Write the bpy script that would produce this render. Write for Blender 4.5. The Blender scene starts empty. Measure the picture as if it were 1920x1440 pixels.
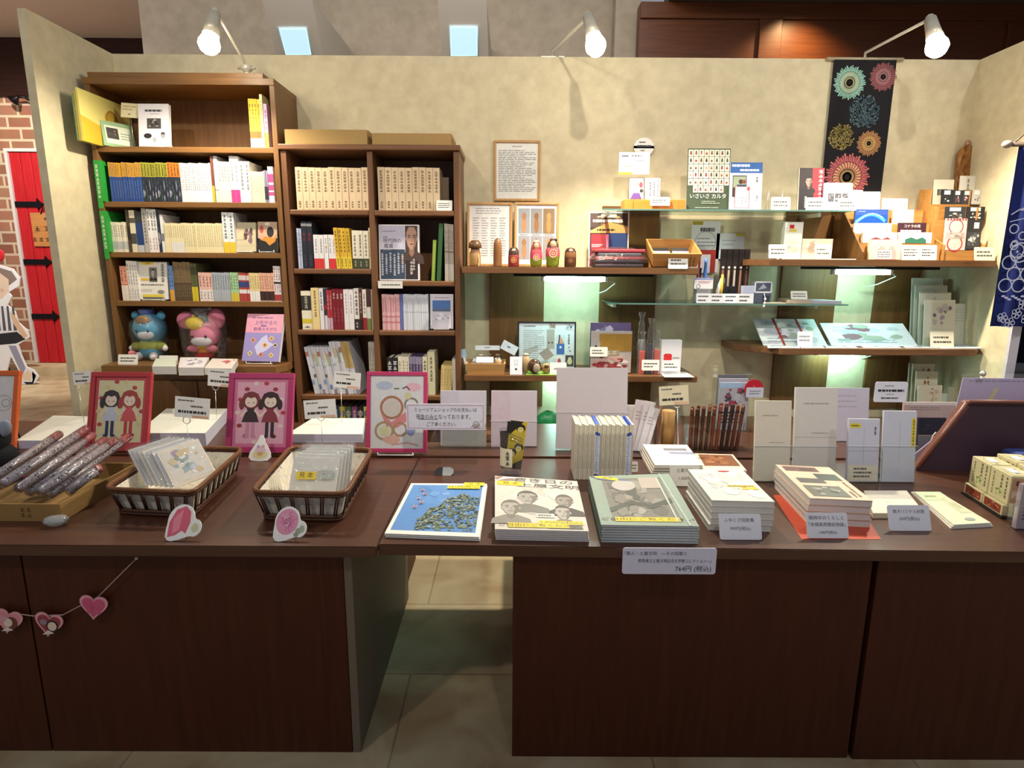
import bpy, bmesh, math, random
from mathutils import Vector, Matrix
R = random.Random(7)
S = bpy.context.scene
COL = S.collection
# ---------------------------------------------------------------- camera
CF, CP, CY, CR = 1133.4, 0.19665, 0.00208, 0.00627      # focal length in pixels, pitch, yaw, roll
CAM = Vector((0.0, 0.0, 1.15))
fw = Vector((math.sin(CY)*math.cos(CP), math.cos(CY)*math.cos(CP), -math.sin(CP)))
r0 = Vector((math.cos(CY), -math.sin(CY), 0.0)); d0 = fw.cross(r0)
rt = r0*math.cos(CR) - d0*math.sin(CR); dn = r0*math.sin(CR) + d0*math.cos(CR)
cd = bpy.data.cameras.new('camera'); cd.sensor_width = 36.0; cd.lens = CF/1920*36
cd.clip_start = 0.05; cd.clip_end = 60
co = bpy.data.objects.new('camera', cd); COL.objects.link(co)
m3 = Matrix((rt, -dn, -fw)).transposed(); co.matrix_world = Matrix.Translation(CAM) @ m3.to_4x4()
S.camera = co
# ---------------------------------------------------------------- world, exposure, room lights
S.view_settings.view_transform = 'Standard'; S.view_settings.look = 'None'
S.view_settings.gamma = 1.0; S.view_settings.use_curve_mapping = False
S.view_settings.exposure = 0.5
wd = bpy.data.worlds.new('world'); S.world = wd; wd.use_nodes = True
bg = wd.node_tree.nodes['Background']; bg.inputs[0].default_value = (0.86, 0.90, 1.0, 1); bg.inputs[1].default_value = 0.21
def lamp(name, kind, loc, energy, color, aim=None, size=0.1, spot=60, blend=0.5, sy=None):
    l = bpy.data.lights.new(name, kind); l.energy = energy; l.color = color
    if kind == 'AREA':
        l.size = size
        if sy: l.shape = 'RECTANGLE'; l.size_y = sy
    else: l.shadow_soft_size = size
    if kind == 'SPOT': l.spot_size = math.radians(spot); l.spot_blend = blend
    o = bpy.data.objects.new(name, l); COL.objects.link(o); o.location = loc
    if aim: o.rotation_euler = (Vector(aim)-Vector(loc)).to_track_quat('-Z', 'Y').to_euler()
    return o
# ceiling spots of the hall in front of the shop
lamp('ceiling_spot', 'SPOT', (0.35, -0.3, 3.1), 125, (1.0, 0.90, 0.76), (0.35, 2.7, 1.35), 0.05, 70, 0.9)
lamp('ceiling_spot', 'SPOT', (-1.6, -0.5, 3.1), 75, (1.0, 0.90, 0.76), (-0.9, 2.5, 1.2), 0.05, 70, 0.9)
lamp('ceiling_spot', 'SPOT', (2.3, -0.3, 3.1), 60, (0.95, 0.93, 0.97), (1.6, 2.5, 1.1), 0.05, 70, 0.9)
# light over the red door at the back left and wood panel light in the hall behind, with added fills
lamp('door_spot', 'SPOT', (-3.7, 4.4, 3.1), 250, (1.0, 0.93, 0.84), (-4.9, 6.3, 1.0), 0.04, 85, 0.6)
lamp('buttress_fill', 'AREA', (-0.5, 3.0, 3.0), 15, (1.0, 0.95, 0.88), (-0.5, 4.2, 2.3), 3.4, sy=0.12)  # unseen fill light, added to brighten the slanting buttresses and grey wall
lamp('panel_spot', 'SPOT', (1.84, 4.06, 2.775), 26, (1.0, 0.66, 0.32), (1.84, 4.34, 1.9), 0.02, 120, 0.9)
lamp('hall_spot', 'SPOT', (-2.6, 3.6, 3.1), 60, (1.0, 0.88, 0.75), (-3.4, 4.6, 0.0), 0.05, 110, 0.8)
lamp('ceiling_fill', 'AREA', (-4.4, 3.6, 2.45), 16, (1.0, 0.88, 0.78), (-4.2, 4.2, 3.2), 2.4, sy=0.3)  # added uplight out of view that lifts the dark hall ceiling
LAMPS = []       # the three arm lamps' own lights are added by their builder
# ---------------------------------------------------------------- pixel -> place
def ray(px, py): return fw + rt*((px-960)/CF) + dn*((py-720)/CF)
def PY(px, py, Y): d = ray(px, py); return CAM + d*((Y-CAM.y)/d.y)
def PZ(px, py, z): d = ray(px, py); return CAM + d*((z-CAM.z)/d.z)
def PX(px, py, X): d = ray(px, py); return CAM + d*((X-CAM.x)/d.x)
# ---------------------------------------------------------------- materials
_mc = {}
def lin(h):
    h = h.lstrip('#'); c = [int(h[i:i+2], 16)/255 for i in (0, 2, 4)]
    return [x/12.92 if x <= .04045 else ((x+.055)/1.055)**2.4 for x in c]
def nodes(name):
    m = bpy.data.materials.new(name); m.use_nodes = True
    nt = m.node_tree; return m, nt, nt.nodes, nt.links, nt.nodes['Principled BSDF']
def mat(h, rough=0.55, var=0.10, scale=60, metal=0.0, bump=0.0, spec=0.4):
    k = (h, rough, var, scale, metal, bump, spec)
    if k in _mc: return _mc[k]
    m, nt, N, L, p = nodes('paint_'+h)
    c = lin(h); p.inputs['Roughness'].default_value = rough; p.inputs['Metallic'].default_value = metal
    p.inputs['Specular IOR Level'].default_value = spec
    tc = N.new('ShaderNodeTexCoord'); nz = N.new('ShaderNodeTexNoise'); nz.inputs['Scale'].default_value = scale
    nz.inputs['Detail'].default_value = 3
    L.new(tc.outputs['Object'], nz.inputs['Vector'])
    mx = N.new('ShaderNodeMix'); mx.data_type = 'RGBA'
    mx.inputs[6].default_value = [x*(1-var) for x in c]+[1]; mx.inputs[7].default_value = [min(1, x*(1+var)) for x in c]+[1]
    L.new(nz.outputs[0], mx.inputs[0]); L.new(mx.outputs[2], p.inputs['Base Color'])
    if bump:
        b = N.new('ShaderNodeBump'); b.inputs['Strength'].default_value = bump; b.inputs['Distance'].default_value = 0.002
        L.new(nz.outputs[0], b.inputs['Height']); L.new(b.outputs[0], p.inputs['Normal'])
    _mc[k] = m; return m
def ramp_mat(name, cols, rough, tex, vec_scale=(1, 1, 1), scale=5, detail=4, dist=0.0, bump=0.0, spec=0.4, w=None, coat=0.0):
    """two-or-more-colour texture: noise / voronoi / wave over object coordinates"""
    m, nt, N, L, p = nodes(name)
    p.inputs['Roughness'].default_value = rough; p.inputs['Specular IOR Level'].default_value = spec
    p.inputs['Coat Weight'].default_value = coat
    tc = N.new('ShaderNodeTexCoord'); mp = N.new('ShaderNodeMapping'); mp.inputs['Scale'].default_value = vec_scale
    L.new(tc.outputs['Object'], mp.inputs['Vector'])
    t = N.new({'noise': 'ShaderNodeTexNoise', 'voronoi': 'ShaderNodeTexVoronoi', 'wave': 'ShaderNodeTexWave'}[tex])
    t.inputs['Scale'].default_value = scale
    if tex != 'voronoi': t.inputs['Detail'].default_value = detail; t.inputs['Distortion'].default_value = dist
    L.new(mp.outputs[0], t.inputs['Vector'])
    r = N.new('ShaderNodeValToRGB'); e = r.color_ramp.elements
    for i, (pos, h) in enumerate(cols):
        if i < 2: e[i].position = pos; el = e[i]
        else: el = e.new(pos)
        el.color = lin(h)+[1]
    if tex == 'voronoi' and w == 'cell':
        L.new(t.outputs['Color'], r.inputs[0])
    else: L.new(t.outputs[0], r.inputs[0])
    L.new(r.outputs[0], p.inputs['Base Color'])
    if bump:
        b = N.new('ShaderNodeBump'); b.inputs['Strength'].default_value = bump; b.inputs['Distance'].default_value = 0.004
        L.new(t.outputs[0], b.inputs['Height']); L.new(b.outputs[0], p.inputs['Normal'])
    return m
def wood(name, a, b, rough=0.45, axis='x', scale=7, spec=0.4, coat=0.0):
    vs = {'x': (0.6, 9, 9), 'z': (9, 9, 0.6), 'y': (9, 0.6, 9)}[axis]
    return ramp_mat(name, [(0.3, a), (0.7, b)], rough, 'noise', vs, scale, 6, 0.6, 0.05, spec, coat=coat)
def emit(name, h, k):
    m = bpy.data.materials.new(name); m.use_nodes = True; N = m.node_tree.nodes
    p = N['Principled BSDF']; c = lin(h)+[1]
    p.inputs['Base Color'].default_value = c; p.inputs['Emission Color'].default_value = c; p.inputs['Emission Strength'].default_value = k
    return m
def clear(name, tint='ffffff', gloss=0.12, rough=0.04, bump=0.0, bscale=40, haze=0.0, fres=0.55):
    """thin clear plastic or glass sheet: mostly see-through, with a Fresnel sheen (and a faint white haze)"""
    m = bpy.data.materials.new(name); m.use_nodes = True; nt = m.node_tree; N = nt.nodes; L = nt.links
    N.remove(N['Principled BSDF']); out = N['Material Output']
    tr = N.new('ShaderNodeBsdfTransparent'); tr.inputs[0].default_value = lin(tint)+[1]
    gl = N.new('ShaderNodeBsdfGlossy'); gl.inputs['Roughness'].default_value = rough
    lw = N.new('ShaderNodeLayerWeight'); lw.inputs[0].default_value = 0.35
    ma = N.new('ShaderNodeMath'); ma.operation = 'MULTIPLY_ADD'; ma.inputs[1].default_value = fres; ma.inputs[2].default_value = gloss
    L.new(lw.outputs['Fresnel'], ma.inputs[0])
    mx = N.new('ShaderNodeMixShader'); L.new(ma.outputs[0], mx.inputs[0]); L.new(tr.outputs[0], mx.inputs[1]); L.new(gl.outputs[0], mx.inputs[2])
    last = mx
    if haze:
        df = N.new('ShaderNodeBsdfDiffuse'); df.inputs[0].default_value = (0.85, 0.85, 0.85, 1)
        m2 = N.new('ShaderNodeMixShader'); m2.inputs[0].default_value = haze
        L.new(mx.outputs[0], m2.inputs[1]); L.new(df.outputs[0], m2.inputs[2]); last = m2
    if bump:
        tc = N.new('ShaderNodeTexCoord'); nz = N.new('ShaderNodeTexNoise'); nz.inputs['Scale'].default_value = bscale
        L.new(tc.outputs['Object'], nz.inputs['Vector'])
        b = N.new('ShaderNodeBump'); b.inputs['Strength'].default_value = bump; b.inputs['Distance'].default_value = 0.01
        L.new(nz.outputs[0], b.inputs['Height']); L.new(b.outputs[0], gl.inputs['Normal'])
    L.new(last.outputs[0], out.inputs[0]); return m
WHITE = 'f2f0ea'; INK = '2b2a2c'; CREAM = 'e6dcba'
M_bw = wood('bookcase_wood', '74512a', '886034', 0.42, 'x')
M_bwz = wood('bookcase_wood_upright', '704e2a', '835d34', 0.42, 'z')
M_bd = wood('bookcase_wood_back', '735030', '86603a', 0.55, 'z')
M_b2 = wood('second_bookcase_wood', '6c482c', '7f5636', 0.40, 'x')
M_b2z = wood('second_bookcase_upright', '66432a', '765033', 0.40, 'z')
M_sh = wood('wall_shelf_wood', '67462a', '795536', 0.35, 'x')
M_ct = wood('counter_top_wood', '442519', '50301f', 0.33, 'x', spec=0.6)
M_cf = wood('counter_front_wood', '40190a', '4c220f', 0.5, 'z', spec=0.3)
M_acr = clear('acrylic', 'fdfefe', 0.015, 0.03, fres=0.12)
M_gls = clear('shelf_glass', 'e4f2ee', 0.08, 0.02)
M_edge = mat('5d8078', 0.15, 0.05)
M_bag = clear('cellophane', 'ffffff', 0.05, 0.10, 0.9, 55, 0.015)
M_bub = clear('bubble_wrap', 'ffffff', 0.10, 0.16, 1.0, 130, 0.10)
M_wire = mat('cfcfc8', 0.3, 0.03, metal=0.8)
M_wirew = mat('f2f2ee', 0.35, 0.03)
# ---------------------------------------------------------------- mesh builder
I4 = Matrix.Identity(4)
def T(x=0, y=0, z=0): return Matrix.Translation((x, y, z))
def Rx(a): return Matrix.Rotation(math.radians(a), 4, 'X')
def Ry(a): return Matrix.Rotation(math.radians(a), 4, 'Y')
def Rz(a): return Matrix.Rotation(math.radians(a), 4, 'Z')
_tc = {}
def glyphs(s, vertical=False):
    k = (s, vertical)
    if k in _tc: return _tc[k]
    cu = bpy.data.curves.new('t', 'FONT'); cu.body = s; cu.resolution_u = 2; cu.align_x = 'CENTER'; cu.align_y = 'CENTER'; cu.size = 1
    o = bpy.data.objects.new('t', cu); COL.objects.link(o)
    dg = bpy.context.evaluated_depsgraph_get(); me = bpy.data.meshes.new_from_object(o.evaluated_get(dg))
    r = ([v.co.copy() for v in me.vertices], [tuple(p.vertices) for p in me.polygons])
    bpy.data.objects.remove(o); bpy.data.curves.remove(cu); bpy.data.meshes.remove(me)
    _tc[k] = r; return r
class MB:
    def __init__(s): s.v = []; s.f = []; s.fm = []; s.fs = []; s.mats = []; s.lay = 0
    def add(s, vs, fs, m, t=None, smooth=False):
        if isinstance(m, str): m = mat(m)
        if m not in s.mats: s.mats.append(m)
        i = s.mats.index(m); b = len(s.v)
        s.v += [tuple(t @ Vector(v)) if t else tuple(v) for v in vs]
        for f in fs: s.f.append([b+k for k in f]); s.fm.append(i); s.fs.append(smooth)
        return s
    def box(s, x0, x1, y0, y1, z0, z1, m, t=None, bev=0.0):
        if bev:
            bm = bmesh.new(); bmesh.ops.create_cube(bm, size=1)
            for v in bm.verts: v.co = ((x0+x1)/2+v.co.x*(x1-x0), (y0+y1)/2+v.co.y*(y1-y0), (z0+z1)/2+v.co.z*(z1-z0))
            bmesh.ops.bevel(bm, geom=bm.edges[:], offset=bev, segments=2, profile=0.5, affect='EDGES')
            bm.verts.index_update(); s.add([v.co.copy() for v in bm.verts], [[v.index for v in f.verts] for f in bm.faces], m, t); bm.free(); return s
        v = [(x0,y0,z0),(x1,y0,z0),(x1,y1,z0),(x0,y1,z0),(x0,y0,z1),(x1,y0,z1),(x1,y1,z1),(x0,y1,z1)]
        return s.add(v, [(0,3,2,1),(4,5,6,7),(0,1,5,4),(1,2,6,5),(2,3,7,6),(3,0,4,7)], m, t)
    # flat marks on the front (-y) of a panel, in its own x,z; every call lies 0.15 mm above the last
    def _y(s, y): s.lay += 1; return y - 0.0002 - 0.00006*min(s.lay, 12) - 0.000012*max(0, s.lay-12)
    def rect(s, x0, z0, x1, z1, m, y=0.0, t=None):
        y = s._y(y); return s.add([(x0,y,z0),(x1,y,z0),(x1,y,z1),(x0,y,z1)], [(0,1,2,3)], m, t)
    def poly(s, pts, m, y=0.0, t=None):
        y = s._y(y); return s.add([(p[0], y, p[1]) for p in pts], [tuple(range(len(pts)))], m, t)
    def oval(s, cx, cz, rx, rz, m, y=0.0, n=20, t=None, a0=0, a1=360):
        return s.poly([(cx+rx*math.cos(math.radians(a0+(a1-a0)*i/n)), cz+rz*math.sin(math.radians(a0+(a1-a0)*i/n))) for i in range(n if a1-a0 == 360 else n+1)], m, y, t)
    def ring(s, cx, cz, r, w, m, y=0.0, n=24, t=None):
        y = s._y(y); v = []; f = []
        for i in range(n):
            a = 2*math.pi*i/n
            for q in (r-w/2, r+w/2): v.append((cx+q*math.cos(a), y, cz+q*math.sin(a)))
            j = (i+1) % n; f.append((2*i, 2*i+1, 2*j+1, 2*j))
        return s.add(v, f, m, t)
    def line(s, pts, w, m, y=0.0, t=None):
        y = s._y(y)
        for (a, b) in zip(pts, pts[1:]):
            d = Vector((b[0]-a[0], b[1]-a[1]));
            if d.length < 1e-9: continue
            n = Vector((-d.y, d.x)).normalized()*w/2
            s.add([(a[0]-n.x, y, a[1]-n.y), (b[0]-n.x, y, b[1]-n.y), (b[0]+n.x, y, b[1]+n.y), (a[0]+n.x, y, a[1]+n.y)], [(0,1,2,3)], m, t)
        return s
    def text(s, st, x, z, size, m, y=0.0, t=None, sx=1.0):
        vs, fs = glyphs(st); y = s._y(y)
        return s.add([(x+v.x*size*sx, y, z+v.y*size) for v in vs], fs, m, t)
    def vtext(s, st, x, z, size, m, y=0.0, t=None):
        for i, c in enumerate(st):
            if c != ' ': s.text(c, x, z-i*size*1.05, size, m, y, t); s.lay -= 1
        return s
    def lines(s, x0, z0, x1, z1, n, m, y=0.0, t=None, fill=0.45, rnd=None):
        """rows of unreadable small print"""
        rn = rnd or random.Random(n*31+int(abs(x1-x0)*1e4)); h = (z1-z0)/n; y = s._y(y)
        for i in range(n):
            z = z1-(i+0.5)*h; x = x0; end = x1-(x1-x0)*rn.choice((0, 0, .1, .3))
            while x < end-(x1-x0)*0.03:
                w = (x1-x0)*rn.uniform(.05, .22); b = min(x+w, end)
                s.add([(x,y,z-h*fill/2),(b,y,z-h*fill/2),(b,y,z+h*fill/2),(x,y,z+h*fill/2)], [(0,1,2,3)], m, t); x = b+(x1-x0)*.025
        return s
    def vmarks(s, x, z0, z1, w, n, m, y=0.0, t=None, rnd=None):
        """a column of small unreadable characters, as on a spine"""
        rn = rnd or R; y = s._y(y); h = (z1-z0)/n
        for i in range(n):
            z = z1-i*h
            for a, b, c, d in ((0,.1,1,.26),(.1,.42,.9,.56),(0,.7,1,.82),(.42,.1,.6,.82))[rn.randrange(2):]:
                s.add([(x-w/2+w*a,y,z-h*d),(x-w/2+w*c,y,z-h*d),(x-w/2+w*c,y,z-h*b),(x-w/2+w*a,y,z-h*b)], [(0,1,2,3)], m, t)
        return s
    def photo(s, x0, z0, x1, z1, cols, seed=1, y=0.0, t=None, n=14):
        """a small printed picture: random overlapping blotches in its colours"""
        rn = random.Random(seed); s.rect(x0, z0, x1, z1, cols[0], y, t); w = x1-x0; h = z1-z0
        for i in range(n):
            cx, cz = x0+w*rn.uniform(.15,.85), z0+h*rn.uniform(.15,.85); r = rn.uniform(.05,.15)
            k = rn.randint(5, 8); a0 = rn.random()*6
            s.poly([(min(x1,max(x0,cx+w*r*rn.uniform(.6,1.3)*math.cos(a0+j*6.283/k))), min(z1,max(z0,cz+h*r*rn.uniform(.6,1.3)*math.sin(a0+j*6.283/k)))) for j in range(k)], rn.choice(cols[1:]), y, t)
        return s
    def tube(s, pts, r, m, n=8, t=None, closed=False, cap=True):
        P = [Vector(p) for p in pts]; k = len(P); rr = r if isinstance(r, (list, tuple)) else [r]*k
        v = []; f = []; up = None
        for i in range(k):
            a = P[i-1] if (i > 0 or closed) else P[i]; b = P[(i+1) % k] if (i < k-1 or closed) else P[i]
            d = (b-a).normalized()
            if up is None: up = Vector((0,0,1)) if abs(d.z) < .9 else Vector((1,0,0))
            sx = d.cross(up).normalized(); up = sx.cross(d).normalized()
            for j in range(n):
                q = 2*math.pi*j/n; v.append(P[i]+(sx*math.cos(q)+up*math.sin(q))*rr[i])
        for i in range(k if closed else k-1):
            for j in range(n):
                a = i*n+j; b = i*n+(j+1) % n; c = ((i+1) % k)*n
                f.append((a, b, c+(j+1) % n, c+j))
        if cap and not closed: f.append(tuple(range(n-1, -1, -1))); f.append(tuple((k-1)*n+j for j in range(n)))
        return s.add(v, f, m, t, True)
    def lathe(s, prof, m, n=20, c=(0,0,0), t=None, sy=1.0):
        """prof: list of (radius, z[, material])"""
        for i in range(len(prof)-1):
            (r1, z1), (r2, z2) = prof[i][:2], prof[i+1][:2]; mm = prof[i][2] if len(prof[i]) > 2 else m
            v = []; f = []
            for j in range(n):
                q = 2*math.pi*j/n; cx, cy = math.cos(q), math.sin(q)*sy
                v += [(c[0]+r1*cx, c[1]+r1*cy, c[2]+z1), (c[0]+r2*cx, c[1]+r2*cy, c[2]+z2)]
                k = (j+1) % n; f.append((2*j, 2*k, 2*k+1, 2*j+1))
            s.add(v, f, mm, t, True)
        return s
    def ball(s, c, r, m, n=16, t=None, k=(1,1,1)):
        v = []; f = []; h = n//2
        for i in range(h+1):
            a = math.pi*i/h
            for j in range(n):
                b = 2*math.pi*j/n; v.append((c[0]+r*k[0]*math.sin(a)*math.cos(b), c[1]+r*k[1]*math.sin(a)*math.sin(b), c[2]+r*k[2]*math.cos(a)))
        for i in range(h):
            for j in range(n):
                f.append((i*n+j, (i+1)*n+j, (i+1)*n+(j+1) % n, i*n+(j+1) % n))
        return s.add(v, f, m, t, True)
    def prism(s, pts, y0, y1, m, t=None, side=None):
        """outline in x,z pulled from y0 to y1"""
        n = len(pts); v = [(p[0], y0, p[1]) for p in pts]+[(p[0], y1, p[1]) for p in pts]
        s.add(v, [tuple(range(n)), tuple(range(2*n-1, n-1, -1))], m, t)
        return s.add(v, [(i, i+n, (i+1) % n+n, (i+1) % n) for i in range(n)], side or m, t)
    def portrait(s, cx, cz, rx, rz, skin, hair, cloth, y=0.0, eye='2c2826', shade=None, bald=False):
        """head and shoulders as in a printed photograph"""
        s.poly([(cx-rx*2.3, cz-rz*2.3), (cx-rx*2.1, cz-rz*1.6), (cx-rx*.7, cz-rz*1.05), (cx+rx*.7, cz-rz*1.05), (cx+rx*2.1, cz-rz*1.6), (cx+rx*2.3, cz-rz*2.3)], cloth, y)
        s.poly([(cx-rx*.45, cz-rz*1.4), (cx-rx*.45, cz-rz*.6), (cx+rx*.45, cz-rz*.6), (cx+rx*.45, cz-rz*1.4), (cx, cz-rz*1.7)], shade or skin, y)
        if not bald: s.oval(cx, cz+rz*.22, rx*1.12, rz*.98, hair, y)
        s.oval(cx-rx*1.0, cz-rz*.05, rx*.13, rz*.2, skin, y, 8).oval(cx+rx*1.0, cz-rz*.05, rx*.13, rz*.2, skin, y, 8)
        s.poly([(cx-rx*.95, cz+rz*.5), (cx-rx*.95, cz-rz*.2), (cx-rx*.7, cz-rz*.72), (cx-rx*.25, cz-rz*1.02), (cx+rx*.25, cz-rz*1.02), (cx+rx*.7, cz-rz*.72), (cx+rx*.95, cz-rz*.2), (cx+rx*.95, cz+rz*.5), (cx+rx*.5, cz+rz*(.98 if bald else .72)), (cx-rx*.5, cz+rz*(.98 if bald else .72))], skin, y)
        if shade: s.poly([(cx+rx*.95, cz+rz*.5), (cx+rx*.95, cz-rz*.2), (cx+rx*.7, cz-rz*.72), (cx+rx*.25, cz-rz*1.02), (cx+rx*.4, cz-rz*.4), (cx+rx*.6, cz+rz*.3)], shade, y)
        for q in (-1, 1):
            s.line([(cx+q*rx*.22, cz+rz*.22), (cx+q*rx*.42, cz+rz*.28), (cx+q*rx*.66, cz+rz*.2)], rz*.07, eye, y); s.oval(cx+q*rx*.42, cz+rz*.08, rx*.15, rz*.06, eye, y, 8)
        s.line([(cx+rx*.06, cz+rz*.05), (cx+rx*.14, cz-rz*.26), (cx-rx*.08, cz-rz*.28)], rz*.04, shade or eye, y); s.line([(cx-rx*.3, cz-rz*.55), (cx, cz-rz*.52), (cx+rx*.3, cz-rz*.55)], rz*.07, eye, y)
        return s
    def mesh(s, name):
        me = bpy.data.meshes.new(name); me.from_pydata(s.v, [], s.f)
        for m in s.mats: me.materials.append(m)
        me.polygons.foreach_set('material_index', s.fm); me.polygons.foreach_set('use_smooth', s.fs)
        bm = bmesh.new(); bm.from_mesh(me)
        bmesh.ops.remove_doubles(bm, verts=bm.verts, dist=1e-6)
        bmesh.ops.recalc_face_normals(bm, faces=bm.faces); bm.to_mesh(me); bm.free()
        me.update(); return me
def tag(o, label, cat, group=None):
    o['label'] = label; o['category'] = cat
    if group: o['group'] = group
    return o
def link(name, data, Tm=I4, parent=None):
    o = bpy.data.objects.new(name, data); COL.objects.link(o)
    if parent: o.parent = parent
    o.matrix_basis = Tm; return o
def thing(name, label, cat, Tm, group=None): return tag(link(name, None, Tm), label, cat, group)
def part(name, mb, parent, Tm=I4, label=None):
    o = link(name, mb.mesh(name) if isinstance(mb, MB) else mb, Tm, parent)
    if label: o['label'] = label
    return o
def solo(name, mb, Tm, label, cat, group=None): return tag(link(name, mb.mesh(name) if isinstance(mb, MB) else mb, Tm), label, cat, group)
def struct(name, mb, Tm=I4):
    o = link(name, mb.mesh(name), Tm); o['kind'] = 'structure'; return o
def dup(o, Tm, label, group=None):
    c = o.copy(); COL.objects.link(c); c.matrix_basis = Tm; c['label'] = label
    if group: c['group'] = group
    for ch in o.children:
        d = ch.copy(); COL.objects.link(d); d.parent = c; d.matrix_parent_inverse = ch.matrix_parent_inverse.copy()
        for g in ch.children:
            e = g.copy(); COL.objects.link(e); e.parent = d
    return c
def std(l, t, r, b, Y, tilt=0.0, zb=None, rz=0.0):
    """place of an upright panel seen at pixels l,t,r,b with its foot at distance Y: frame, width, height"""
    x0 = PY(l, b, Y); x1 = PY(r, b, Y); c = (x0+x1)/2
    z = c.z if zb is None else zb
    Tm = T(c.x, Y, z) @ Rz(rz) @ Rx(-tilt)
    n = (Tm.to_3x3() @ Vector((0, 1, 0))); d = ray((l+r)/2, t); o = Tm.translation
    q = CAM + d*((o-CAM).dot(n)/d.dot(n)); h = (Tm.inverted() @ q).z
    return Tm, (x1.x-x0.x)/max(.3, math.cos(math.radians(rz))), h
ORD = 'zeroth first second third fourth fifth sixth seventh eighth ninth tenth eleventh twelfth thirteenth fourteenth fifteenth sixteenth seventeenth eighteenth nineteenth twentieth'.split()
# ================================================================ SETTING
XL, XR, YW, ZT = -1.675, 1.96, 2.75, 2.0        # shop partitions: left face, right face, back face, top
M_wall = ramp_mat('partition_plaster', [(0.3, 'cbbf9e'), (0.7, 'dcd0ae')], 0.85, 'noise', scale=22, detail=8, bump=0.12, spec=0.15)
M_grey = ramp_mat('hall_plaster', [(0.3, 'a89c8c'), (0.7, 'b7ab9a')], 0.9, 'noise', scale=14, detail=6, spec=0.1)
M_ceil = mat('c9b8a8', 0.9, 0.05, 8)
M_dark = wood('dark_beam', '24100a', '33180f', 0.6, 'x', spec=0.2)
def floor_mat():
    m, nt, N, L, p = nodes('stone_tile_floor')
    tc = N.new('ShaderNodeTexCoord'); br = N.new('ShaderNodeTexBrick'); br.offset = 0.37
    br.inputs['Scale'].default_value = 1.0; br.inputs['Brick Width'].default_value = 0.62; br.inputs['Row Height'].default_value = 0.36
    br.inputs['Mortar Size'].default_value = 0.003; br.inputs['Bias'].default_value = 0.0
    for i, h in enumerate(('a8926f', 'c4b18c', '5f523f')): br.inputs[i+1].default_value = lin(h)+[1]
    mp = N.new('ShaderNodeMapping'); mp.inputs['Location'].default_value = (0.28, -0.09, 0)
    L.new(tc.outputs['Object'], mp.inputs[0]); L.new(mp.outputs[0], br.inputs['Vector'])
    nz = N.new('ShaderNodeTexNoise'); nz.inputs['Scale'].default_value = 5; nz.inputs['Detail'].default_value = 7; nz.inputs['Distortion'].default_value = 0.7
    L.new(tc.outputs['Object'], nz.inputs['Vector'])
    r = N.new('ShaderNodeValToRGB'); r.color_ramp.elements[0].position = .35; r.color_ramp.elements[0].color = lin('9a7a58')+[1]
    r.color_ramp.elements[1].position = .65; r.color_ramp.elements[1].color = lin('d2c6a4')+[1]; L.new(nz.outputs[0], r.inputs[0])
    mx = N.new('ShaderNodeMix'); mx.data_type = 'RGBA'; mx.blend_type = 'MIX'; mx.inputs[0].default_value = 0.5
    L.new(br.outputs['Color'], mx.inputs[6]); L.new(r.outputs[0], mx.inputs[7]); L.new(mx.outputs[2], p.inputs['Base Color'])
    p.inputs['Roughness'].default_value = 0.55; return m
struct('floor', MB().box(-9, 6, -3, 8, -0.05, 0, floor_mat()))
struct('ceiling', MB().box(-9, -2.2, 2.5, 8, 3.22, 3.3, M_ceil))
# shop partitions
struct('wall_back', MB().box(XL-0.03, XR+0.03, YW, YW+0.06, 0, ZT, M_wall))
struct('wall_left', MB().box(XL-0.03, XL, 2.29, YW, 0, ZT, M_wall))
M_lav = mat('c9c4cc', 0.6, 0.04)
struct('wall_right', MB().box(XR, XR+0.032, 2.37, YW, 0, ZT, M_wall))
struct('trim_right', MB().box(XR-0.002, XR+0.034, 2.355, 2.37, 0, ZT, M_lav))
# hall behind the partitions: brick entrance with a red door
def brick_mat():
    m, nt, N, L, p = nodes('brick_wall')
    tc = N.new('ShaderNodeTexCoord'); mp = N.new('ShaderNodeMapping'); mp.inputs['Rotation'].default_value = (math.radians(90), 0, 0)
    br = N.new('ShaderNodeTexBrick'); br.inputs['Scale'].default_value = 1; br.inputs['Brick Width'].default_value = 0.235; br.inputs['Row Height'].default_value = 0.11
    br.inputs['Mortar Size'].default_value = 0.014; br.inputs['Mortar Smooth'].default_value = 0.3
    for i, h in enumerate(('a8785c', '8c5a44', 'cdb79a')): br.inputs[i+1].default_value = lin(h)+[1]
    nz = N.new('ShaderNodeTexNoise'); nz.inputs['Scale'].default_value = 9; L.new(tc.outputs['Object'], nz.inputs['Vector'])
    mx = N.new('ShaderNodeMix'); mx.data_type = 'RGBA'; mx.inputs[0].default_value = 0.3
    L.new(tc.outputs['Object'], mp.inputs[0]); L.new(mp.outputs[0], br.inputs['Vector'])
    L.new(br.outputs['Color'], mx.inputs[6]); L.new(nz.outputs['Color'], mx.inputs[7]); mx.blend_type = 'SOFT_LIGHT'
    L.new(mx.outputs[2], p.inputs['Base Color']); p.inputs['Roughness'].default_value = 0.9
    b = N.new('ShaderNodeBump'); b.inputs['Strength'].default_value = 0.5; b.inputs['Distance'].default_value = 0.01; b.invert = True
    L.new(br.outputs['Fac'], b.inputs['Height']); L.new(b.outputs[0], p.inputs['Normal']); return m
YD = 6.3
dx0, dx1, dz0, dz1 = -4.965, -4.53, 0.10, 2.20
w = MB()
bm_ = brick_mat()
w.box(-7.2, dx0-0.03, YD, YD+0.15, 0, 2.705, bm_); w.box(dx0-0.03, dx1+0.04, YD, YD+0.15, dz1+0.03, 2.705, bm_); w.box(dx1+0.04, -2.5, YD, YD+0.15, 0, 2.705, bm_)
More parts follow.
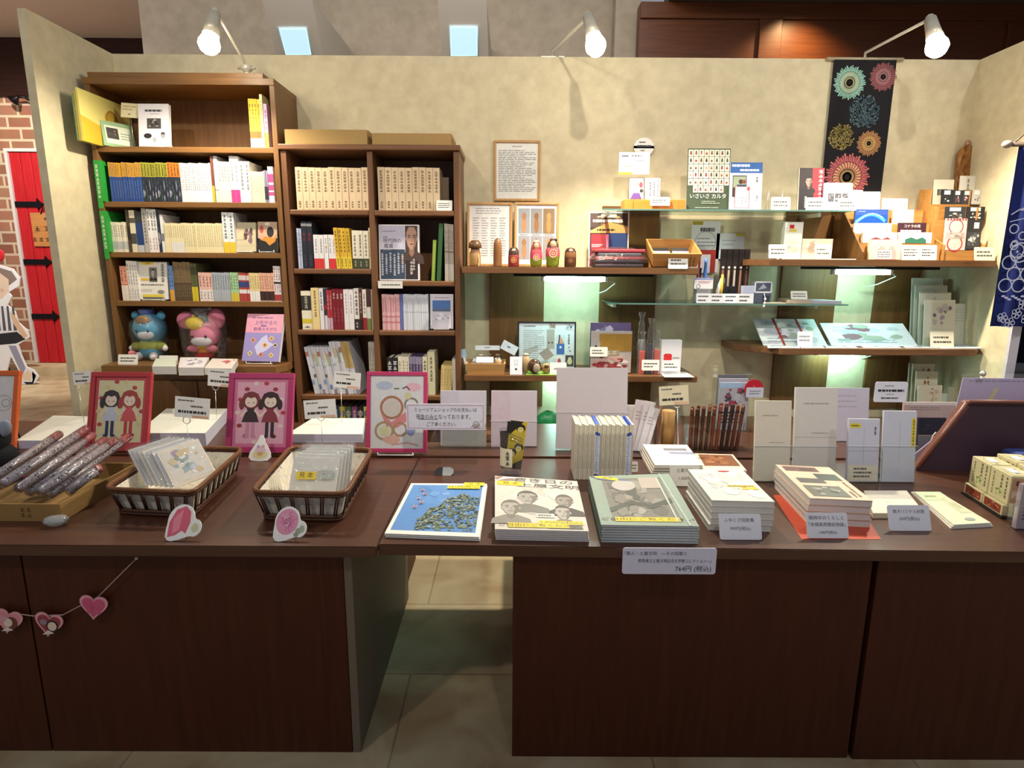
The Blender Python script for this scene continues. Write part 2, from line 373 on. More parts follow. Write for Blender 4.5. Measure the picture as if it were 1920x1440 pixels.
w.box(dx0-0.03, dx1+0.04, YD+0.06, YD+0.15, 0, dz1+0.03, bm_)
struct('wall_hall', w)
struct('trim_1', MB().box(-7.2, -2.5, YD-0.05, YD+0.15, 2.705, 3.22, M_dark))
struct('trim_2', MB().box(dx0-0.03, dx0, YD-0.03, YD+0.02, 0.1, dz1+0.03, 'd9d3cf').box(dx0, dx1+0.04, YD-0.03, YD+0.02, dz1, dz1+0.03, 'd9d3cf'))
struct('trim_3', MB().box(-5.3, -4.2, 6.02, YD, 0, 0.095, ramp_mat('sill_stone', [(0.3, 'b9a37c'), (0.7, 'd3c3a0')], 0.8, 'noise', scale=8)))
# red plank door
dr = MB(); n = 4; M_red = wood('red_paint', 'b3141a', 'c8222a', 0.5, 'z')
for i in range(n):
    a = dx0+(dx1-dx0)*i/n; dr.box(a+0.003, a+(dx1-dx0)/n-0.003, YD-0.012, YD+0.04, dz0, dz1-0.004, M_red, bev=0.004)
dr.box(dx0, dx1, YD, YD+0.035, dz0, dz1-0.006, '8e0f14')
door = struct('door_1', dr)
M_iron = mat('141014', 0.45, 0.05, metal=0.4)
for py in (383, 491, 593):
    q = PY(62, py, YD-0.02); h = MB()
    h.box(dx0+0.005, dx0+0.22, -0.008, 0.006, -0.026, 0.026, M_iron).prism([(dx0+0.22, -0.024), (dx0+0.225, -0.06), (dx0+0.25, -0.028), (dx0+0.295, 0), (dx0+0.25, 0.028), (dx0+0.225, 0.06), (dx0+0.22, 0.024)], -0.008, 0.006, M_iron)
    part('hinge', h, door, T(0, YD-0.02, q.z))
for py in (491, 593): q = PY(103 if py == 491 else 119, py, YD-0.02); part('stud', MB().ball((0, 0, 0), 0.018, M_iron, 10), door, T(q.x, YD-0.015, q.z))
Tm, ww, hh = std(65, 399, 118, 462, YD-0.03)
sg = MB().box(-ww/2, ww/2, 0, 0.02, 0, hh, wood('sign_board_wood', 'b0743c', 'c98c50', 0.6))
sg.oval(0.04, hh*.82, .05, .02, '5a3316').oval(0.04, hh*.82, .02, .012, 'b0743c')
for i, x in enumerate((-.09, .01, .10)): sg.vmarks(x, hh*.42, hh*.62, .05, 1, '4a2a14')
for i in range(5): sg.vmarks(-.13+i*.065, hh*.12, hh*.27, .04, 1, '5a3316')
sign = thing('door_sign', 'brown wooden board sign hanging on the red plank door', 'sign', Tm)
part('sign_board', sg, sign)
part('hanger', MB().tube([(-.03, -.005, hh-.01), (.0, -.008, hh+.05), (.06, -.008, hh+.02)], .006, M_iron, 6), sign)
q = PY(57, 192, YD-0.03)
lt = thing('wall_lamp', 'small black gooseneck lamp on the brick wall above the red door', 'lamp', T(q.x, YD, q.z))
part('arm', MB().tube([(0.04, 0, -.07), (.03, -.05, 0), (0, -.1, .03), (-.06, -.12, .03)], .012, M_iron, 8), lt)
part('lamp_shade', MB().lathe([(.012, .03), (.05, -.03), (.045, -.03)], M_iron, 14), lt, T(-.07, -.12, 0.01) @ Ry(50))
# grey hall wall with slanting buttresses and lit openings, wood panelled wall, dark ceiling
YG = 4.6
struct('wall_grey', MB().box(PY(265, 60, YG).x, PY(1153, 60, YG).x, YG, YG+0.2, 1.2, 3.1, M_grey).box(PY(1153, 60, YG-.15).x, PY(1200, 60, YG-.15).x, YG-0.15, YG+0.2, 1.2, 3.1, M_grey))
struct('ceiling_cove', MB().box(-3.3, 1.5, 3.2, 4.8, 3.1, 3.2, 'cfd4d4'))
YP = 4.3
pw = MB(); M_pan = wood('wall_panelling', '5a3016', '6c3c1c', 0.4, 'x', spec=0.4)
pa, pb, pc, pd = PY(1200, 60, YP).x, PY(1424, 60, YP).x, PY(1466, 60, YP).x, PY(1990, 60, YP).x
zt, zr = PY(1440, 4, YP).z, PY(1440, 35, YP).z
pw.box(pa, pd, YP+0.02, YP+0.12, 1.3, zt, M_pan).box(pa, pd, YP, YP+0.02, zr, zt, M_pan, bev=.004).box(pb, pc, YP-.004, YP+0.02, 1.3, zr-.001, M_pan, bev=.004)
pe = PY(1890, 60, YP).x; pw.box(pe, pe+.16, YP-.004, YP+0.02, 1.3, zr-.001, M_pan, bev=.004)
struct('wall_panelled', pw)
struct('wall_far', MB().box(2.05, 8, 6.0, 6.1, 0, 3.2, '23232f').box(4.6, 4.7, 1.5, 6.0, 0, 3.2, '23232f'))
struct('ceiling_panel', MB().box(1.0, 4.6, 3.4, YP+.12, zt, zt+.08, '5c5650'))
M_frost = emit('frosted_window_glow', 'a9cbe0', 0.75)
M_cyan = emit('window_glow_edge', '9fe9ff', 1.3)
for k, (a, b, c, d, wl, wt, wr, wb) in enumerate(((491, 583, 520, 608, 528, 50, 585, 102), (820, 912, 829, 916, 843, 47, 896, 104))):
    Yb, Yt = 4.0, 3.76
    f = MB(); zb, zt2 = PY(c, 112, Yb).z, PY(a, -6, Yt).z
    A, B, C_, D = PY(c, 112, Yb).x, PY(d, 112, Yb).x, PY(a, -6, Yt).x, PY(b, -6, Yt).x
    f.add([(A, Yb, zb), (B, Yb, zb), (D, Yt, zt2), (C_, Yt, zt2), (A, YG, zb), (B, YG, zb), (D, YG, zt2), (C_, YG, zt2)],
          [(0, 1, 2, 3), (1, 5, 6, 2), (4, 0, 3, 7), (3, 2, 6, 7), (0, 4, 5, 1)], mat('c4bcb2', .85, .04, 10))
    struct('column_%d' % (k+1), f)
    n = Vector((0, -(zt2-zb), -(Yb-Yt))).normalized()
    def on(px, py):
        d = ray(px, py); o = Vector((A, Yb, zb)); return CAM + d*((o-CAM).dot(n)/d.dot(n))
    P = [on(wl+6*(k == 0)+2, wb), on(wr, wb), on(wr-10*(k == 0), wt), on(wl-6*(k == 0), wt)]
    off = n*0.004
    wn = MB(); wn.add([p+off for p in P], [(0, 1, 2, 3)], M_cyan); c0 = sum(P, Vector())/4
    wn.add([c0+(p-c0)*.93+off*2-Vector((0, 0, .006 if i > 1 else 0)) for i, p in enumerate(P)], [(0, 1, 2, 3)], M_frost)
    wo = struct('window_%d' % (k+1), wn)
    fr = MB(); fr.tube([p+off*1.5 for p in P], .004, 'd7dadb', 6, closed=True); part('window_frame', fr, wo)
# ================================================================ COUNTERS
ZC = 0.547
def slab(name, pts, z0, z1, m, label, cat):
    b = bmesh.new(); vs = [b.verts.new((p[0], p[1], z0)) for p in pts]; f = b.faces.new(vs)
    e = bmesh.ops.extrude_face_region(b, geom=[f]); bmesh.ops.translate(b, verts=[v for v in e['geom'] if isinstance(v, bmesh.types.BMVert)], vec=(0, 0, z1-z0))
    bmesh.ops.bevel(b, geom=b.edges[:], offset=.002, segments=2, affect='EDGES')
    mb = MB(); b.verts.index_update(); mb.add([v.co.copy() for v in b.verts], [[v.index for v in f.verts] for f in b.faces], m); b.free(); return mb
def counter(name, label, top, front):
    t = thing(name, label, 'counter', T(0, 0, 0)); part('counter_top', slab('top', top, ZC-.026, ZC, M_ct, '', ''), t)
    for nm, a in front: part(nm, MB().box(*a, M_cf if nm == 'front_panel' else mat('6f6253', .6, .05, 6), bev=.0015), t)
    return t
zc = ZC-.0262
counter('display_counter', 'dark brown counter on the left whose front carries the heart bunting', [(-1.75, 1.214), (-.289, 1.214), (-.289, 1.826), (-1.75, 1.826)],
        [('front_panel', (-1.70, -1.092, 1.247, 1.267, 0.0, zc)), ('front_panel', (-1.088, -.373, 1.247, 1.267, 0.0, zc)), ('side_panel', (-.372, -.353, 1.247, 1.93, 0.0, zc))])
counter('display_counter', 'dark brown counter on the right with the long price card on its edge', [(-.287, 1.226), (1.75, 1.196), (1.75, 1.826), (-.287, 1.826)],
        [('front_panel', (.008, .806, 1.237, 1.257, 0.0, zc)), ('front_panel', (.816, 1.70, 1.233, 1.253, 0.0, zc)), ('side_panel', (.010, .028, 1.257, 1.80, 0.0, zc))])
t = thing('back_counter', 'narrow dark counter behind the two front counters holding frames and paper racks', 'counter', T(0, 0, 0))
part('counter_top', slab('top', [(-1.9, 1.834), (1.75, 1.834), (1.75, 2.235), (.07, 2.235), (.07, 1.985), (-.37, 1.985), (-.37, 2.235), (-1.9, 2.235)], ZC-.026, ZC+.004, M_ct, '', ''), t)
part('side_panel', MB().box(-.392, -.373, 1.966, 2.22, 0, zc, M_cf), t); part('side_panel', MB().box(.075, .094, 1.85, 2.22, 0, zc, M_cf), t)
part('front_panel', MB().box(-1.88, -.374, 1.95, 1.965, 0, zc, M_cf), t); part('front_panel', MB().box(.095, 1.72, 1.95, 1.965, 0, zc, M_cf), t)
# ================================================================ TALL BOOKCASE AND BASE CABINET
BX0, BX1, BY = -1.645, -.915, 2.5
t = thing('tall_bookcase', 'tall brown wooden bookcase in the left corner holding books and two plush toys', 'bookcase', T(BX0, BY, 0))
def bp(nm, x0, x1, y0, y1, z0, z1, m): part(nm, MB().box(x0-BX0, x1-BX0, y0-BY, y1-BY, z0, z1, m, bev=.0015), t)
zs1 = [PY(340, y, BY).z for y in (275, 378.5, 473.5, 565)]; ZB = .741
bp('side_panel', BX0, BX0+.02, BY, YW-.002, ZB, 1.815, M_bwz); bp('side_panel', BX1-.02, BX1, BY, YW-.002, ZB, 1.815, M_bwz)
bp('top_panel', BX0-.004, BX1, BY-.002, YW-.002, 1.815, 1.84, M_bw); bp('cornice', BX0+.01, BX1-.045, BY+.012, YW-.004, 1.8402, 1.862, M_bw)
bp('back_panel', BX0+.02, BX1-.02, YW-.03, YW-.004, ZB, 1.8148, M_bd)
for z in zs1: bp('shelf', BX0+.0202, BX1-.0202, BY+.004, YW-.031, z-.021, z, M_bw)
cb = thing('base_cabinet', 'low brown cabinet with doors under the tall bookcase', 'cabinet', T(BX0, 2.38, 0))
part('cabinet_top', slab('t', [(0.01, 0), (.705, 0), (.728, .065), (.728, .365), (0, .365), (0, .02)], .711, ZB-.0005, M_bw, '', ''), cb)
part('cabinet_body', MB().box(.01, .72, .045, .36, 0, .7105, M_bwz), cb)
for a, b in ((.02, .372), (.376, .71)): part('door', MB().box(a, b, .024, .0445, .06, .675, M_bwz, bev=.002), cb)
# ================================================================ SECOND BOOKCASE
CX0, CX1 = -.913, -.207
t2 = thing('second_bookcase', 'lower reddish brown bookcase with a middle divider and two cardboard boxes on top', 'bookcase', T(CX0, BY, 0))
def cp(nm, x0, x1, y0, y1, z0, z1, m): part(nm, MB().box(x0-CX0, x1-CX0, y0-BY, y1-BY, z0, z1, m, bev=.004 if nm in ('shelf', 'top_panel') else .0015), t2)
ZT2 = 1.603; CM = (CX0+CX1)/2
cp('side_panel', CX0+.004, CX0+.026, BY+.003, YW-.002, 0, ZT2-.022, M_b2z); cp('side_panel', CX1-.024, CX1-.002, BY+.003, YW-.002, 0, ZT2-.022, M_b2z)
cp('top_panel', CX0-.002, CX1+.004, BY-.008, YW-.002, ZT2-.0218, ZT2, M_b2); cp('divider', CM-.011, CM+.011, BY+.004, YW-.02, .1, ZT2-.0222, M_b2z)
cp('back_panel', CX0+.027, CX1-.025, YW-.018, YW-.003, 0.05, ZT2-.0222, M_b2z)
zL = [PY(625, y, BY).z for y in (393, 504, 619, 741)]; zR = [PY(775, y, BY).z for y in (394.5, 527, 620, 742)]
for z in zL+[.13]: cp('shelf', CX0+.0265, CM-.0115, BY+.002, YW-.0185, z-.021, z, M_b2)
for z in zR+[.13]: cp('shelf', CM+.0115, CX1-.0245, BY+.002, YW-.0185, z-.021, z, M_b2)
# ================================================================ ARM LAMPS
M_lampm = mat('c9c2b0', 0.35, 0.04, metal=0.3)
M_bulb = emit('lit_bulb', 'fff2d8', 40)
def arm_lamp(label, bulb, base, elbow, foot):
    """bulb, elbow, base: points; the head hangs from the elbow and its bulb faces down"""
    B, A, E = Vector(bulb), Vector(base), Vector(elbow); t = thing('arm_lamp', label, 'lamp', T(*A))
    b, e = B-A, E-A
    part('arm', MB().tube([(0, 0, .005), (0, 0, .03) if foot != 'clamp' else (.0, -.02, .06), e+Vector((0, .02, 0))], .006, M_lampm, 8), t)
    if foot == 'clamp':
        m = MB().lathe([(.03, 0), (.03, .008), (.012, .012), (.012, .03), (.022, .035), (.022, .05), (.008, .055)], M_lampm, 14); m.tube([(-.035, 0, .042), (.035, 0, .042)], .005, M_lampm, 8)
    else: m = MB().box(-.05, .05, -.012, .012, -.004, .006, M_lampm, bev=.002)
    part('clamp', m, t)
    d = (b-e).normalized(); q = d.to_track_quat('-Z', 'Y').to_matrix().to_4x4(); L = (b-e).length
    part('joint', MB().ball((0, 0, 0), .016, M_lampm, 12), t, T(*e))
    hd = part('lamp_head', MB().lathe([(.0, .0), (.02, -.004), (.024, -L*.45), (.028, -L*.7), (.024, -L*.7), (.018, -L*.4)], M_lampm, 20), t, T(*e) @ q)
    part('bulb', MB().lathe([(.016, -L*.6), (.026, -L*.74), (.036, -L*.95), (.036, -L*1.05), (.026, -L*1.18), (.012, -L*1.25), (0, -L*1.26)], M_bulb, 20), hd)
    lt = lamp('bulb_light', 'SPOT', B+d*.05, (21, 60, 56)[len(LAMPS)], (1.0, 0.88, 0.68), None, .022, 168, .5); lt.rotation_euler = d.to_track_quat('-Z', 'Y').to_euler(); LAMPS.append(lt)
arm_lamp('arm lamp clamped on top of the tall bookcase', PY(392, 84, 2.3), (PY(463, 134, 2.6).x, 2.6, 1.8625), PY(403, 22, 2.33), 'clamp')
arm_lamp('arm lamp on the wall top above the round white sign', PY(1117, 86, 2.33), (PY(1036, 104, 2.78).x, 2.78, ZT+.004), PY(1102, 30, 2.40), 'foot')
arm_lamp('arm lamp above the black firework banner', PY(1757, 88, 2.33), (PY(1622, 106, 2.78).x, 2.78, ZT+.004), PY(1744, 35, 2.40), 'foot')
# ================================================================ BOOKS IN ROWS
_bk = {}
def book_mesh(key, w, d, h, sty, v, thin):
    k = (key, round(w, 4), round(h, 3), v)
    if k in _bk: return _bk[k]
    base, bands, marks = sty; rn = random.Random(hash(key) % 1000+v*17 if False else len(key)*13+v*17); m = MB()
    c = mat(base, .5, .06)
    if thin: m.box(-w/2, w/2, 0, d, 0, h, c); m.rect(-w/2+.0006, 0, w/2-.0006, .001, 'efe9dc', t=T(0, 0, h) @ Rx(-90))
    else:
        b = min(.002, w*.16); m.box(-w/2, w/2, 0, .0025, 0, h, c); m.box(-w/2, -w/2+b, .0026, d, 0, h, c).box(w/2-b, w/2, .0026, d, 0, h, c)
        m.box(-w/2+b+.0001, w/2-b-.0001, .0028, d-.004, .002, h-.003, 'efe6d2')
    for z0, z1, col in bands:
        if col == 'PHOTO': m.photo(-w/2, z0*h, w/2, z1*h, ['2a2f3c', '515a72', '8b93a6', '1b1b22', '3d5a48', 'c9ccd6'], v*7+3, n=10)
        else: m.rect(-w/2, z0*h, w/2, z1*h, col)
    for z0, z1, n, col, wf in marks: m.vmarks(0, z0*h, z1*h, w*wf, n, col, rnd=rn)
    _bk[k] = m.mesh('book'); return _bk[k]
def brow(Y, z, l, r, top, base, n, sty, desc, where, grp=None, depth=.13, lean=0, thin=False, cat='book', name='book', d2=None):
    x0, x1 = PY(l, base, Y).x, PY(r, base, Y).x; h = PY((l+r)/2, top, Y).z-z; ov = h*math.sin(math.radians(lean))
    lo, hi = (BX0+.0215, BX1-.0215) if 'tall' in where else ((CX0+.0285, CM-.0135) if 'left' in where else (CM+.0135, CX1-.0265))
    x1 = min(x1, hi-max(0, ov)); x0 = max(min(x0, x1-n*.0018), lo+max(0, -ov)); w = (x1-x0)/n
    for i in range(n):
        v = i % 5; me = book_mesh(desc+where, w*.955, depth, h*(1-.004*v), sty, v, thin)
        j = R.uniform(0, .004)
        x = x0+w*(i+.5); lz = math.sin(math.radians(abs(lean)))*w/2
        tm = T(x, Y+.006+j, z+.0003+lz) @ Ry(lean)
        if n == 1: lb = '%s %s' % (desc, where)
        elif n == 2: lb = '%s of two %s, %s' % (('left', 'right')[i], d2 or desc+'s', where)
        else: lb = '%s %s from the left, %s' % (ORD[i+1] if i < n-1 else 'last', desc, where)
        solo(name, me, tm, lb, cat, grp)
K = '3a3434'
def sp(base, *bands, marks=None): return (base, bands, marks or [])
g = 'books on the tall bookcase'
w1, w2, w3, w4 = 'tall bookcase top shelf', "tall bookcase's second shelf", "tall bookcase's third shelf", "tall bookcase's fourth shelf"
Yb = BY+.012
z = zs1[0]
brow(Yb, z, 469, 491, 184, 275, 4, sp('e9c92e', (0, .2, 'efe6c8'), (.2, .34, '9c5a24'), marks=[(.42, .9, 6, '8a6a18', .5)]), 'thin yellow paperback', w1, g, thin=True)
brow(Yb, z, 491, 496, 176, 275, 1, sp('f1e7a8', marks=[(.4, .9, 8, 'a09050', .5)]), 'taller pale yellow booklet right of the yellow paperbacks,', w1, g, thin=True)
brow(Yb, z, 497, 503.5, 194, 275, 1, sp('d9b6cf', (0, .35, 'e8c13a'), marks=[(.4, .9, 4, 'b0489c', .6)]), 'pink and yellow booklet against the right side,', w1, g, thin=True)
z = zs1[1]
GOLD, OLV, ORN = 'd79f35', 'a5a436', 'dd7c2c'
tit = [(.66, .96, 6, '4a3418', .45)]
brow(Yb, z, 208, 268, 304, 377, 12, sp('2c4b8c', (.64, 1, GOLD), marks=tit+[(.1, .55, 8, '6d86bd', .4)]), 'blue paperback with gold top', w2, g, thin=True)
brow(Yb, z, 268, 317, 304, 377, 9, sp('2a3040', (.64, 1, OLV), (0, .64, 'PHOTO'), marks=tit), 'photo-spined paperback with olive top', w2, g, thin=True)
brow(Yb, z, 317, 340, 304, 377, 4, sp('2a3040', (.64, 1, ORN), (0, .64, 'PHOTO'), marks=tit), 'photo-spined paperback with orange top', w2, g, thin=True)
brow(Yb, z, 340, 398, 305, 377, 16, sp('e6e3e2', marks=[(.3, .92, 10, '77747a', .5)]), 'thin white paperback', w2, g, thin=True)
brow(Yb, z, 398.5, 403, 292, 377, 1, sp('7a4436', (0, .36, 'c9b228')), 'dark red and yellow booklet beside the white paperbacks,', w2, g, thin=True)
brow(Yb, z, 403.5, 411, 292, 377, 1, sp('cfccd2', (0, .26, 'e9e2c6'), (.26, .28, '77727a')), 'tall grey hardback beside the red and yellow booklet,', w2, g)
brow(Yb, z, 411.5, 433, 302, 377, 4, sp('e9dfc8', marks=[(.5, .9, 5, '6a5a4a', .45)]), 'cream hardback', w2, g)
brow(Yb, z, 433.5, 450, 292, 377, 2, sp('eeeae4', (0, .28, 'e23d84'), marks=[(.45, .9, 5, '6a5a60', .4)]), 'tall white book with pink band', w2, g)
brow(Yb, z, 450.5, 471, 302, 377, 2, sp('f0ede6', marks=[(.3, .92, 7, '3c3a3e', .5)]), 'white book with black title', w2, g)
brow(Yb, z, 471.5, 496, 321, 377, 6, sp('e7dcb4', marks=[(.3, .9, 6, '9c9070', .4)]), 'small cream paperback', w2, g, thin=True, depth=.105)
brow(Yb, z, 496.5, 503, 319, 377, 2, sp('8d86a0', (.1, .5, '37344a')), 'thin dark violet booklet', w2, g, thin=True)
brow(Yb, z, 504, 514, 312, 377, 1, sp('efe3e4', (.2, .8, 'd8487e'), (.3, .34, 'efe3e4'), (.5, .56, 'efe3e4')), 'white and pink book against the right side,', w2, g)
z = zs1[2]
brow(Yb, z, 210, 240, 416, 472, 7, sp('ebe2cd', (.1, .36, 'b9bcbc'), marks=[(.5, .9, 5, '9a8f7c', .5)]), 'small white paperback', w3, g, thin=True, depth=.105)
brow(Yb, z, 240.5, 246, 393, 472, 1, sp('4a3c2c', (.3, .6, '2a241c')), 'tall dark brown book', w3, g)
brow(Yb, z, 246.5, 257, 394, 472, 1, sp('e2d8bc', (.2, .45, '4c4a48'), (.7, .82, '5a564c')), 'tall cream book with dark bands', w3, g)
brow(Yb, z, 257.5, 270, 398, 472, 1, sp('25407a', (0, .18, 'c2c4c6'), (.75, 1, '35383a')), 'tall navy book', w3, g)
brow(Yb, z, 270.5, 279, 390, 472, 1, sp('b9b3ac', marks=[(.2, .9, 9, '6a6666', .5)]), 'tall grey book', w3, g)
brow(Yb, z, 279.5, 297, 391, 472, 3, sp('eeebe8', marks=[(.5, .94, 5, '39363a', .55), (.05, .35, 4, 'c96a80', .4)]), 'tall white book with black title', w3, g)
brow(Yb, z, 297.5, 303, 394, 472, 1, sp('9c948a', (0, 1, 'PHOTO')), 'tall patterned book', w3, g)
brow(Yb, z, 303.5, 309, 402, 472, 1, sp('e9e9ec', (.3, .5, '7c7c8c')), 'white book left of the cream paperbacks,', w3, g)
bun = [(.5, .92, 7, 'a8986c', .4)]
brow(Yb, z, 309.5, 321, 418, 472, 3, sp('ecdfb2', marks=bun), 'cream paperback with plain foot', w3, g, thin=True, depth=.105)
brow(Yb, z, 321.5, 345, 418, 472, 6, sp('ecdfb2', (0, .36, 'e6e4e0'), marks=bun), 'cream paperback with white foot', w3, g, thin=True, depth=.105)
brow(Yb, z, 345.5, 418, 418, 472, 18, sp('ecdfb2', marks=[(.2, .92, 10, 'a8986c', .4)]), 'pale yellow paperback', w3, g, thin=True, depth=.105)
brow(Yb, z, 419, 441, 398, 472, 2, sp('eef0ee', (0, .27, 'e9c93a'), marks=[(.34, .94, 7, '55555c', .5)]), 'tall white book with yellow foot', w3, g)
z = zs1[3]
brow(Yb, z, 228, 241, 499, 563, 2, sp('e9a58c', (0, .46, 'eee2d6'), (.45, .47, 'b8554a'), marks=[(.55, .9, 4, '8a4a40', .5)]), 'salmon and white book', w4, g)
brow(Yb, z, 241.5, 261, 489, 563, 4, sp('ece8e2', marks=[(.4, .92, 6, '5a5048', .4), (.05, .3, 3, '7a6a5c', .3)]), 'white paperback', w4, g, thin=True)
brow(Yb, z, 318.5, 327, 498, 563, 2, sp('6f8fc4', (0, .32, 'e3a43a'), marks=[(.4, .9, 5, '33456c', .5)]), 'blue paperback with orange foot', w4, g, thin=True)
brow(Yb, z, 327.5, 360, 491, 563, 9, sp('8a7350', (0, .48, '5c4a34'), marks=[(.5, .9, 6, '54442c', .45), (.1, .42, 4, '9a8660', .4)]), 'brown two-tone book', w4, g, thin=True)
brow(Yb, z, 360.5, 372, 494, 563, 2, sp('5d5f3a', (0, .38, 'd9c232'), (.7, .9, '3c3d2a')), 'olive book with yellow foot', w4, g)
brow(Yb, z, 374, 399, 511, 563, 4, sp('ecbfae', (0, .4, 'f0e8e2'), marks=[(.5, .9, 4, '8c5a50', .5), (.05, .35, 3, '4a4044', .4)]), 'small pink and white paperback', w4, g, thin=True, depth=.105)
brow(Yb, z, 399.5, 432, 511, 563, 7, sp('aeb6bc', marks=[(.4, .92, 7, '646c76', .45)]), 'small grey paperback', w4, g, thin=True, depth=.105)
brow(Yb, z, 432.5, 448, 511, 563, 3, sp('a9cf9c', (0, .3, 'd8c24a'), marks=[(.4, .92, 5, '55794c', .45)]), 'small green paperback', w4, g, thin=True, depth=.105)
brow(Yb, z, 448.5, 468, 512, 563, 4, sp('b4483f', (.5, .7, '39467e'), (.28, .42, 'e6e2e0'), (.75, .92, 'd8cfc8')), 'red and blue magazine', w4, g, thin=True, depth=.105)
brow(Yb, z, 468.5, 487, 512, 563, 4, sp('ead79a', (0, .36, 'f2eee8'), marks=[(.45, .92, 5, 'a8863c', .4)]), 'small yellow and white paperback', w4, g, thin=True, depth=.105)
brow(Yb, z, 487.5, 514, 512, 563, 6, sp('eab79c', (0, .36, '3a2626'), (.0, .03, 'd8c8bc'), marks=[(.42, .92, 5, '8c5a48', .4)]), 'small peach paperback with dark foot', w4, g, thin=True, depth=.105)
brow(Yb, z, 514.5, 527, 499, 563, 3, sp('efe9e6', (.5, .56, '2e2a2c'), (.02, .2, 'b23a3a'), marks=[(.25, .48, 4, 'a8424a', .6), (.6, .95, 5, 'a8424a', .6)]), 'tall white and red book', w4, g)
# second bookcase
g = 'books on the second bookcase'
c1, c2, c3, c4 = 'second bookcase top left compartment', 'second bookcase second left compartment', 'second bookcase third left compartment', 'second bookcase fourth left compartment'
e1, e2, e3, e4 = [c.replace('left', 'right') for c in (c1, c2, c3, c4)]
vol = sp('d8bf9a', marks=[(.42, .93, 7, '6a4e38', .5), (.05, .22, 3, '6a4e38', .4)])
brow(Yb, zL[0], 556, 693, 313, 393, 11, vol, 'thick beige volume', c1, g, .14)
brow(Yb, zR[0], 709, 825, 313, 393, 9, vol, 'thick beige volume', e1, g, .14)
brow(Yb, zL[1], 559, 567, 428, 503, 2, sp('b9c4dc', marks=[(.3, .9, 6, '5a688c', .4)]), 'pale blue book', c2, g, thin=True)
brow(Yb, zL[1], 567.5, 588, 415, 503, 2, sp('23252f', (.9, .96, '8c8c90'), marks=[(.58, .78, 2, '8c2f38', .55), (.05, .3, 4, '55586a', .3)]), 'tall black book with red characters', c2, g)
brow(Yb, zL[1], 589, 608, 440, 503, 2, sp('e2e0e0', (0, .3, 'd23434'), marks=[(.45, .9, 5, '8a8a90', .35)]), 'white book with red foot', c2, g, d2='red-footed white books by the black ones')
brow(Yb, zL[1], 608.5, 616, 440, 503, 1, sp('e6e4e2', marks=[(.45, .9, 5, '8a8a90', .35), (.6, .66, 1, 'c9a030', .6)]), 'plain white book between red-footed white books,', c2, g)
brow(Yb, zL[1], 616.5, 630, 440, 503, 2, sp('e2e0e0', (0, .3, 'd23434'), marks=[(.45, .9, 5, '8a8a90', .35)]), 'red-footed white book', c2, g, d2='red-footed white books by the yellow ones')
brow(Yb, zL[1], 631, 660, 427, 503, 4, sp('d3aa32', (0, .3, 'dcc23c'), marks=[(.4, .95, 6, '6e541c', .5), (.05, .25, 3, '6e541c', .4)]), 'yellow book', c2, g, lean=-3)
brow(Yb, zL[1], 661, 692, 432, 503, 3, sp('e2dac4', (0, .27, '3c4430'), marks=[(.33, .9, 6, '5c564c', .4), (.05, .22, 2, 'b8b090', .4)]), 'white book with dark green foot', c2, g)
brow(Yb, zL[1], 692.5, 700, 427, 503, 2, sp('cdbd98', marks=[(.3, .9, 6, '7c6c50', .4)]), 'beige book against the divider', c2, g, d2='beige books against the divider')
brow(Yb, zR[1], 808, 814.5, 450, 525, 1, sp('7f9a3c', marks=[(.2, .9, 7, 'b9c46c', .5)]), 'lime green book', e2, g, lean=3.5, thin=True)
brow(Yb, zR[1], 818, 826, 419, 525, 1, sp('2f5a34'), 'dark green folder', e2, g, lean=3.5, cat='folder', name='folder', thin=True)
brow(Yb, zR[1], 834, 851, 419, 525, 5, sp('a9a093', (.5, .53, '77706a'), (0, .3, 'c9c2b6'), marks=[(.55, .9, 4, '6c665e', .4)]), 'grey magazine', e2, g, thin=True, depth=.17)
brow(Yb, zL[2], 566, 585, 546, 617, 1, sp('ece6cc', (.5, .88, '33302c'), (.16, .28, 'd8c43c'), marks=[(.54, .86, 5, 'd8d2bc', .3), (.03, .1, 1, '4a463c', .6)]), 'thick cream book with black title block', c3, g)
brow(Yb, zL[2], 585.5, 600, 540, 617, 1, sp('e6cf92', marks=[(.3, .94, 9, '6a5428', .3)]), 'pale yellow book', c3, g)
brow(Yb, zL[2], 600.5, 608, 541, 617, 1, sp('e2e0e2', marks=[(.45, .94, 6, '4c4a58', .5)]), 'white book left of the dark book,', c3, g)
brow(Yb, zL[2], 608.5, 614, 543, 617, 1, sp('3a3440', (0, .35, 'dcdadc'), (.5, .62, '8c2c34')), 'dark book with white foot', c3, g)
brow(Yb, zL[2], 614.5, 624, 544, 617, 2, sp('a8323a', (0, .3, 'c3a6b8'), marks=[(.5, .9, 4, 'e0c8c0', .4)]), 'red book with lilac foot', c3, g)
brow(Yb, zL[2], 624.5, 645, 542, 617, 3, sp('7a1c28', marks=[(.75, .9, 2, 'e6d6c8', .5), (.2, .55, 4, 'b8606a', .4)]), 'dark red book', c3, g)
brow(Yb, zL[2], 645.5, 664, 543, 617, 2, sp('e4dee0', marks=[(.4, .9, 6, '9a9094', .3)]), 'pale pink book', c3, g)
brow(Yb, zL[2], 664.5, 674, 541, 617, 1, sp('e9e4dc', (0, .26, '2c2624'), marks=[(.35, .96, 6, '2c2a28', .6), (.04, .2, 2, 'e0dcd4', .5)]), 'white book with black foot and title', c3, g)
brow(Yb, zL[2], 674.5, 680, 543, 617, 1, sp('5a2c24', (0, .26, '2c1e1c'), marks=[(.4, .92, 5, 'd0b8a8', .5)]), 'brown book', c3, g)
brow(Yb, zL[2], 680.5, 688, 543, 617, 1, sp('e9e2d6', (0, .3, '9c2430'), marks=[(.4, .92, 6, '55504c', .4)]), 'white book with dark red foot', c3, g)
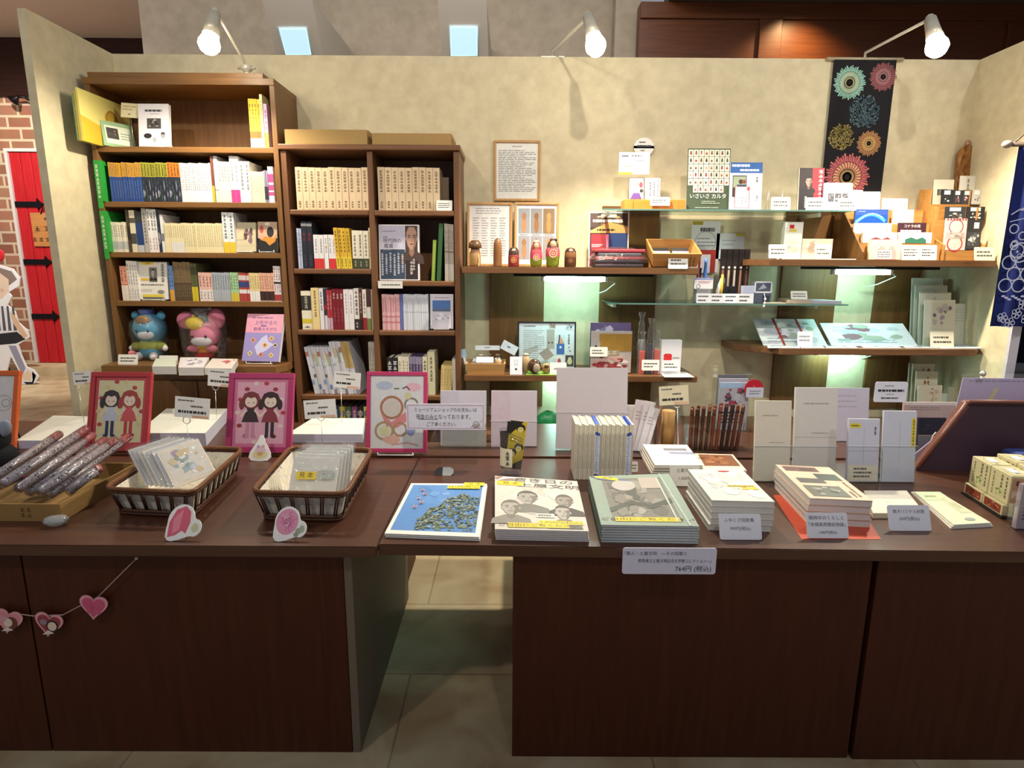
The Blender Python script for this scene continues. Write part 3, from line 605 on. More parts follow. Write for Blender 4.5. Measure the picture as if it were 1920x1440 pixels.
brow(Yb, zL[2], 688.5, 696, 542, 617, 1, sp('4c2a2a', (.28, .56, 'e0dacc'), (0, .28, '77803c')), 'brown, white and olive book', c3, g)
brow(Yb, zL[2], 696.5, 704, 543, 617, 2, sp('b5aca0', marks=[(.3, .9, 6, '7c746a', .4)]), 'grey book', c3, g, thin=True, d2='grey books against the divider')
brow(Yb, zR[2], 717, 750, 552, 617, 7, sp('ddb0b2', (.2, .24, 'c87a80'), (.36, .4, 'c87a80'), marks=[(.5, .92, 8, 'b06068', .5)]), 'pink patterned booklet', e3, g, thin=True)
brow(Yb, zR[2], 750.5, 756, 552, 617, 1, sp('5f6aa8'), 'violet blue booklet', e3, g, thin=True)
brow(Yb, zR[2], 756.5, 803, 552, 617, 11, sp('ccd0d8', (.5, .52, 'a9adb8'), marks=[(.72, .9, 4, '8c8f9c', .4)]), 'pale grey booklet', e3, g, thin=True)
brow(Yb, zL[3], 693, 706, 642, 738, 2, sp('b5aca0', (.2, .5, 'a3998a'), marks=[(.55, .9, 5, '7c746a', .4)]), 'grey book', c4, g, thin=True, d2='tall grey books against the divider')
brow(Yb, zR[3], 727, 747, 671, 742, 2, sp('1c1c20', marks=[(.38, .92, 4, 'e8e8e8', .7)]), 'black book with white title', e4, g)
brow(Yb, zR[3], 747.5, 768, 669, 742, 3, sp('e0d9c2', (.2, .45, 'd0c8b0'), marks=[(.5, .9, 5, '77705c', .4)]), 'cream book', e4, g)
brow(Yb, zR[3], 768.5, 792, 669, 742, 4, sp('55476a', (.3, .5, '2c2438'), (.8, 1, '8c86a0'), marks=[(.55, .78, 3, 'c9bfe0', .4)]), 'purple book', e4, g, thin=True)
brow(Yb, zR[3], 792.5, 802, 670, 742, 1, sp('e0d9b8', marks=[(.35, .92, 6, '3c382c', .6)]), 'cream book with black title right of the purple books,', e4, g)
brow(Yb, zR[3], 802.5, 816, 660, 742, 1, sp('cfcaa8', marks=[(.3, .9, 6, '66603c', .4)]), 'tall greenish cream book', e4, g)
brow(Yb, zR[3], 825, 846, 686, 742, 4, sp('d8bf80', marks=[(.3, .9, 6, '8c7440', .3)]), 'thin tan booklet', e4, g, lean=3, thin=True)
brow(Yb, zR[3], 848, 855, 674, 742, 1, sp('cfc9bd'), 'white booklet against the right side,', e4, g, thin=True)
c5 = 'second bookcase bottom left compartment'
colr = ['b5623c', 'd9d2c0', '2c2f4c', '6a2c3c', '34506c', 'c9b040', '4c6c44', '8c4a7c', '2c2830', 'd8c860']
nmc = ['orange', 'cream', 'navy', 'wine red', 'steel blue', 'ochre', 'green', 'purple', 'black', 'yellow']
for i, (c, nm) in enumerate(zip(colr, nmc)):
    brow(Yb+.03, .1305, 590+i*11, 600.5+i*11, 763, 960, 1, sp(c, (0.55, .8, 'e0dccf') if i % 3 == 1 else (.9, .95, '8c8a80'), marks=[(.82, .97, 3, 'e8e4d8' if i not in (1, 5, 9) else '3a3630', .5)]), nm+' book', c5, g, .16)
# ================================================================ WALL SHELVES ON THE RIGHT
M_board = wood('wall_board_wood', '60401f', '70502a', 0.55, 'z', spec=0.3)
for i, (l, r, yt, zb, lb) in enumerate(((918, 1020, 512, .50, 'brown upright board on the wall behind the sachet box'), (1124, 1229, 386, .50, 'brown upright board on the wall behind the left end of the glass shelves'),
        (1462, 1567, 396, .50, 'brown upright board on the wall left of the right shelf tube light'), (1640, 1722, 497, .50, 'brown upright board on the wall right of the right shelf tube light'))):
    x0, x1 = PY((l), 560, 2.735).x, PY(r, 560, 2.735).x
    solo('wall_board', MB().box(0, x1-x0, 0, .0145, 0, PY(l, yt, 2.735).z-zb, M_board, bev=.002), T(x0, 2.735, zb), lb, 'wall board', 'upright boards behind the wall shelves')
ZM, ZLO, ZR, ZRL, ZG1, ZG2 = 1.137, .697, 1.173, .816, 1.367, .996
def shelf(label, pts, z, th, m, name='wall_shelf'):
    o = slab('s', pts, z-th, z, m, '', ''); return solo(name, o, I4, label, 'shelf')
shelf('brown wall shelf carrying the row of wooden dolls', [(-.198, 2.45), (.75, 2.45), (.75, 2.734), (-.198, 2.734)], ZM, .026, M_sh)
shelf('lower brown wall shelf carrying the black framed collage', [(-.192, 2.45), (.77, 2.45), (.77, 2.734), (-.192, 2.734)], ZLO, .024, M_sh)
shelf('right brown wall shelf carrying the stepped accessory box', [(1.03, 2.45), (1.93, 2.45), (1.957, 2.49), (1.957, 2.734), (.965, 2.734), (.965, 2.52)], ZR, .026, M_sh)
shelf('lower right brown wall shelf strewn with open brochures', [(1.11, 2.45), (1.90, 2.45), (1.955, 2.50), (1.955, 2.734), (.955, 2.734), (.955, 2.58)], ZRL, .026, M_sh)
shelf('low brown ledge along the back wall behind the counters', [(-.19, 2.42), (1.955, 2.42), (1.955, 2.748), (-.19, 2.748)], .455, .03, M_sh)
def gshelf(label, x0, x1, y0, z, cut):
    t = thing('glass_shelf', label, 'shelf', T(x0, y0, z))
    o = slab('g', [(cut, 0), (x1-x0, 0), (x1-x0, 2.734-y0), (0, 2.734-y0), (0, cut)], -.006, 0, M_gls, '', ''); part('glass_pane', o, t)
    part('polished_edge', MB().box(cut, x1-x0-.001, -.0015, -.0002, -.006, 0, M_edge).add([(cut-.001, -.001, -.006), (-.001, cut, -.006), (-.001, cut, 0), (cut-.001, -.001, 0)], [(0, 1, 2, 3)], M_edge), t)
    for x in (.03, x1-x0-.1): part('bracket', MB().box(x-.006, x+.006, .06, 2.734-y0, -.022, -.0065, M_wire), t)
gshelf('upper glass shelf holding the green card game poster', .365, 1.36, 2.50, ZG1, .0)
gshelf('lower glass shelf holding the pen stand', .40, 1.37, 2.47, ZG2, .045)
M_tube = emit('fluorescent_tube', 'bcfff2', 46)
def tube_light(label, l, r, py, Y, z, lab2):
    x0, x1 = PY(l, py, Y).x, PY(r, py, Y).x; w = x1-x0; t = thing('tube_light', label, 'lamp', T(x0, Y, z))
    hs = part('housing', MB().box(-.13, w+.2, -.016, .03, -.012, -.001, M_iron), t)
    m = MB(); m.tube([(0, 0, -.022), (.012, 0, -.022), (w-.012, 0, -.022), (w, 0, -.022)], [.007, .0115, .0115, .007], M_tube, 12); part('tube', m, t)
    for x in (-.008, w+.006): part('socket', MB().box(x-.006, x+.006, -.011, .011, -.034, -.0125, 'd9dad4', bev=.002), hs)
    part('cable', MB().tube([(w+.01, .01, -.02), (w+.05, .03, -.04), (w+.02, .1, -.075), (w-.01, .14, -.09)], .0025, 'e8e8e2', 6), t)
tube_light('glowing tube light under the shelf of wooden dolls', 1021, 1134, 518, 2.56, ZM-.026, '')
tube_light('glowing tube light under the right brown shelf', 1566, 1668, 501, 2.56, ZR-.026, '')
tube_light('tube light hidden under the lower brown shelf with the collage', 1030, 1120, 712, 2.68, ZLO-.024, '')
tube_light('tube light hidden under the lower right brown shelf', 1530, 1620, 664, 2.68, ZRL-.026, '')
# ---------------------------------------------------------------- small builders
def rrect(w, h, r, n=4):
    pts = []
    for cx, cz, a in ((w/2-r, r, -90), (w/2-r, h-r, 0), (-w/2+r, h-r, 90), (-w/2+r, r, 180)):
        for i in range(n+1): q = math.radians(a+90*i/n); pts.append((cx+r*math.cos(q), cz+r*math.sin(q)))
    return pts
def panel(name, label, cat, l, t, r, b, Y, tilt=0, zb=None, th=.002, col=WHITE, draw=None, grp=None, rz=0, rr=0, side=None, rough=.5):
    Tm, w, h = std(l, t, r, b, Y, tilt, zb, rz); m = MB()
    c = mat(col, rough, .04) if isinstance(col, str) else col
    if rr: m.prism(rrect(w, h, rr), 0, th, c)
    elif side: m.box(-w/2, w/2, 0, .001, 0, h, c).box(-w/2+.001, w/2-.001, .0011, th-.001, .001, h-.001, side).box(-w/2, w/2, th-.001, th, 0, h, c)
    else: m.box(-w/2, w/2, 0, th, 0, h, c)
    if draw: draw(m, w, h)
    return solo(name, m, T(0, 0, .0006+th*math.sin(math.radians(max(0, tilt)))) @ Tm, label, cat, grp)
def card(label, l, t, r, b, Y, zb=None, tilt=15, col='f0eee4', txt=None, n=2, grp='price cards', rz=0, ink='4a4a48', rr=.004, th=.0015):
    def dr(m, w, h):
        if txt:
            for i, (s, f, sz) in enumerate(txt): m.text(s, 0, h*f, h*sz, ink)
        else: m.lines(-w*.38, h*.22, w*.38, h*.78, n, ink, fill=.4, rnd=random.Random(int(l*7+t)))
    return panel('price_card', label, 'price card', l, t, r, b, Y, tilt, zb, th, col, dr, grp, rz, rr)
def box3(name, label, cat, l, t, r, b, Y, zb, dep, col, draw=None, grp=None, rz=0, bev=.001, h=None):
    Tm, w, hh = std(l, t, r, b, Y, 0, zb, rz); m = MB().box(-w/2, w/2, 0, dep, 0, h or hh, mat(col, .55, .05) if isinstance(col, str) else col, bev=bev)
    if draw: draw(m, w, h or hh)
    return solo(name, m, Tm @ T(0, 0, .0004), label, cat, grp)
def flat(name, label, cat, pts, z, th, col, draw=None, grp=None, side=None):
    """thing lying flat: pts = pixels of its near-left, near-right, far-right, far-left corners on the plane z (top face)"""
    q = [PZ(px, py, z+th) for px, py in pts]; o = (q[0]+q[1])/2; ux = (q[1]-q[0]); w = ux.length; a = math.atan2(ux.y, ux.x)
    far = (q[2]+q[3])/2-o; h = far.length
    Tm = T(o.x, o.y, z) @ Rz(math.degrees(a)); inv = Tm.inverted()
    m = MB(); loc = [(inv @ p) for p in q]; c = mat(col, .45, .05) if isinstance(col, str) else col; s = side or c
    v = [(p.x, p.y, .0004) for p in loc]+[(p.x, p.y, th) for p in loc]
    m.add(v, [(4, 5, 6, 7), (3, 2, 1, 0)], c).add(v, [(0, 1, 5, 4), (1, 2, 6, 5), (2, 3, 7, 6), (3, 0, 4, 7)], s)
    if draw:
        # cover art in its own x,z, mapped on the parallelogram of the top face
        e0, e1, e3 = loc[0], loc[1], loc[3]; sub = MB(); draw(sub, w, h)
        def mp(p):
            u, vv = p[0]/w+.5, p[2]/h; b0 = e0.lerp(e1, u); t0 = loc[3].lerp(loc[2], u); r = b0.lerp(t0, vv); return (r.x, r.y, th-p[1])
        for f, k in zip(sub.f, sub.fm): m.add([mp(sub.v[i]) for i in f], [tuple(range(len(f)))], sub.mats[k])
    return solo(name, m, Tm, label, cat, grp)
def wire_stand(label, Tm, w, d=.06, h=.05, grp='wire book stands'):
    t = solo('book_stand', MB().tube([(-w/2, -.012, .012), (-w/2, -.012, .002), (-w/2, d, .002), (-w/2+.004, d*.8, h), (w/2-.004, d*.8, h), (w/2, d, .002), (w/2, -.012, .002), (w/2, -.012, .012)], .0016, M_wirew, 6).tube([(-w/2, -.012, .004), (w/2, -.012, .004)], .0016, M_wirew, 6), Tm, label, 'book stand', grp); return t
# ================================================================ ON THE SHELF OF WOODEN DOLLS
Mfr = wood('light_frame_wood', 'b3854f', 'c49a64', 0.5, 'z')
def framed(label, l, t, r, b, Y, tilt, zb, bw, frm, draw, mount='efece4', th=.014, name='framed_picture', glass=True, stand=None):
    Tm, w, h = std(l, t, r, b, Y, tilt, zb); o = thing(name, label, 'picture frame', T(0, 0, .0006+th*math.sin(math.radians(tilt))) @ Tm)
    f = MB(); fm = frm if not isinstance(frm, str) else mat(frm, .4, .06)
    f.box(-w/2, w/2, 0, th, 0, bw, fm, bev=.0015).box(-w/2, w/2, 0, th, h-bw, h, fm, bev=.0015).box(-w/2, -w/2+bw, 0, th, bw, h-bw, fm, bev=.0015).box(w/2-bw, w/2, 0, th, bw, h-bw, fm, bev=.0015)
    part('frame', f, o)
    s = MB().box(-w/2+bw, w/2-bw, th*.5, th*.9, bw, h-bw, mount); draw(s, w-2*bw, h-2*bw); part('picture', s, o, T(0, 0, 0)) if False else None
    s2 = MB(); iw, ih = w-2*bw, h-2*bw; s2.box(-iw/2, iw/2, 0, .003, 0, ih, mount); draw(s2, iw, ih); part('picture', s2, o, T(0, th*.45, bw))
    if glass: part('glass', MB().add([(-iw/2, 0, 0), (iw/2, 0, 0), (iw/2, 0, ih), (-iw/2, 0, ih)], [(0, 1, 2, 3)], M_acr), o, T(0, th*.22, bw))
    if stand: part('prop', MB().tube([(stand[0], th, h*.6), (stand[0]*1.6, stand[1], (.0045-th*math.sin(math.radians(tilt))+stand[1]*math.sin(math.radians(tilt)))/math.cos(math.radians(tilt)))], .003, stand[2], 6), o)
    return o
framed('light wooden frame of printed text hanging on the wall', 926, 263, 1012, 377, 2.735, 0, None, .010, Mfr, lambda m, w, h: (m.lines(-w*.12, h*.92, w*.14, h*.955, 1, '8a8a86'), m.lines(-w*.45, h*.12, w*.45, h*.88, 24, '7c7c7a', fill=.35)))
framed('light wooden frame with a printed table standing behind the mushroom doll', 876, 380, 960, 497, 2.66, 4, ZM, .010, Mfr,
       lambda m, w, h: (m.lines(-w*.35, h*.84, w*.3, h*.96, 3, 'a9a7a8', fill=.4), [m.lines(-w*.42+k*w*.22, h*.12, -w*.42+k*w*.22+w*.16, h*.8, 16, 'a5a3a6', fill=.4) for k in range(4)]), 'e9e6e4')
def dollphotos(m, w, h):
    for i in range(3):
        for j in range(2):
            x0 = -w*.46+i*w*.31; z0 = h*(.52 if j == 0 else .08); m.rect(x0, z0, x0+w*.29, z0+h*(.42 if j == 0 else .4), ('9a9ca2', '8f8e90', '8a7050', 'a3a2a8', '9c9aa0', 'a0989a')[i+3*j])
            cx = x0+w*.145; m.oval(cx, z0+h*.14, w*.06, h*.13, ('b98a62', '9a6a40', 'b08850')[i]).oval(cx, z0+h*.29, w*.055, h*.06, ('a87850', '8a5a34', 'b48c58')[i])
            if j == 0: m.lines(x0+w*.04, h*.485, x0+w*.25, h*.51, 1, '6c6a68')
framed('light wooden frame with six photos of dolls', 964, 380, 1047, 497, 2.66, 4, ZM, .010, Mfr, dollphotos, 'e9e6e4')
def doll(label, px, pt, pb, wpx, Y, prof, extra=None):
    c = PY(px, pb, Y); h = PY(px, pt, Y).z-ZM; r = wpx/2/CF*2.6; o = thing('wooden_doll', label, 'doll', T(c.x, Y, ZM+.0003), 'wooden dolls on the shelf')
    part('body', MB().lathe([(0, 0, prof[0][2])]+[(a*r, z*h, m) for a, z, m in prof], prof[0][2], 22), o)
    if extra: extra(o, r, h)
    return o
Md = [mat(x, .35, .12, 90) for x in ('7c532e', '573a20', '9c7a4c', '86302c', 'c4505c', 'd0a480', '3c221c', '838f2c', '94443c')]
wd1, wd2, wd3, red, pink, skin, hair, grn, rd2 = Md
def face(o, r, h, z, s=.5):
    part('face', MB().ball((0, 0, 0), r*s, skin, 14, k=(1, .42, 1.25)), o, T(0, -r*.72, h*z))
def mush(o, r, h):
    part('cap', MB().lathe([(0, h*1.0), (r*.6, h*.985), (r*1.02, h*.87), (r*1.12, h*.72), (r*1.05, h*.69), (0, h*.69)], wd2, 24), o)
    part('tag', MB().tube([(r*.5, -r*.6, h*.5), (r*.75, -r*.95, h*.25), (r*.7, -r, h*.02)], .0015, 'd8c49a', 6).box(r*.55, r*.8, -r*1.05, -r*1.0, h*.02, h*.16, 'c9b488'), o)
doll('mushroom-capped wooden doll at the left end of the shelf', 891, 450, 495, 21, 2.50, [(.85, 0, wd3), (.95, .1, wd3), (.95, .5, wd1), (.75, .6, wd1), (.72, .68, wd3), (.7, .75, wd3), (0, .78, wd3)], mush)
doll('tall plain carved wooden doll second from the left end', 933, 446, 496, 17, 2.50, [(.95, 0, wd1), (.9, .05, wd1), (.88, .5, wd1), (.8, .8, wd1), (.55, .95, wd2), (0, 1, wd2)])
def rfig(k): return lambda o, r, h: (face(o, r, h, .76, .42), part('painted_pattern', MB().ring(0, 0, r*.45, r*.15, k[0]).ring(0, 0, r*.2, r*.12, k[1]), o, T(0, -r*1.0, h*.34)))
doll('short red wooden doll in front of the gap between frames', 963, 463, 496, 20, 2.50, [(.9, 0, red), (.98, .1, red), (.98, .5, rd2), (.92, .6, hair), (.9, .8, hair), (.6, .95, hair), (0, 1, hair)], rfig(('c97a50', 'e0b070')))
doll('pink wooden doll with green foot in front of the doll photos', 1005, 449, 496, 22, 2.50, [(.75, 0, grn), (.92, .1, grn), (1, .3, pink), (.98, .5, pink), (.9, .62, red), (.75, .75, red), (.55, .84, red), (.5, .9, skin), (.35, .98, hair), (0, 1, hair)], rfig(('e8a0a0', 'f0d080')))
def bow(o, r, h):
    face(o, r, h, .83, .45); b = MB(); b.ball((-r*.28, 0, 0), r*.25, hair, 10).ball((r*.28, 0, 0), r*.25, hair, 10).ball((0, 0, 0), r*.14, hair, 8); part('bow', b, o, T(r*.1, 0, h*1.0))
    part('painted_pattern', MB().ring(0, 0, r*.5, r*.2, 'f0a088').ring(0, 0, r*.2, r*.1, 'f4d0a0'), o, T(0, -r*1.0, h*.5))
doll('tall pink and green wooden doll with a black bow', 1036, 450, 496, 25, 2.50, [(.78, 0, grn), (.9, .1, grn), (.92, .3, grn), (1, .4, pink), (.98, .62, pink), (.82, .72, hair), (.8, .82, hair), (.55, .95, hair), (0, .99, hair)], bow)
doll('short dark wooden doll at the right end of the row', 1069, 464, 496, 21, 2.50, [(.92, 0, wd2), (1, .08, wd2), (1, .5, wd1), (.98, .75, hair), (.7, .94, hair), (0, 1, hair)], rfig(('6a3a2c', 'a87048')))
def disp(m, w, h):
    m.rect(-w*.47, h*.02, w*.47, h*.98, '2c2426').photo(-w*.47, h*.72, w*.47, h*.98, ['4a3a34', 'c9a070', 'd8b8b0', '8a5a44'], 4).poly([(-w*.47, h*.66), (0, h*.82), (w*.47, h*.74), (w*.47, h*.62), (-w*.47, h*.62)], 'd8a060')
    m.rect(-w*.2, h*.9, w*.18, h*.96, 'f0c8c0').lines(-w*.4, h*.8, w*.42, h*.88, 1, 'f0e6e0', fill=.6).lines(-w*.3, h*.65, w*.2, h*.7, 1, '3a2a20', fill=.7)
    m.rect(-w*.44, h*.32, -w*.06, h*.6, '9c2a34').rect(w*.0, h*.3, w*.44, h*.62, '24386c').lines(-w*.42, h*.36, -w*.14, h*.42, 3, 'e8d8d8').photo(-w*.47, h*.02, w*.2, h*.28, ['6c1c28', 'b8344a', '2c2028', 'd86080'], 8).rect(-w*.06, h*.3, 0, h*.6, 'd87aa0')
panel('display_card', 'white bordered display card with red and blue cloth pictures', 'display card', 1103, 398, 1178, 494, 2.62, 6, ZM, .004, WHITE, disp)
def bag(name, label, l, t, r, b, Y, zb, dep, seed, cols, clearbag=True, cat='packet', grp=None, lumps=5):
    """a limp clear bag of folded cloth or small goods lying or standing on a shelf"""
    Tm, w, h = std(l, t, r, b, Y, 0, zb); o = thing(name, label, cat, Tm @ T(0, 0, .0005), grp); rn = random.Random(seed); m = MB()
    for i in range(lumps):
        z0 = h*.9*i/lumps; x = w*.46*rn.uniform(.85, 1)
        m.box(-x, x, dep*.08, dep*.92*rn.uniform(.85, 1), z0+.0005, z0+h*.9/lumps-.0005, mat(cols[i % len(cols)], .7, .2, 30), bev=min(.004, h*.9/lumps*.3))
    part('contents', m, o)
    if clearbag:
        g = MB(); n = 10; vs = []; k = 6
        for i in range(n+1):
            for j in range(k+1):
                u, v = i/n, j/k; e = (4*u*(1-u))**.35*(4*v*(1-v))**.35
                vs.append((w*(u-.5)*1.04, dep*(v*1.04-.02), h*(.35+.67*e)+rn.uniform(-.002, .003)))
        fs = [(i*(k+1)+j, (i+1)*(k+1)+j, (i+1)*(k+1)+j+1, i*(k+1)+j+1) for i in range(n) for j in range(k)]
        g.add(vs, fs, M_bag, None, True); part('clear_bag', g, o)
    return o
bag('cloth_packet', 'clear packet of dark red and grey cloth beside the wooden tray', 1110, 463, 1215, 496, 2.47, ZM, .14, 5, ['4a444c', '332e36', '8c2c38', '55505a', 'a03a44'])
# wooden tray of card wallets
def tray(label, l, t, r, b, Y, zb, dep, m, name='wooden_tray', tip=0, th=.007, flare=.012, grp=None):
    Tm, w, h = std(l, t, r, b, Y, 0, zb); Tm = Tm @ Rx(tip); o = thing(name, label, 'tray', Tm @ T(0, 0, .0004), grp); w2 = w/2
    def side(p): return MB().add(p, [(0, 1, 2, 3), (7, 6, 5, 4), (0, 4, 5, 1), (1, 5, 6, 2), (2, 6, 7, 3), (3, 7, 4, 0)], m)
    f = flare
    part('base', MB().box(-w2+th, w2-th, th, dep-th, 0, th, m), o)
    part('front_board', side([(-w2, 0, 0), (w2, 0, 0), (w2+f, -f, h), (-w2-f, -f, h), (-w2, th, 0), (w2, th, 0), (w2+f, -f+th, h), (-w2-f, -f+th, h)]), o)
    part('back_board', side([(-w2, dep-th, 0), (w2, dep-th, 0), (w2+f, dep+f-th, h), (-w2-f, dep+f-th, h), (-w2, dep, 0), (w2, dep, 0), (w2+f, dep+f, h), (-w2-f, dep+f, h)]), o)
    for s in (-1, 1):
        a = [(s*(w2-th), th, 0), (s*w2, th, 0), (s*(w2+f), -f+th, h), (s*(w2+f-th), -f+th, h), (s*(w2-th), dep-th, 0), (s*w2, dep-th, 0), (s*(w2+f), dep+f-th, h), (s*(w2+f-th), dep+f-th, h)]
        part('side_board', side(a), o)
    return o, Tm, w, h
M_tray = wood('tray_wood', 'b07a40', 'c48e52', 0.5, 'x')
o, Tm, w, h = tray('light wooden tray of card wallets on the doll shelf', 1224, 472, 1306, 498, 2.475, ZM+.004, .135, M_tray, tip=24, flare=.01)
part('prop_block', MB().box(-.08, .08, 0, .02, 0, .042, M_tray), o, Tm.inverted() @ T(Tm.translation.x, 2.57, ZM+.0008))
part('stamp', MB().vmarks(w*.31, h*.1, h*.8, .008, 3, '6a4420').vmarks(w*.4, h*.1, h*.8, .008, 3, '6a4420'), o, T(0, -.011, 0))
for i, (x, c) in enumerate(((-.039, '3a3436'), (.039, '4c4648'))):
    for k in range(2):
        m = MB().box(-.034, .034, 0, .003, 0, .09, mat(c, .6)).rect(-.034, .035, .034, .062, 'b8b4c4').rect(-.034, 0, .034, .012, '55555c').lines(-.03, .04, .03, .057, 2, '6a6678')
        solo('card_wallet', m, Tm @ T(x, .020+k*.013, .0115+k*.0065) @ Rx(-82), '%s card wallet in the %s of the wooden tray' % (('dark charcoal', 'brownish grey')[i], ('front', 'rear')[k]), 'card wallet', 'card wallets in the wooden tray')
card('white price card on the front of the wooden wallet tray', 1253, 479, 1290, 499, 2.448, ZM-.004, 8)
# ================================================================ UPPER GLASS SHELF
z = ZG1
Mor = wood('orange_box_wood', 'c9702a', 'd8843a', .45, 'x')
o = thing('card_game_box', 'orange wooden card game box showing two picture cards', 'box', std(1171, 374, 1285, 389, 2.53, 0, z)[0] @ T(0, 0, .0004)); _, w, h = std(1171, 374, 1285, 389, 2.53, 0, z)
part('box', MB().box(-w/2, w/2, 0, .09, 0, h, Mor, bev=.002), o)
def kid(m, w, h):
    m.rect(-w*.46, h*.02, w*.46, h*.98, 'efe4c0').ring(-w*.3, h*.86, w*.14, w*.03, '4a4440').line([(-w*.34, h*.88), (-w*.26, h*.84)], w*.05, '3a3436')
    m.oval(0, h*.55, w*.27, h*.2, 'eac9a8').oval(0, h*.66, w*.27, h*.12, '8c8478', a0=0, a1=180).line([(-w*.12, h*.55), (-w*.03, h*.55)], w*.03, '4a3a34').line([(w*.04, h*.55), (w*.13, h*.55)], w*.03, '4a3a34')
    m.oval(w*.3, h*.68, w*.12, h*.14, 'c03a48').oval(w*.33, h*.4, w*.12, h*.09, '2c2630').poly([(-w*.4, h*.02), (-w*.2, h*.3), (w*.2, h*.3), (w*.36, h*.02)], '5c3a78')
def verse(m, w, h):
    m.ring(-w*.28, h*.84, w*.13, w*.025, '4a4440').line([(-w*.31, h*.86), (-w*.25, h*.82)], w*.04, '3a3436')
    for i, s in enumerate(('あんなうえ', 'いろかるた', 'むかし')): m.vmarks(w*(.36-.26*i), h*.14, h*(.92-.04*i), w*.14, 7-i, '3a3840')
part('picture_card', (lambda m: (kid(m, .062, .085), m)[1])(MB().box(-.031, .031, 0, .002, 0, .085, '2c2a28')), o, T(-w*.31, .006, h) @ Rx(-8))
part('verse_card', (lambda m: (verse(m, .06, .085), m)[1])(MB().box(-.03, .03, 0, .002, 0, .085, 'c9cad2')), o, T(-w*.04, .008, h) @ Rx(-8))
part('band', MB().tube([(-w*.36, -.001, 0), (-w*.36, -.001, h)], .0008, '5a3a20', 4), o)
card('white price card on the front of the orange card game box', 1219, 370, 1256, 386, 2.515, None, 10)
panel('display_card', 'round white handwritten sign on the wall above the game box', 'sign', 1187, 258, 1226, 294, 2.735, 0, None, .002, WHITE, lambda m, w, h: (m.lines(-w*.25, h*.7, w*.2, h*.8, 1, '55555a', fill=.7), m.lines(-w*.32, h*.48, w*.35, h*.62, 1, '3a3a40', fill=.8), m.lines(-w*.15, h*.28, w*.12, h*.36, 1, '55555a', fill=.7)), rr=.044)
def hand(m, w, h):
    m.lines(-w*.42, h*.76, -w*.2, h*.9, 1, '4a4a58', fill=.7).lines(-w*.1, h*.78, w*.4, h*.9, 1, '6a6a78', fill=.6).lines(w*.05, h*.58, w*.38, h*.66, 1, '6a6a78').lines(-w*.4, h*.3, -w*.05, h*.44, 1, '7a8a6a', fill=.5).lines(-w*.38, h*.1, w*.4, h*.24, 2, '8a8a96')
    m.rect(-w*.5, -h*.01, -w*.06, h*.1, 'd8c030')
panel('display_card', 'handwritten white sign with yellow tape behind the game box', 'sign', 1160, 286, 1217, 327, 2.60, 0, None, .002, 'e9e8ee', hand)
def poster(m, w, h):
    m.rect(-w/2, 0, w/2, h, '3c4a36'); rn = random.Random(3)
    for j in range(6):
        for i in range(8):
            if j == 5 and i in (0, 7): continue
            x0 = -w*.49+i*w*.1225+w*.006; z0 = h*(.99-(j+1)*.117); cw, ch = w*.11, h*.108
            m.rect(x0, z0, x0+cw, z0+ch, rn.choice(('e6dcc0', 'e9e0c8', 'd9cfb8')))
            m.oval(x0+cw*.5, z0+ch*.42, cw*.26, ch*.22, rn.choice(('6a4a3a', '3a3430', '8c5a48', '4c5a4c', '9c3a34', 'b0886a')), n=8)
            m.oval(x0+cw*.5, z0+ch*.68, cw*.17, ch*.15, rn.choice(('d9b498', 'c9a080', '3a302c')), n=8)
    m.text('いさいさ カルタ', 0, h*.225, h*.085, 'f0f0ea').lines(-w*.15, h*.1, w*.3, h*.16, 2, '9aa494').lines(-w*.3, h*.03, w*.25, h*.055, 1, 'a9b0a2')
panel('display_card', 'green card game poster with rows of small pictures', 'poster', 1287, 279, 1366, 390, 2.56, 6, z, .003, '3c4a36', poster)
def blue(m, w, h):
    m.rect(-w/2, h*.78, w/2, h, '2a5a9c').lines(-w*.45, h*.9, w*.1, h*.97, 1, 'e0e8f0', fill=.7).lines(-w*.2, h*.81, w*.42, h*.87, 1, 'e0e8f0', fill=.7)
    m.rect(-w*.42, h*.28, w*.02, h*.73, '2c2a26').rect(-w*.4, h*.48, 0, h*.71, '8c9a80').oval(-w*.16, h*.6, w*.07, h*.05, '3a2622').oval(-w*.06, h*.6, w*.06, h*.045, '7a4030').rect(-w*.28, h*.48, 0, h*.54, '33405c')
    m.rect(-w*.34, h*.05, w*.12, h*.5, 'a82c30').rect(-w*.32, h*.06, w*.1, h*.49, 'ecebf0').vmarks(w*.02, h*.16, h*.34, w*.05, 3, '3a3a40').vmarks(-w*.1, h*.12, h*.28, w*.05, 3, '3a3a40').oval(w*.08, h*.45, w*.05, h*.04, 'd84a50')
    m.vmarks(w*.34, h*.58, h*.72, w*.07, 2, '2c2c34').vmarks(w*.36, h*.2, h*.32, w*.06, 3, '2c2c34').vmarks(w*.24, h*.3, h*.58, w*.05, 8, '9a9aa6')
panel('display_card', 'white poster with blue heading right of the green poster', 'poster', 1367, 305, 1427, 390, 2.555, 6, z, .003, 'e9e9f0', blue)
solo('wire_clip', MB().tube([(-.006, 0, 0), (.004, .005, .08)], .0009, M_wire, 5).tube([(.006, 0, 0), (.007, .005, .082)], .0009, M_wire, 5).box(-.012, .012, -.008, .014, 0, .003, M_wire), T(PY(1438, 388, 2.56).x, 2.56, z+.0004), 'thin wire clip standing right of the blue headed poster', 'clip')
card('white price card on the glass shelf left of the red book', 1446, 370, 1482, 390, 2.53, z, 8)
solo('wire_clip', MB().tube([(0, .004, 0), (.006, .006, .085)], .001, M_wire, 5).box(-.012, .012, 0, .016, 0, .003, M_wire), T(PY(1466, 388, 2.56).x, 2.57, z+.0004), 'thin wire rising behind the price card by the red book', 'clip')
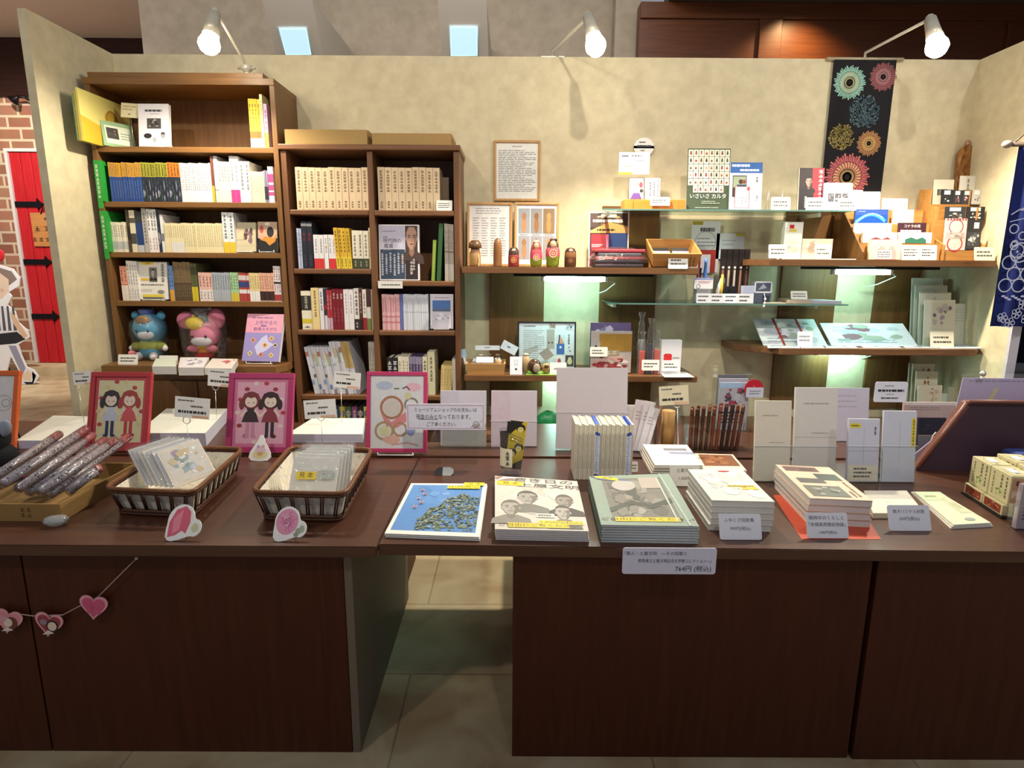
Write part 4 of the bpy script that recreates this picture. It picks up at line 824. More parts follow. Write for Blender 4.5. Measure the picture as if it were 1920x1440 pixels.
panel('book', 'dark red book with a man on its cover on the glass shelf', 'book', 1497, 316, 1543, 388, 2.565, 6, z, .016, '241a1e', lambda m, w, h: (m.rect(w*.02, 0, w/2, h, 'a02432'), m.poly([(-w*.5, 0), (-w*.4, h*.5), (-w*.1, h*.58), (w*.1, h*.5), (w*.08, 0)], '17141a'), m.portrait(-w*.12, h*.68, w*.12, h*.11, '9c8478', '1a1416', '17141a', shade='6a5048'), m.vmarks(w*.36, h*.16, h*.96, w*.17, 8, 'e0c8c8'), m.vmarks(-w*.22, h*.06, h*.34, w*.09, 5, 'd0d0d0')), side='e6dccb')
def lil(m, w, h): m.lines(-w*.2, h*.76, w*.3, h*.84, 1, '7a7494'); [m.photo(-w*.36+i*w*.25, h*.32, -w*.15+i*w*.25, h*.62, ['4c4a50', '8c8a90', 'c9c6cc', '2a282c'], 4+i, n=6) for i in range(3)]; m.line([(w*.1, h*.72), (w*.46, h*.96)], w*.012, 'f6f4fb')
panel('picture_box', 'lilac picture box with three photos beside the red book', 'box', 1545, 344, 1598, 388, 2.55, 8, z, .012, 'cfc9de', lil)
card('white price card on the glass shelf in front of the red book', 1511, 371, 1547, 391, 2.52, z, 8)
card('white price card on the glass shelf in front of the lilac box', 1571, 372, 1606, 391, 2.52, z, 8)
def lying(label, l, r, Y, d, zz, th, col, skew=0):
    a, b = PY(l, 480, Y).x, PY(r, 480, Y).x; w = b-a; m = MB()
    m.add([(x+(skew if y else 0), y, h) for h in (0, th) for x, y in ((0, 0), (w, 0), (w, d), (0, d))], [(3, 2, 1, 0), (4, 5, 6, 7), (0, 1, 5, 4), (1, 2, 6, 5), (2, 3, 7, 6), (3, 0, 4, 7)], mat(col, .5, .05))
    return solo('paper_sheet', m, T(a, Y, zz+.0005), label, 'paper')
# ================================================================ RIGHT BROWN SHELF
Mkr = wood('kraft_rack_wood', 'a9773c', 'bd8b4c', 0.6, 'x')
def on(px, py, Y): return PY(px, py, Y).z
z = ZR
# slanted stepped rack of cards
xa, xb = PY(1612, 478, 2.5).x, PY(1764, 478, 2.5).x
st = [(2.475, z+.0005), (2.515, on(1690, 457, 2.515)), (2.555, on(1690, 439, 2.555)), (2.60, on(1690, 421, 2.60)), (2.65, on(1690, 394, 2.65))]
o = thing('stepped_rack', 'brown stepped card rack with a slanting side on the right shelf', 'rack', T(xa, 2.47, z+.0005))
part('side_board', MB().add([(x, y-2.47, zz-z) for x in (-.006, .0) for y, zz in ((2.472, z), (2.472, z+.03), (2.66, st[4][1]+.004), (2.72, st[4][1]+.004), (2.72, z))], [(0, 1, 2, 3, 4), (9, 8, 7, 6, 5), (0, 5, 6, 1), (1, 6, 7, 2), (2, 7, 8, 3), (3, 8, 9, 4), (4, 9, 5, 0)], M_board), o)
for i in range(1, 5): part('step', MB().box(.0002, xb-xa, st[i][0]-.008-2.47, (st[i+1][0]-.008 if i < 4 else 2.72)-2.47, st[i-1][1]-z if i > 1 else 0, st[i][1]-z-.0004, Mkr), o)
def wave(c): return lambda m, w, h: m.poly([(-w*.3, 0), (-w*.3, h*.35), (-w*.12, h*.55), (w*.05, h*.35), (w*.22, h*.55), (w*.34, h*.3), (w*.34, 0)], c)
def lt(m, w, h): m.lines(-w*.2, h*.7, w*.3, h*.85, 2, '9a9690', fill=.4); m.vmarks(w*.38, h*.1, h*.6, w*.08, 4, '8a8680')
gp = 'cards and boxes on the stepped rack'
for (nm, lb, ct, l, t_, r, b, s, th, c, d) in (
    ('greeting_card', 'white card standing at the back left of the stepped rack', 'card', 1597, 357, 1616, 393, 4, .008, 'e9e6de', lt),
    ('greeting_card', 'wide white card at the back of the stepped rack below the banner', 'card', 1617, 360, 1649, 393, 4, .01, 'ece9e0', lt),
    ('greeting_card', 'cream card at the back right end of the stepped rack', 'card', 1653, 373, 1701, 394, 4, .012, 'e9e3cf', lt),
    ('greeting_card', 'cream card on the second highest step right of the blue dish', 'card', 1674, 394, 1712, 421, 3, .012, 'e6e0d0', lt),
    ('greeting_card', 'pale card on the middle step below the blue dish', 'card', 1600, 419, 1671, 439, 2, .006, 'd9d7e0', lt),
    ('sign_plate', 'dark maroon sign with white characters on the stepped rack', 'sign', 1683, 418, 1736, 438, 2, .003, '3a1c26', lambda m, w, h: (m.text('コナラの苑', 0, h*.68, h*.3, 'e6dede'), m.lines(-w*.4, h*.12, w*.4, h*.4, 1, 'e6dede', fill=.7))),
    ('small_box', 'clear topped box with a dark red wave on the stepped rack', 'box', 1618, 437, 1681, 457, 1, .02, 'cfcbbd', wave('7a2c3a')),
    ('small_box', 'clear topped box with a green wave on the stepped rack', 'box', 1684, 437, 1746, 457, 1, .02, 'dcdcd8', wave('2f6a55')),
    ('small_box', 'cream box with a pink wave at the front of the stepped rack', 'box', 1629, 450, 1690, 481, 0, .012, 'efe4b4', lambda m, w, h: (wave('e0a098')(m, w*1.0, h*1.3), m.rect(-w*.28, h*.04, w*.2, h*.46, 'efece6'), m.lines(-w*.24, h*.08, w*.16, h*.42, 3, '5a5854')))):
    panel(nm, lb, ct, l, t_, r, b, st[s][0]+.004, 6, st[s][1], th, c, d, gp)
panel('blue_packet', 'blue glossy packet with a light blue arc on the stepped rack', 'packet', 1602, 393, 1664, 421, st[3][0]+.004, 6, st[3][1], .008, '2450a8', lambda m, w, h: (m.rect(-w*.48, h*.6, w*.48, h*.96, '2c4c9c'), m.line([(w*(-.48+.1*i), h*(.1+.55*math.sin(i*.33))) for i in range(10)], h*.2, '3f9ae8'), m.line([(w*(-.44+.1*i), h*(.14+.56*math.sin(i*.33))) for i in range(9)], h*.07, '9adcff'), m.lines(-w*.4, h*.8, -w*.1, h*.9, 1, '8ca8dc')), gp, rough=.12)
card('white price card at the foot of the stepped rack right of the cream box', 1691, 460, 1724, 480, 2.468, z, 8, n=3)
card('second white price card at the foot of the stepped rack beside the bagged charms', 1725, 460, 1757, 480, 2.468, z, 8, n=3)
solo('wire_clip', MB().tube([(0, 0, 0), (.001, 0, .045)], .001, M_wire, 5).tube([(.005*math.cos(a*.7), 0, .05+.005*math.sin(a*.7)) for a in range(9)], .0009, M_wire, 5, closed=True).lathe([(.009, 0), (.009, .003), (0, .003)], M_wire, 12), T(PY(1631, 455, 2.50).x, 2.495, z+.0005), 'small ring clip in front of the box with the dark red wave', 'clip')
# brown tiered box of bagged charms
xa2, xb2 = PY(1768, 478, 2.5).x, PY(1846, 478, 2.5).x
o = thing('tiered_box', 'light brown tiered box holding bagged charms in the corner', 'display box', T(xa2, 2.5, z+.0005))
tz = [on(1780, 470, 2.53)-z, on(1780, 413, 2.585)-z, on(1780, 384, 2.64)-z]
for i, (y0, y1) in enumerate(((.012, .07), (.0705, .125), (.1255, .2))): part('tier', MB().box(.006, xb2-xa2-.006, y0, y1, 0, max(.008, tz[i]), Mkr), o)
for x in (0, xb2-xa2-.0055): part('side_board', MB().add([(x+dx, y, zz) for dx in (0, .0055) for y, zz in ((0, 0), (0, .06), (.07, .09), (.07, tz[1]+.05), (.125, tz[1]+.06), (.125, tz[2]+.06), (.2, tz[2]+.065), (.2, 0))], [(0, 1, 2, 3, 4, 5, 6, 7), tuple(range(15, 7, -1))]+[(i, i+8, (i+1) % 8+8, (i+1) % 8) for i in range(8)], Mkr), o)
gp = 'bagged charms in the tiered box'
cols = [['1e2026', 'd9d9d6', '3a3c46'], ['2a2c34', 'e6e2de', '8a4a50'], ['33353f', 'ded8d4', 'a04048'], ['c9c6c2', '3a3c46', '8c8a88'], ['2c3038', '5a4a3c', 'd0cdc8'], ['1c1d22', 'c9ced2', '3c4a60']]
for i, (l, t_, r, b, tier, lb) in enumerate(((1722, 356, 1743, 384, 2, 'black bagged charm at the left of the top tier'), (1744, 357, 1760, 384, 2, 'white and black bagged charm second on the top tier'), (1761, 357, 1778, 384, 2, 'bagged charm with a red knot on the top tier'), (1779, 356, 1797, 384, 2, 'pale bagged charm at the right of the top tier'),
        (1741, 388, 1779, 413, 1, 'dark bagged charm at the left of the middle tier'), (1781, 388, 1815, 413, 1, 'black bagged charm at the right of the middle tier'))):
    Yc = 2.625 if tier == 2 else 2.572; dx = 42 if tier == 2 else 30
    panel('bagged_charm', lb, 'packet', l+dx, t_, r+dx, b, Yc, 4, z+tz[tier]+.0005, .004, cols[i][0], lambda m, w, h, i=i: (m.photo(-w*.4, h*.06, w*.4, h*.6, cols[i], 3+i, n=9), m.rect(-w*.3, h*.66, w*.25, h*.94, 'eceae4')), gp)
panel('bagged_charm', 'tall packet with a red cord pattern at the front of the tiered box', 'packet', 1768, 410, 1808, 474, 2.512, 4, z+max(.009, tz[0]+.001), .006, 'd6c3bb', lambda m, w, h: (m.ring(0, h*.74, w*.32, w*.05, 'a0505a'), m.ring(0, h*.2, w*.34, w*.06, 'b03a40'), m.photo(-w*.45, h*.36, w*.45, h*.56, ['b9a9a2', 'dcd6d0', '9a8a86'], 2), [m.oval(-w*.42+i*w*.14, h*.97, w*.05, w*.05, 'a0484c', n=8) for i in range(7)]), gp)
panel('bagged_charm', 'dark packet with a grey cloud pattern right of the red cord packet', 'packet', 1809, 413, 1836, 472, 2.512, 4, z+max(.009, tz[0]+.001), .006, '24252a', lambda m, w, h: (m.photo(-w*.45, h*.05, w*.45, h*.6, ['3a3c40', '8c8c8a', 'c4c2be', '55575c'], 6), m.rect(-w*.05, h*.72, w*.3, h*.92, 'e0ded8')), gp)
panel('sign_plate', 'white sign on top of the tiered box', 'sign', 1752, 337, 1790, 356, 2.66, 6, z+tz[2]+.0005, .0015, 'e9e3cc', lambda m, w, h: m.lines(-w*.3, h*.35, w*.25, h*.65, 1, '3c3a34', fill=.8))
Tm, w, h = std(1792, 270, 1826, 376, 2.70, 5, z+tz[2]+.0005)
o = thing('wooden_charm_board', 'tall brown wooden tablet with rounded top standing in the corner', 'wooden tablet', Tm @ T(0, 0, .0004))
part('board', MB().prism([(-w/2, 0), (w/2, 0), (w/2, h*.86), (w*.3, h*.95), (0, h), (-w*.3, h*.95), (-w/2, h*.86)], 0, .02, ramp_mat('tablet_wood', [(0.35, '6a3a18'), (0.55, '9a6630'), (0.75, 'c4935a')], 0.25, 'noise', (14, 14, 5), 3, 4, 1.5, spec=.7)), o)
part('cord', MB().tube([(w*.16*math.cos(a*.52), .008, h+.004+.011*math.sin(a*.52)) for a in range(12)], .0018, 'b8482c', 6, closed=True), o)
panel('sign_plate', 'white box label leaning on the brown wooden tablet', 'sign', 1797, 330, 1826, 374, 2.665, 4, z+tz[2]+.0008, .003, 'ebe7dc', lambda m, w, h: m.vmarks(w*.05, h*.3, h*.9, w*.16, 4, '6a6864'))
Mts = mat('54699c', .8, .2, 80)
o = thing('blue_tassel', 'blue knotted tassels hanging beside the wooden tablet', 'tassel', T(PY(1836, 372, 2.68).x, 2.68, z+tz[2]+.0005))
part('knot', MB().ball((-.004, 0, .068), .017, Mts, 12, k=(1.1, .7, .8)).ball((.006, -.004, .022), .02, Mts, 12, k=(1, .7, .9)), o)
part('bow', MB().ball((-.022, 0, .085), .014, Mts, 10, k=(1.2, .5, .7)).ball((.02, 0, .088), .014, Mts, 10, k=(1.2, .5, .7)).ball((.026, 0, .04), .013, Mts, 10, k=(1.1, .5, .9)), o)
part('cord', MB().tube([(0, 0, .08), (-.012, .004, .03), (-.016, 0, .003)], .003, Mts, 6).tube([(.004, 0, .05), (.02, 0, .01)], .003, Mts, 6), o)
card('cream price card at the right end of the right shelf', 1828, 464, 1866, 481, 2.475, z, 12, 'ece4c8')
panel('bagged_charm', 'white and purple packet at the far right end of the right shelf', 'packet', 1862, 436, 1888, 480, 2.56, 6, z+.0004, .012, 'dcd6dc', lambda m, w, h: (m.photo(-w/2, h*.65, w/2, h, ['a9a0c0', 'c9b8e0', '7c6a9c'], 3), m.rect(-w*.4, h*.2, -w*.1, h*.6, 'f0eef0')), gp)
box3('small_box', 'tall white box with a red label at the left of the right shelf', 'box', 1468, 416, 1502, 471, 2.56, z+.004, .03, 'd9d8d2', lambda m, w, h: (m.rect(-w*.25, h*.82, 0, h*.92, 'b8282c'), m.rect(-w*.25, h*.72, w*.15, h*.81, 'd8c060'), m.photo(-w*.45, h*.05, w*.45, h*.55, ['d2d0c6', 'b9b8a4', 'c9c4b0'], 3)))
box3('small_box', 'low pinkish box beside the tall white box on the right shelf', 'box', 1503, 448, 1560, 472, 2.56, z+.004, .04, 'd3bfb0', lambda m, w, h: m.photo(-w*.48, h*.05, w*.48, h*.95, ['d3bfb0', 'b89a88', 'e0d2c4'], 5))
card('white price card at the left end of the right shelf', 1442, 459, 1476, 476, 2.50, z+.004, 12)
card('cream price card in front of the low pinkish box', 1529, 459, 1559, 475, 2.50, z+.004, 12, 'ece4c8')
lying('stack of pale sheets lying at the left front of the right shelf', 1475, 1560, 2.462, .095, z, .0035, 'dcdad2')
lying('smaller white sheet stack lying beside the stepped rack', 1564, 1606, 2.465, .07, z, .0035, 'e6e4de')
# ================================================================ LOWER GLASS SHELF
z = ZG2
panel('display_card', 'white notice with a red box on the wall above the pen stand', 'notice', 1292, 415, 1345, 512, 2.735, 0, None, .001, 'dcd8de', lambda m, w, h: (m.rect(-w*.48, h*.93, -w*.12, h, 'a89430'), m.lines(-w*.2, h*.78, w*.3, h*.9, 1, '5a5a60', fill=.6), m.ring(0, h*.6, w*.36, w*.02, '9a98a4'), m.lines(-w*.3, h*.5, w*.36, h*.7, 3, '8a8a90', fill=.3), m.rect(-w*.2, h*.0, w*.4, h*.45, 'a8302c'), m.rect(-w*.12, 0, w*.22, h*.36, 'e0dce2')))
panel('display_card', 'plain white notice with yellow tape on the wall behind the pens', 'notice', 1341, 438, 1393, 486, 2.735, 0, None, .001, 'dadae2', lambda m, w, h: (m.rect(w*.18, h*.9, w*.5, h, 'cfc440'), m.lines(-w*.3, h*.5, w*.2, h*.8, 2, 'b0b0ba', fill=.3)))
o = thing('pen_stand', 'clear stand of dark boxed pens on the lower glass shelf', 'pen stand', T(PY(1368, 570, 2.56).x, 2.56, z+.0005))
part('holder', MB().box(-.07, .07, 0, .05, 0, .003, M_acr).box(-.07, -.068, 0, .05, .003, .085, M_acr).box(.068, .07, 0, .05, .003, .085, M_acr).box(-.068, .068, 0, .002, .003, .07, M_acr).box(-.068, .068, .048, .05, .003, .12, M_acr), o)
for i in range(5):
    px = 1351+i*11; b = PY(px, 530, 2.59); tp = PY(px, 470, 2.59)
    m = MB().box(-.0105, .0105, 0, .014, 0, .215, '2a1a16', bev=.001).rect(-.008, .12, .008, .2, '1c1210').rect(-.004, .03, .004, .13, ('8c5a44', 'b89c88', 'd0c8c0', 'a87c60', '6a4438')[i]).oval(0, .14, .005, .005, 'd8d0c8', n=10)
    solo('boxed_pen', m, T(b.x, 2.572, z+.0036), ('%s pen box from the left in the clear pen stand' % ('first', 'second', 'third', 'fourth', 'last')[i]) if True else '', 'pen', 'boxed pens on the lower glass shelf')
def lab(m, w, h):
    for i in range(4): m.lines(-w*.47+i*w*.24, h*.55, -w*.47+i*w*.24+w*.18, h*.85, 1, '5a5a60', fill=.5).lines(-w*.47+i*w*.24, h*.15, -w*.47+i*w*.24+w*.2, h*.42, 1, '3a3a40', fill=.5)
panel('price_strip', 'long white price strip along the front of the lower glass shelf', 'price card', 1305, 551, 1412, 573, 2.49, 6, z, .0015, 'e4e4e8', lab)
panel('price_card', 'white card with red print clipped to the pen cup', 'price card', 1301, 522, 1336, 548, 2.505, 4, z+.057, .0015, 'ececf0', lambda m, w, h: (m.rect(-w*.48, h*.84, w*.48, h, '8c94c8'), m.lines(-w*.3, h*.5, w*.4, h*.75, 2, 'c87880', fill=.5), m.ring(-w*.28, h*.22, w*.1, w*.03, '6a6a70')))
o = thing('pen_cup', 'small box of coloured pens at the left end of the price strip', 'pen cup', T(PY(1318, 560, 2.53).x, 2.53, z+.0005))
part('cup', MB().box(-.03, .03, 0, .045, 0, .1, mat('b9bcc6', .2), bev=.003), o)
for i, (x, c, hh, tl) in enumerate(((-.022, '7a2c30', .135, -2), (-.012, '24283c', .14, 3), (.004, '3a62a8', .172, 2), (.013, '4a78c0', .178, -2))):
    solo('pen', MB().lathe([(.006, 0), (.006, hh*.3), (.0045, hh*.8), (.0055, hh*.82), (.0055, hh), (0, hh+.001)], c, 12), T(PY(1318, 560, 2.53).x+x, 2.545+.01*(i % 2), z+.101 - .1*0) @ T(0, 0, 0) @ Ry(tl) @ Matrix.Diagonal((1, 1, (hh-.1)/hh, 1)), '%s pen standing in the small box beside the dark pen boxes' % ('dark red', 'black', 'dark blue', 'bright blue')[i], 'pen', 'coloured pens on the lower glass shelf')
m = MB(); m.tube([(-.012, 0, 0), (-.006, .004, .05), (.004, .006, .1)], [.006, .009, .003], 'd9d6d0', 8).tube([(.002, 0, 0), (.006, 0, .06), (.008, .004, .115)], [.006, .007, .005], 'c8a838', 8).tube([(.012, .002, 0), (.016, .004, .07), (.014, .004, .1)], [.006, .007, .006], '24242a', 8)
solo('pocket_tool', m, T(PY(1347, 560, 2.53).x, 2.52, z+.0005), 'white, yellow and black bundle of small tools beside the pen cup', 'tools')
for l, t_, r, b, lb, c in ((1351, 537, 1376, 556, 'black rounded case behind the long price strip', '1c1a1e'), (1390, 536, 1412, 556, 'pale blue box behind the right end of the price strip', 'b4bcd6')):
    box3('small_box', lb, 'box', l, t_, r, 572, 2.53, z, .02, c)
box3('small_box', 'clear framed silver box leaning at the right of the price strip', 'box', 1412, 528, 1445, 570, 2.53, z, .02, '4c5468', lambda m, w, h: (m.line([(-w*.46, h*.5), (w*.46, h*.5), (w*.46, h*.97), (-w*.46, h*.97), (-w*.46, h*.5)], w*.08, 'dde0e6'), m.poly([(-w*.3, h*.6), (0, h*.9), (w*.2, h*.7)], '9aa4b4'), m.rect(0, h*.05, w*.4, h*.35, '2a2e3c')))
solo('bead_strap', MB().tube([(0, 0, .03), (.004, -.006, .01), (0, -.012, -.012), (-.004, -.012, -.03)], .001, 'e6e6ea', 5).ball((.003, -.008, .008), .005, 'eef0f4', 8).ball((0, -.013, -.008), .005, 'eef0f4', 8).ball((-.002, -.013, -.02), .005, 'eef0f4', 8), T(PY(1430, 575, 2.47).x, 2.467, z+.012), 'white bead strap dangling over the edge of the lower glass shelf', 'strap')
lying('beige envelope stack at the right of the lower glass shelf', 1488, 1531, 2.49, .13, z, .014, 'b9a894', .01)
lying('lilac grey paper stack right of the beige envelopes', 1532, 1588, 2.49, .12, z, .012, 'b4aeb8', -.02)
lying('loose cream slip left of the beige envelopes', 1448, 1482, 2.485, .1, z, .002, 'dcd2b8', .02)
card('white price card behind the beige envelope stack', 1483, 546, 1514, 563, 2.53, z+.0145, 18)
# ================================================================ LOWER BROWN SHELF (left)
z = ZLO
Tm, w, h = std(874, 682, 948, 708, 2.47, 0, z)
o, Tm, w, h = tray('light wooden box of stone sachets at the left of the lower shelf', 876, 682, 945, 708, 2.47, z, .12, wood('light_box_wood', 'b98a50', 'cb9c62', .5, 'x'), name='wooden_box', flare=.006)
gs = 'bagged stones in the wooden box'
for i, (x, y, c, lb) in enumerate(((-.046, .05, '8a8a94', 'grey bagged stone at the left of the wooden box'), (-.02, .04, 'c4a98c', 'pinkish bagged stone left of centre in the wooden box'), (.015, .06, 'a07c5c', 'brown bagged stone right of centre in the wooden box'), (.05, .05, 'b08a5a', 'tan bagged stone at the right of the wooden box'))):
    s = thing('bagged_stone', lb, 'stone', Tm @ T(x, y, .008), gs); part('stone', MB().ball((0, 0, .028), .02, mat(c, .4, .3, 50), 12, k=(.85, .8, 1.25)), s)
    part('clear_bag', MB().lathe([(.004, .0), (.019, .012), (.021, .035), (.01, .056), (.003, .06), (.012, .072)], M_bag, 10), s)
panel('price_card', 'white card lying across the front of the bagged stones', 'price card', 893, 670, 925, 682, 2.478, 50, z+.048, .001, 'e9ebe8', lambda m, w, h: m.lines(-w*.4, h*.2, w*.4, h*.8, 3, '9aa0a0'))
panel('sign_plate', 'white strip sign standing in the box of bagged stones', 'sign', 891, 648, 937, 661, 2.52, 8, z+.095, .001, 'dfe9f0', lambda m, w, h: m.lines(-w*.12, h*.4, w*.14, h*.7, 1, '55606c', fill=.6))
part('card_prop', MB().tube([(.0, .085, .008), (.0, .062, .097)], .0012, M_wire, 5), o)
q = PY(955, 655, 2.50); m = MB(); m.box(-.035, .035, 0, .0015, -.02, .02, 'dfe9f0'); m.lines(-.01, -.004, .012, .006, 1, '6a747c', fill=.8)
solo('sign_plate', m, T(q.x, 2.55, q.z) @ Ry(28) @ Rx(-12), 'white sign tilted to the right above the box of bagged stones', 'sign')
solo('sign_plate', MB().box(-.0045, .0045, 0, .001, 0, .03, 'dfe9f0').box(-.012, .012, 0, .001, .03, .065, mat('a9c9e6', .4)), T(PY(873, 672, 2.52).x, 2.52, z+.035) @ Ry(-12), 'pale blue tag sticking up at the left of the stone box', 'tag')
panel('sign_plate', 'small white card with a tiny emblem beside the stone box', 'price card', 956, 669, 979, 705, 2.47, 10, z, .0015, 'e6e4ee', lambda m, w, h: (m.ring(0, h*.72, w*.14, w*.03, 'a09cb0'), m.oval(0, h*.3, w*.1, h*.06, '3a3a44'), m.lines(-w*.2, h*.5, w*.2, h*.58, 1, 'b0acbc')))
def collage(m, w, h):
    m.lines(-w*.42, h*.9, -w*.2, h*.96, 1, '7a8088').lines(-w*.42, h*.2, -w*.04, h*.85, 14, 'a4aab2', fill=.35)
    m.rect(w*.0, h*.42, w*.14, h*.86, 'b4b0a8').oval(w*.04, h*.56, w*.015, h*.02, '3a3838', n=8).oval(w*.1, h*.56, w*.015, h*.02, '3a3838', n=8)
    m.photo(w*.04, h*.88, w*.16, h*.99, ['c8c0b8', '3a3430', '8a6a50'], 2).rect(w*.17, h*.3, w*.33, h*.74, 'cfe0ea').rect(w*.18, h*.3, w*.32, h*.54, '3f72b8').oval(w*.25, h*.46, w*.02, h*.03, 'e6eef4').poly([(w*.2, h*.54), (w*.23, h*.74), (w*.3, h*.6), (w*.31, h*.54)], 'd8a888').line([(w*.22, h*.54), (w*.23, h*.74)], w*.02, '3a3a4c')
    m.photo(w*.33, h*.86, w*.47, h*.99, ['d0d4da', '4a4e5c', 'a0a4b0'], 4).vmarks(w*.4, h*.52, h*.76, w*.04, 5, '33363c').photo(w*.36, h*.32, w*.46, h*.5, ['e6ecf0', '8a7a98', '3a3440'], 3, n=6)
    m.rect(w*.16, h*.04, w*.32, h*.26, 'eef0f0').oval(w*.23, h*.13, w*.03, h*.08, 'c0484c').rect(w*.34, h*.03, w*.49, h*.28, '4a4a48').oval(w*.42, h*.14, w*.045, h*.07, 'd8cca0').oval(w*.42, h*.2, w*.03, h*.04, 'e0d6b4')
framed('black framed picture collage on the lower shelf', 970, 604, 1079, 706, 2.60, 8, z, .0065, '1c1c22', collage, 'e2ebf0')
solo('green_mat', MB().box(-.075, .085, 0, .09, 0, .004, mat('8cb04a', .9, .2, 60), bev=.001), T(PY(1020, 705, 2.47).x, 2.455, z+.0004), 'green felt mat under the round stones on the lower shelf', 'mat')
gs = 'stones on the green mat'
def stone(lb, px, pyb, r, k, cm, Y, extra=None, tw=0):
    q = PY(px, pyb, Y); s = thing('round_stone', lb, 'stone', T(q.x, Y, z+.0046) @ Rz(tw), gs); part('stone', MB().ball((0, 0, r*k[2]), r, cm, 18, k=k), s); return s
s1 = stone('tall tan stone figure with a grey cap on the green mat', 986, 700, .022, (.9, .8, 1.75), mat('b59a70', .3, .2, 40), 2.50)
part('cap', MB().ball((0, 0, .076), .014, 'a8a498', 12, k=(1, .8, .45)), s1); part('card_top', MB().box(-.03, .035, 0, .0015, -.0, .022, '6a7070'), s1, T(.02, -.004, .085) @ Ry(-22) @ Rx(-40))
s1 = stone('dark brown stone with a pale face at the front of the mat', 1002, 703, .03, (.95, .75, 1.05), mat('4a3222', .2, .2, 40), 2.475)
part('face', MB().ball((0, 0, 0), .02, 'a89a84', 14, k=(.75, .3, 1.0)), s1, T(.008, -.02, .026))
s1 = stone('small tan stone with brown stripes at the right of the mat', 1024, 700, .021, (1, .8, 1.05), mat('b08c58', .3, .2, 40), 2.48)
part('stripe', MB().ball((0, 0, 0), .011, '5a4028', 10, k=(1, .3, .7)), s1, T(0, -.016, .032))
q = PY(1025, 665, 2.52); solo('sign_plate', MB().prism([(-.032, 0), (0, -.03), (.032, 0), (0, .03)], 0, .0015, 'a09c94'), T(q.x, 2.53, q.z) @ Ry(8) @ Rx(-10), 'grey diamond shaped card in front of the framed collage', 'card')
panel('price_card', 'white price card at the right edge of the green mat', 'price card', 1031, 680, 1062, 704, 2.462, 8, z, .0015, 'e9ecea', lambda m, w, h: m.lines(-w*.25, h*.4, w*.2, h*.6, 1, '6a6e6c'))
# clear box of packets, tubes, envelope box
Tm, w, h = std(1100, 606, 1186, 705, 2.50, 0, z); o = thing('acrylic_box', 'clear acrylic box of colourful packets on the lower shelf', 'box', Tm @ T(0, 0, .0004))
part('clear_wall', MB().box(-w/2, w/2, 0, .0025, 0, h*.9, M_acr).box(-w/2, w/2, .11, .1125, 0, h, M_acr).box(-w/2, -w/2+.0025, .0027, .1098, 0, h, M_acr).box(w/2-.0025, w/2, .0027, .1098, 0, h, M_acr), o)
part('base', MB().box(-w/2+.003, w/2-.003, .003, .109, .0, .003, M_acr), o)
for i, (y, c, lb, dr) in enumerate(((.008, 'c8bcb4', 'front packet of red and white paper in the clear box', lambda m, w, h: (m.photo(-w/2, 0, w/2, h*.45, ['c9b8b0', 'a8363c', 'f0e6e0', '8a3034', 'd8a8a0'], 3, n=30), m.rect(-w*.3, h*.52, w*.5, h*.94, 'b0842c'), m.photo(-w*.5, h*.42, w*.2, h*.55, ['b0a080', 'e6ddd0'], 5), m.rect(-w*.5, h*.52, -w*.28, h*.75, 'b8b4b0'), m.oval(-w*.38, h*.64, w*.03, w*.03, '2a2428', n=10))),
        (.04, '6a5a86', 'rear purple packet in the clear box', lambda m, w, h: m.photo(-w/2, h*.1, w/2, h, ['6a5a86', '8a80a8', 'c9c4dc'], 5)))):
    m = MB().box(-w*.44, w*.44, 0, .012, 0, h*(.82+.15*i), mat(c, .4)); dr(m, w*.88, h*(.82+.15*i)); solo('paper_packet', m, Tm @ T(.004, y, .0042), lb, 'packet', 'packets in the clear box')
card('white price card stuck on the clear box of packets', 1106, 651, 1139, 669, 2.497, None, 3, n=2)
for i, (px, pt, c1, lb) in enumerate(((1200, 585, 'd9d9dc', 'tall clear wrapped paper stick at the back left'), (1203, 622, 'c8584c', 'red footed wrapped stick at the front left'), (1218, 597, '3a3644', 'dark footed wrapped stick in the middle'), (1231, 618, 'c25a50', 'red footed wrapped stick at the right'))):
    Y = 2.50 if i else 2.53; hh = PY(px, pt, Y).z-z
    s = thing('wrapped_stick', lb+' of the lower shelf bundle', 'wrapped stick', T(PY(px, 690, Y).x, Y, z+.0004), 'wrapped sticks on the lower shelf')
    part('stick', MB().box(-.012, .012, 0, .012, 0, hh*.55, mat(c1, .4, .1), bev=.002), s); part('clear_wrap', MB().lathe([(.016, 0), (.0165, hh*.6), (.013, hh*.8), (.008, hh*.88), (.016, hh)], M_bag, 10, (0, .006, 0)), s)
card('white price card in front of the wrapped sticks', 1203, 675, 1236, 695, 2.485, None, 6, n=2)
o = box3('envelope_box', 'tall white box with a red flower on the lower shelf', 'box', 1237, 638, 1275, 706, 2.50, z, .03, 'dcdce0', lambda m, w, h: ([m.oval(-w*.16+dx, h*.5+dz, w*.14, h*.07, 'cf2b33', n=12) for dx, dz in ((-.006, .006), (.006, .006), (-.006, -.006), (.006, -.006))], m.lines(w*.08, h*.45, w*.4, h*.52, 1, '8a8a8c')))
card('white price card in front of the red flower box', 1241, 676, 1274, 696, 2.488, None, 6, n=2)
flat('paper_sheet', 'pale sheet lying at the right end of the lower shelf', 'paper', [(1246, 707), (1302, 707), (1286, 697), (1236, 697)], z, .002, 'd6d8d8')
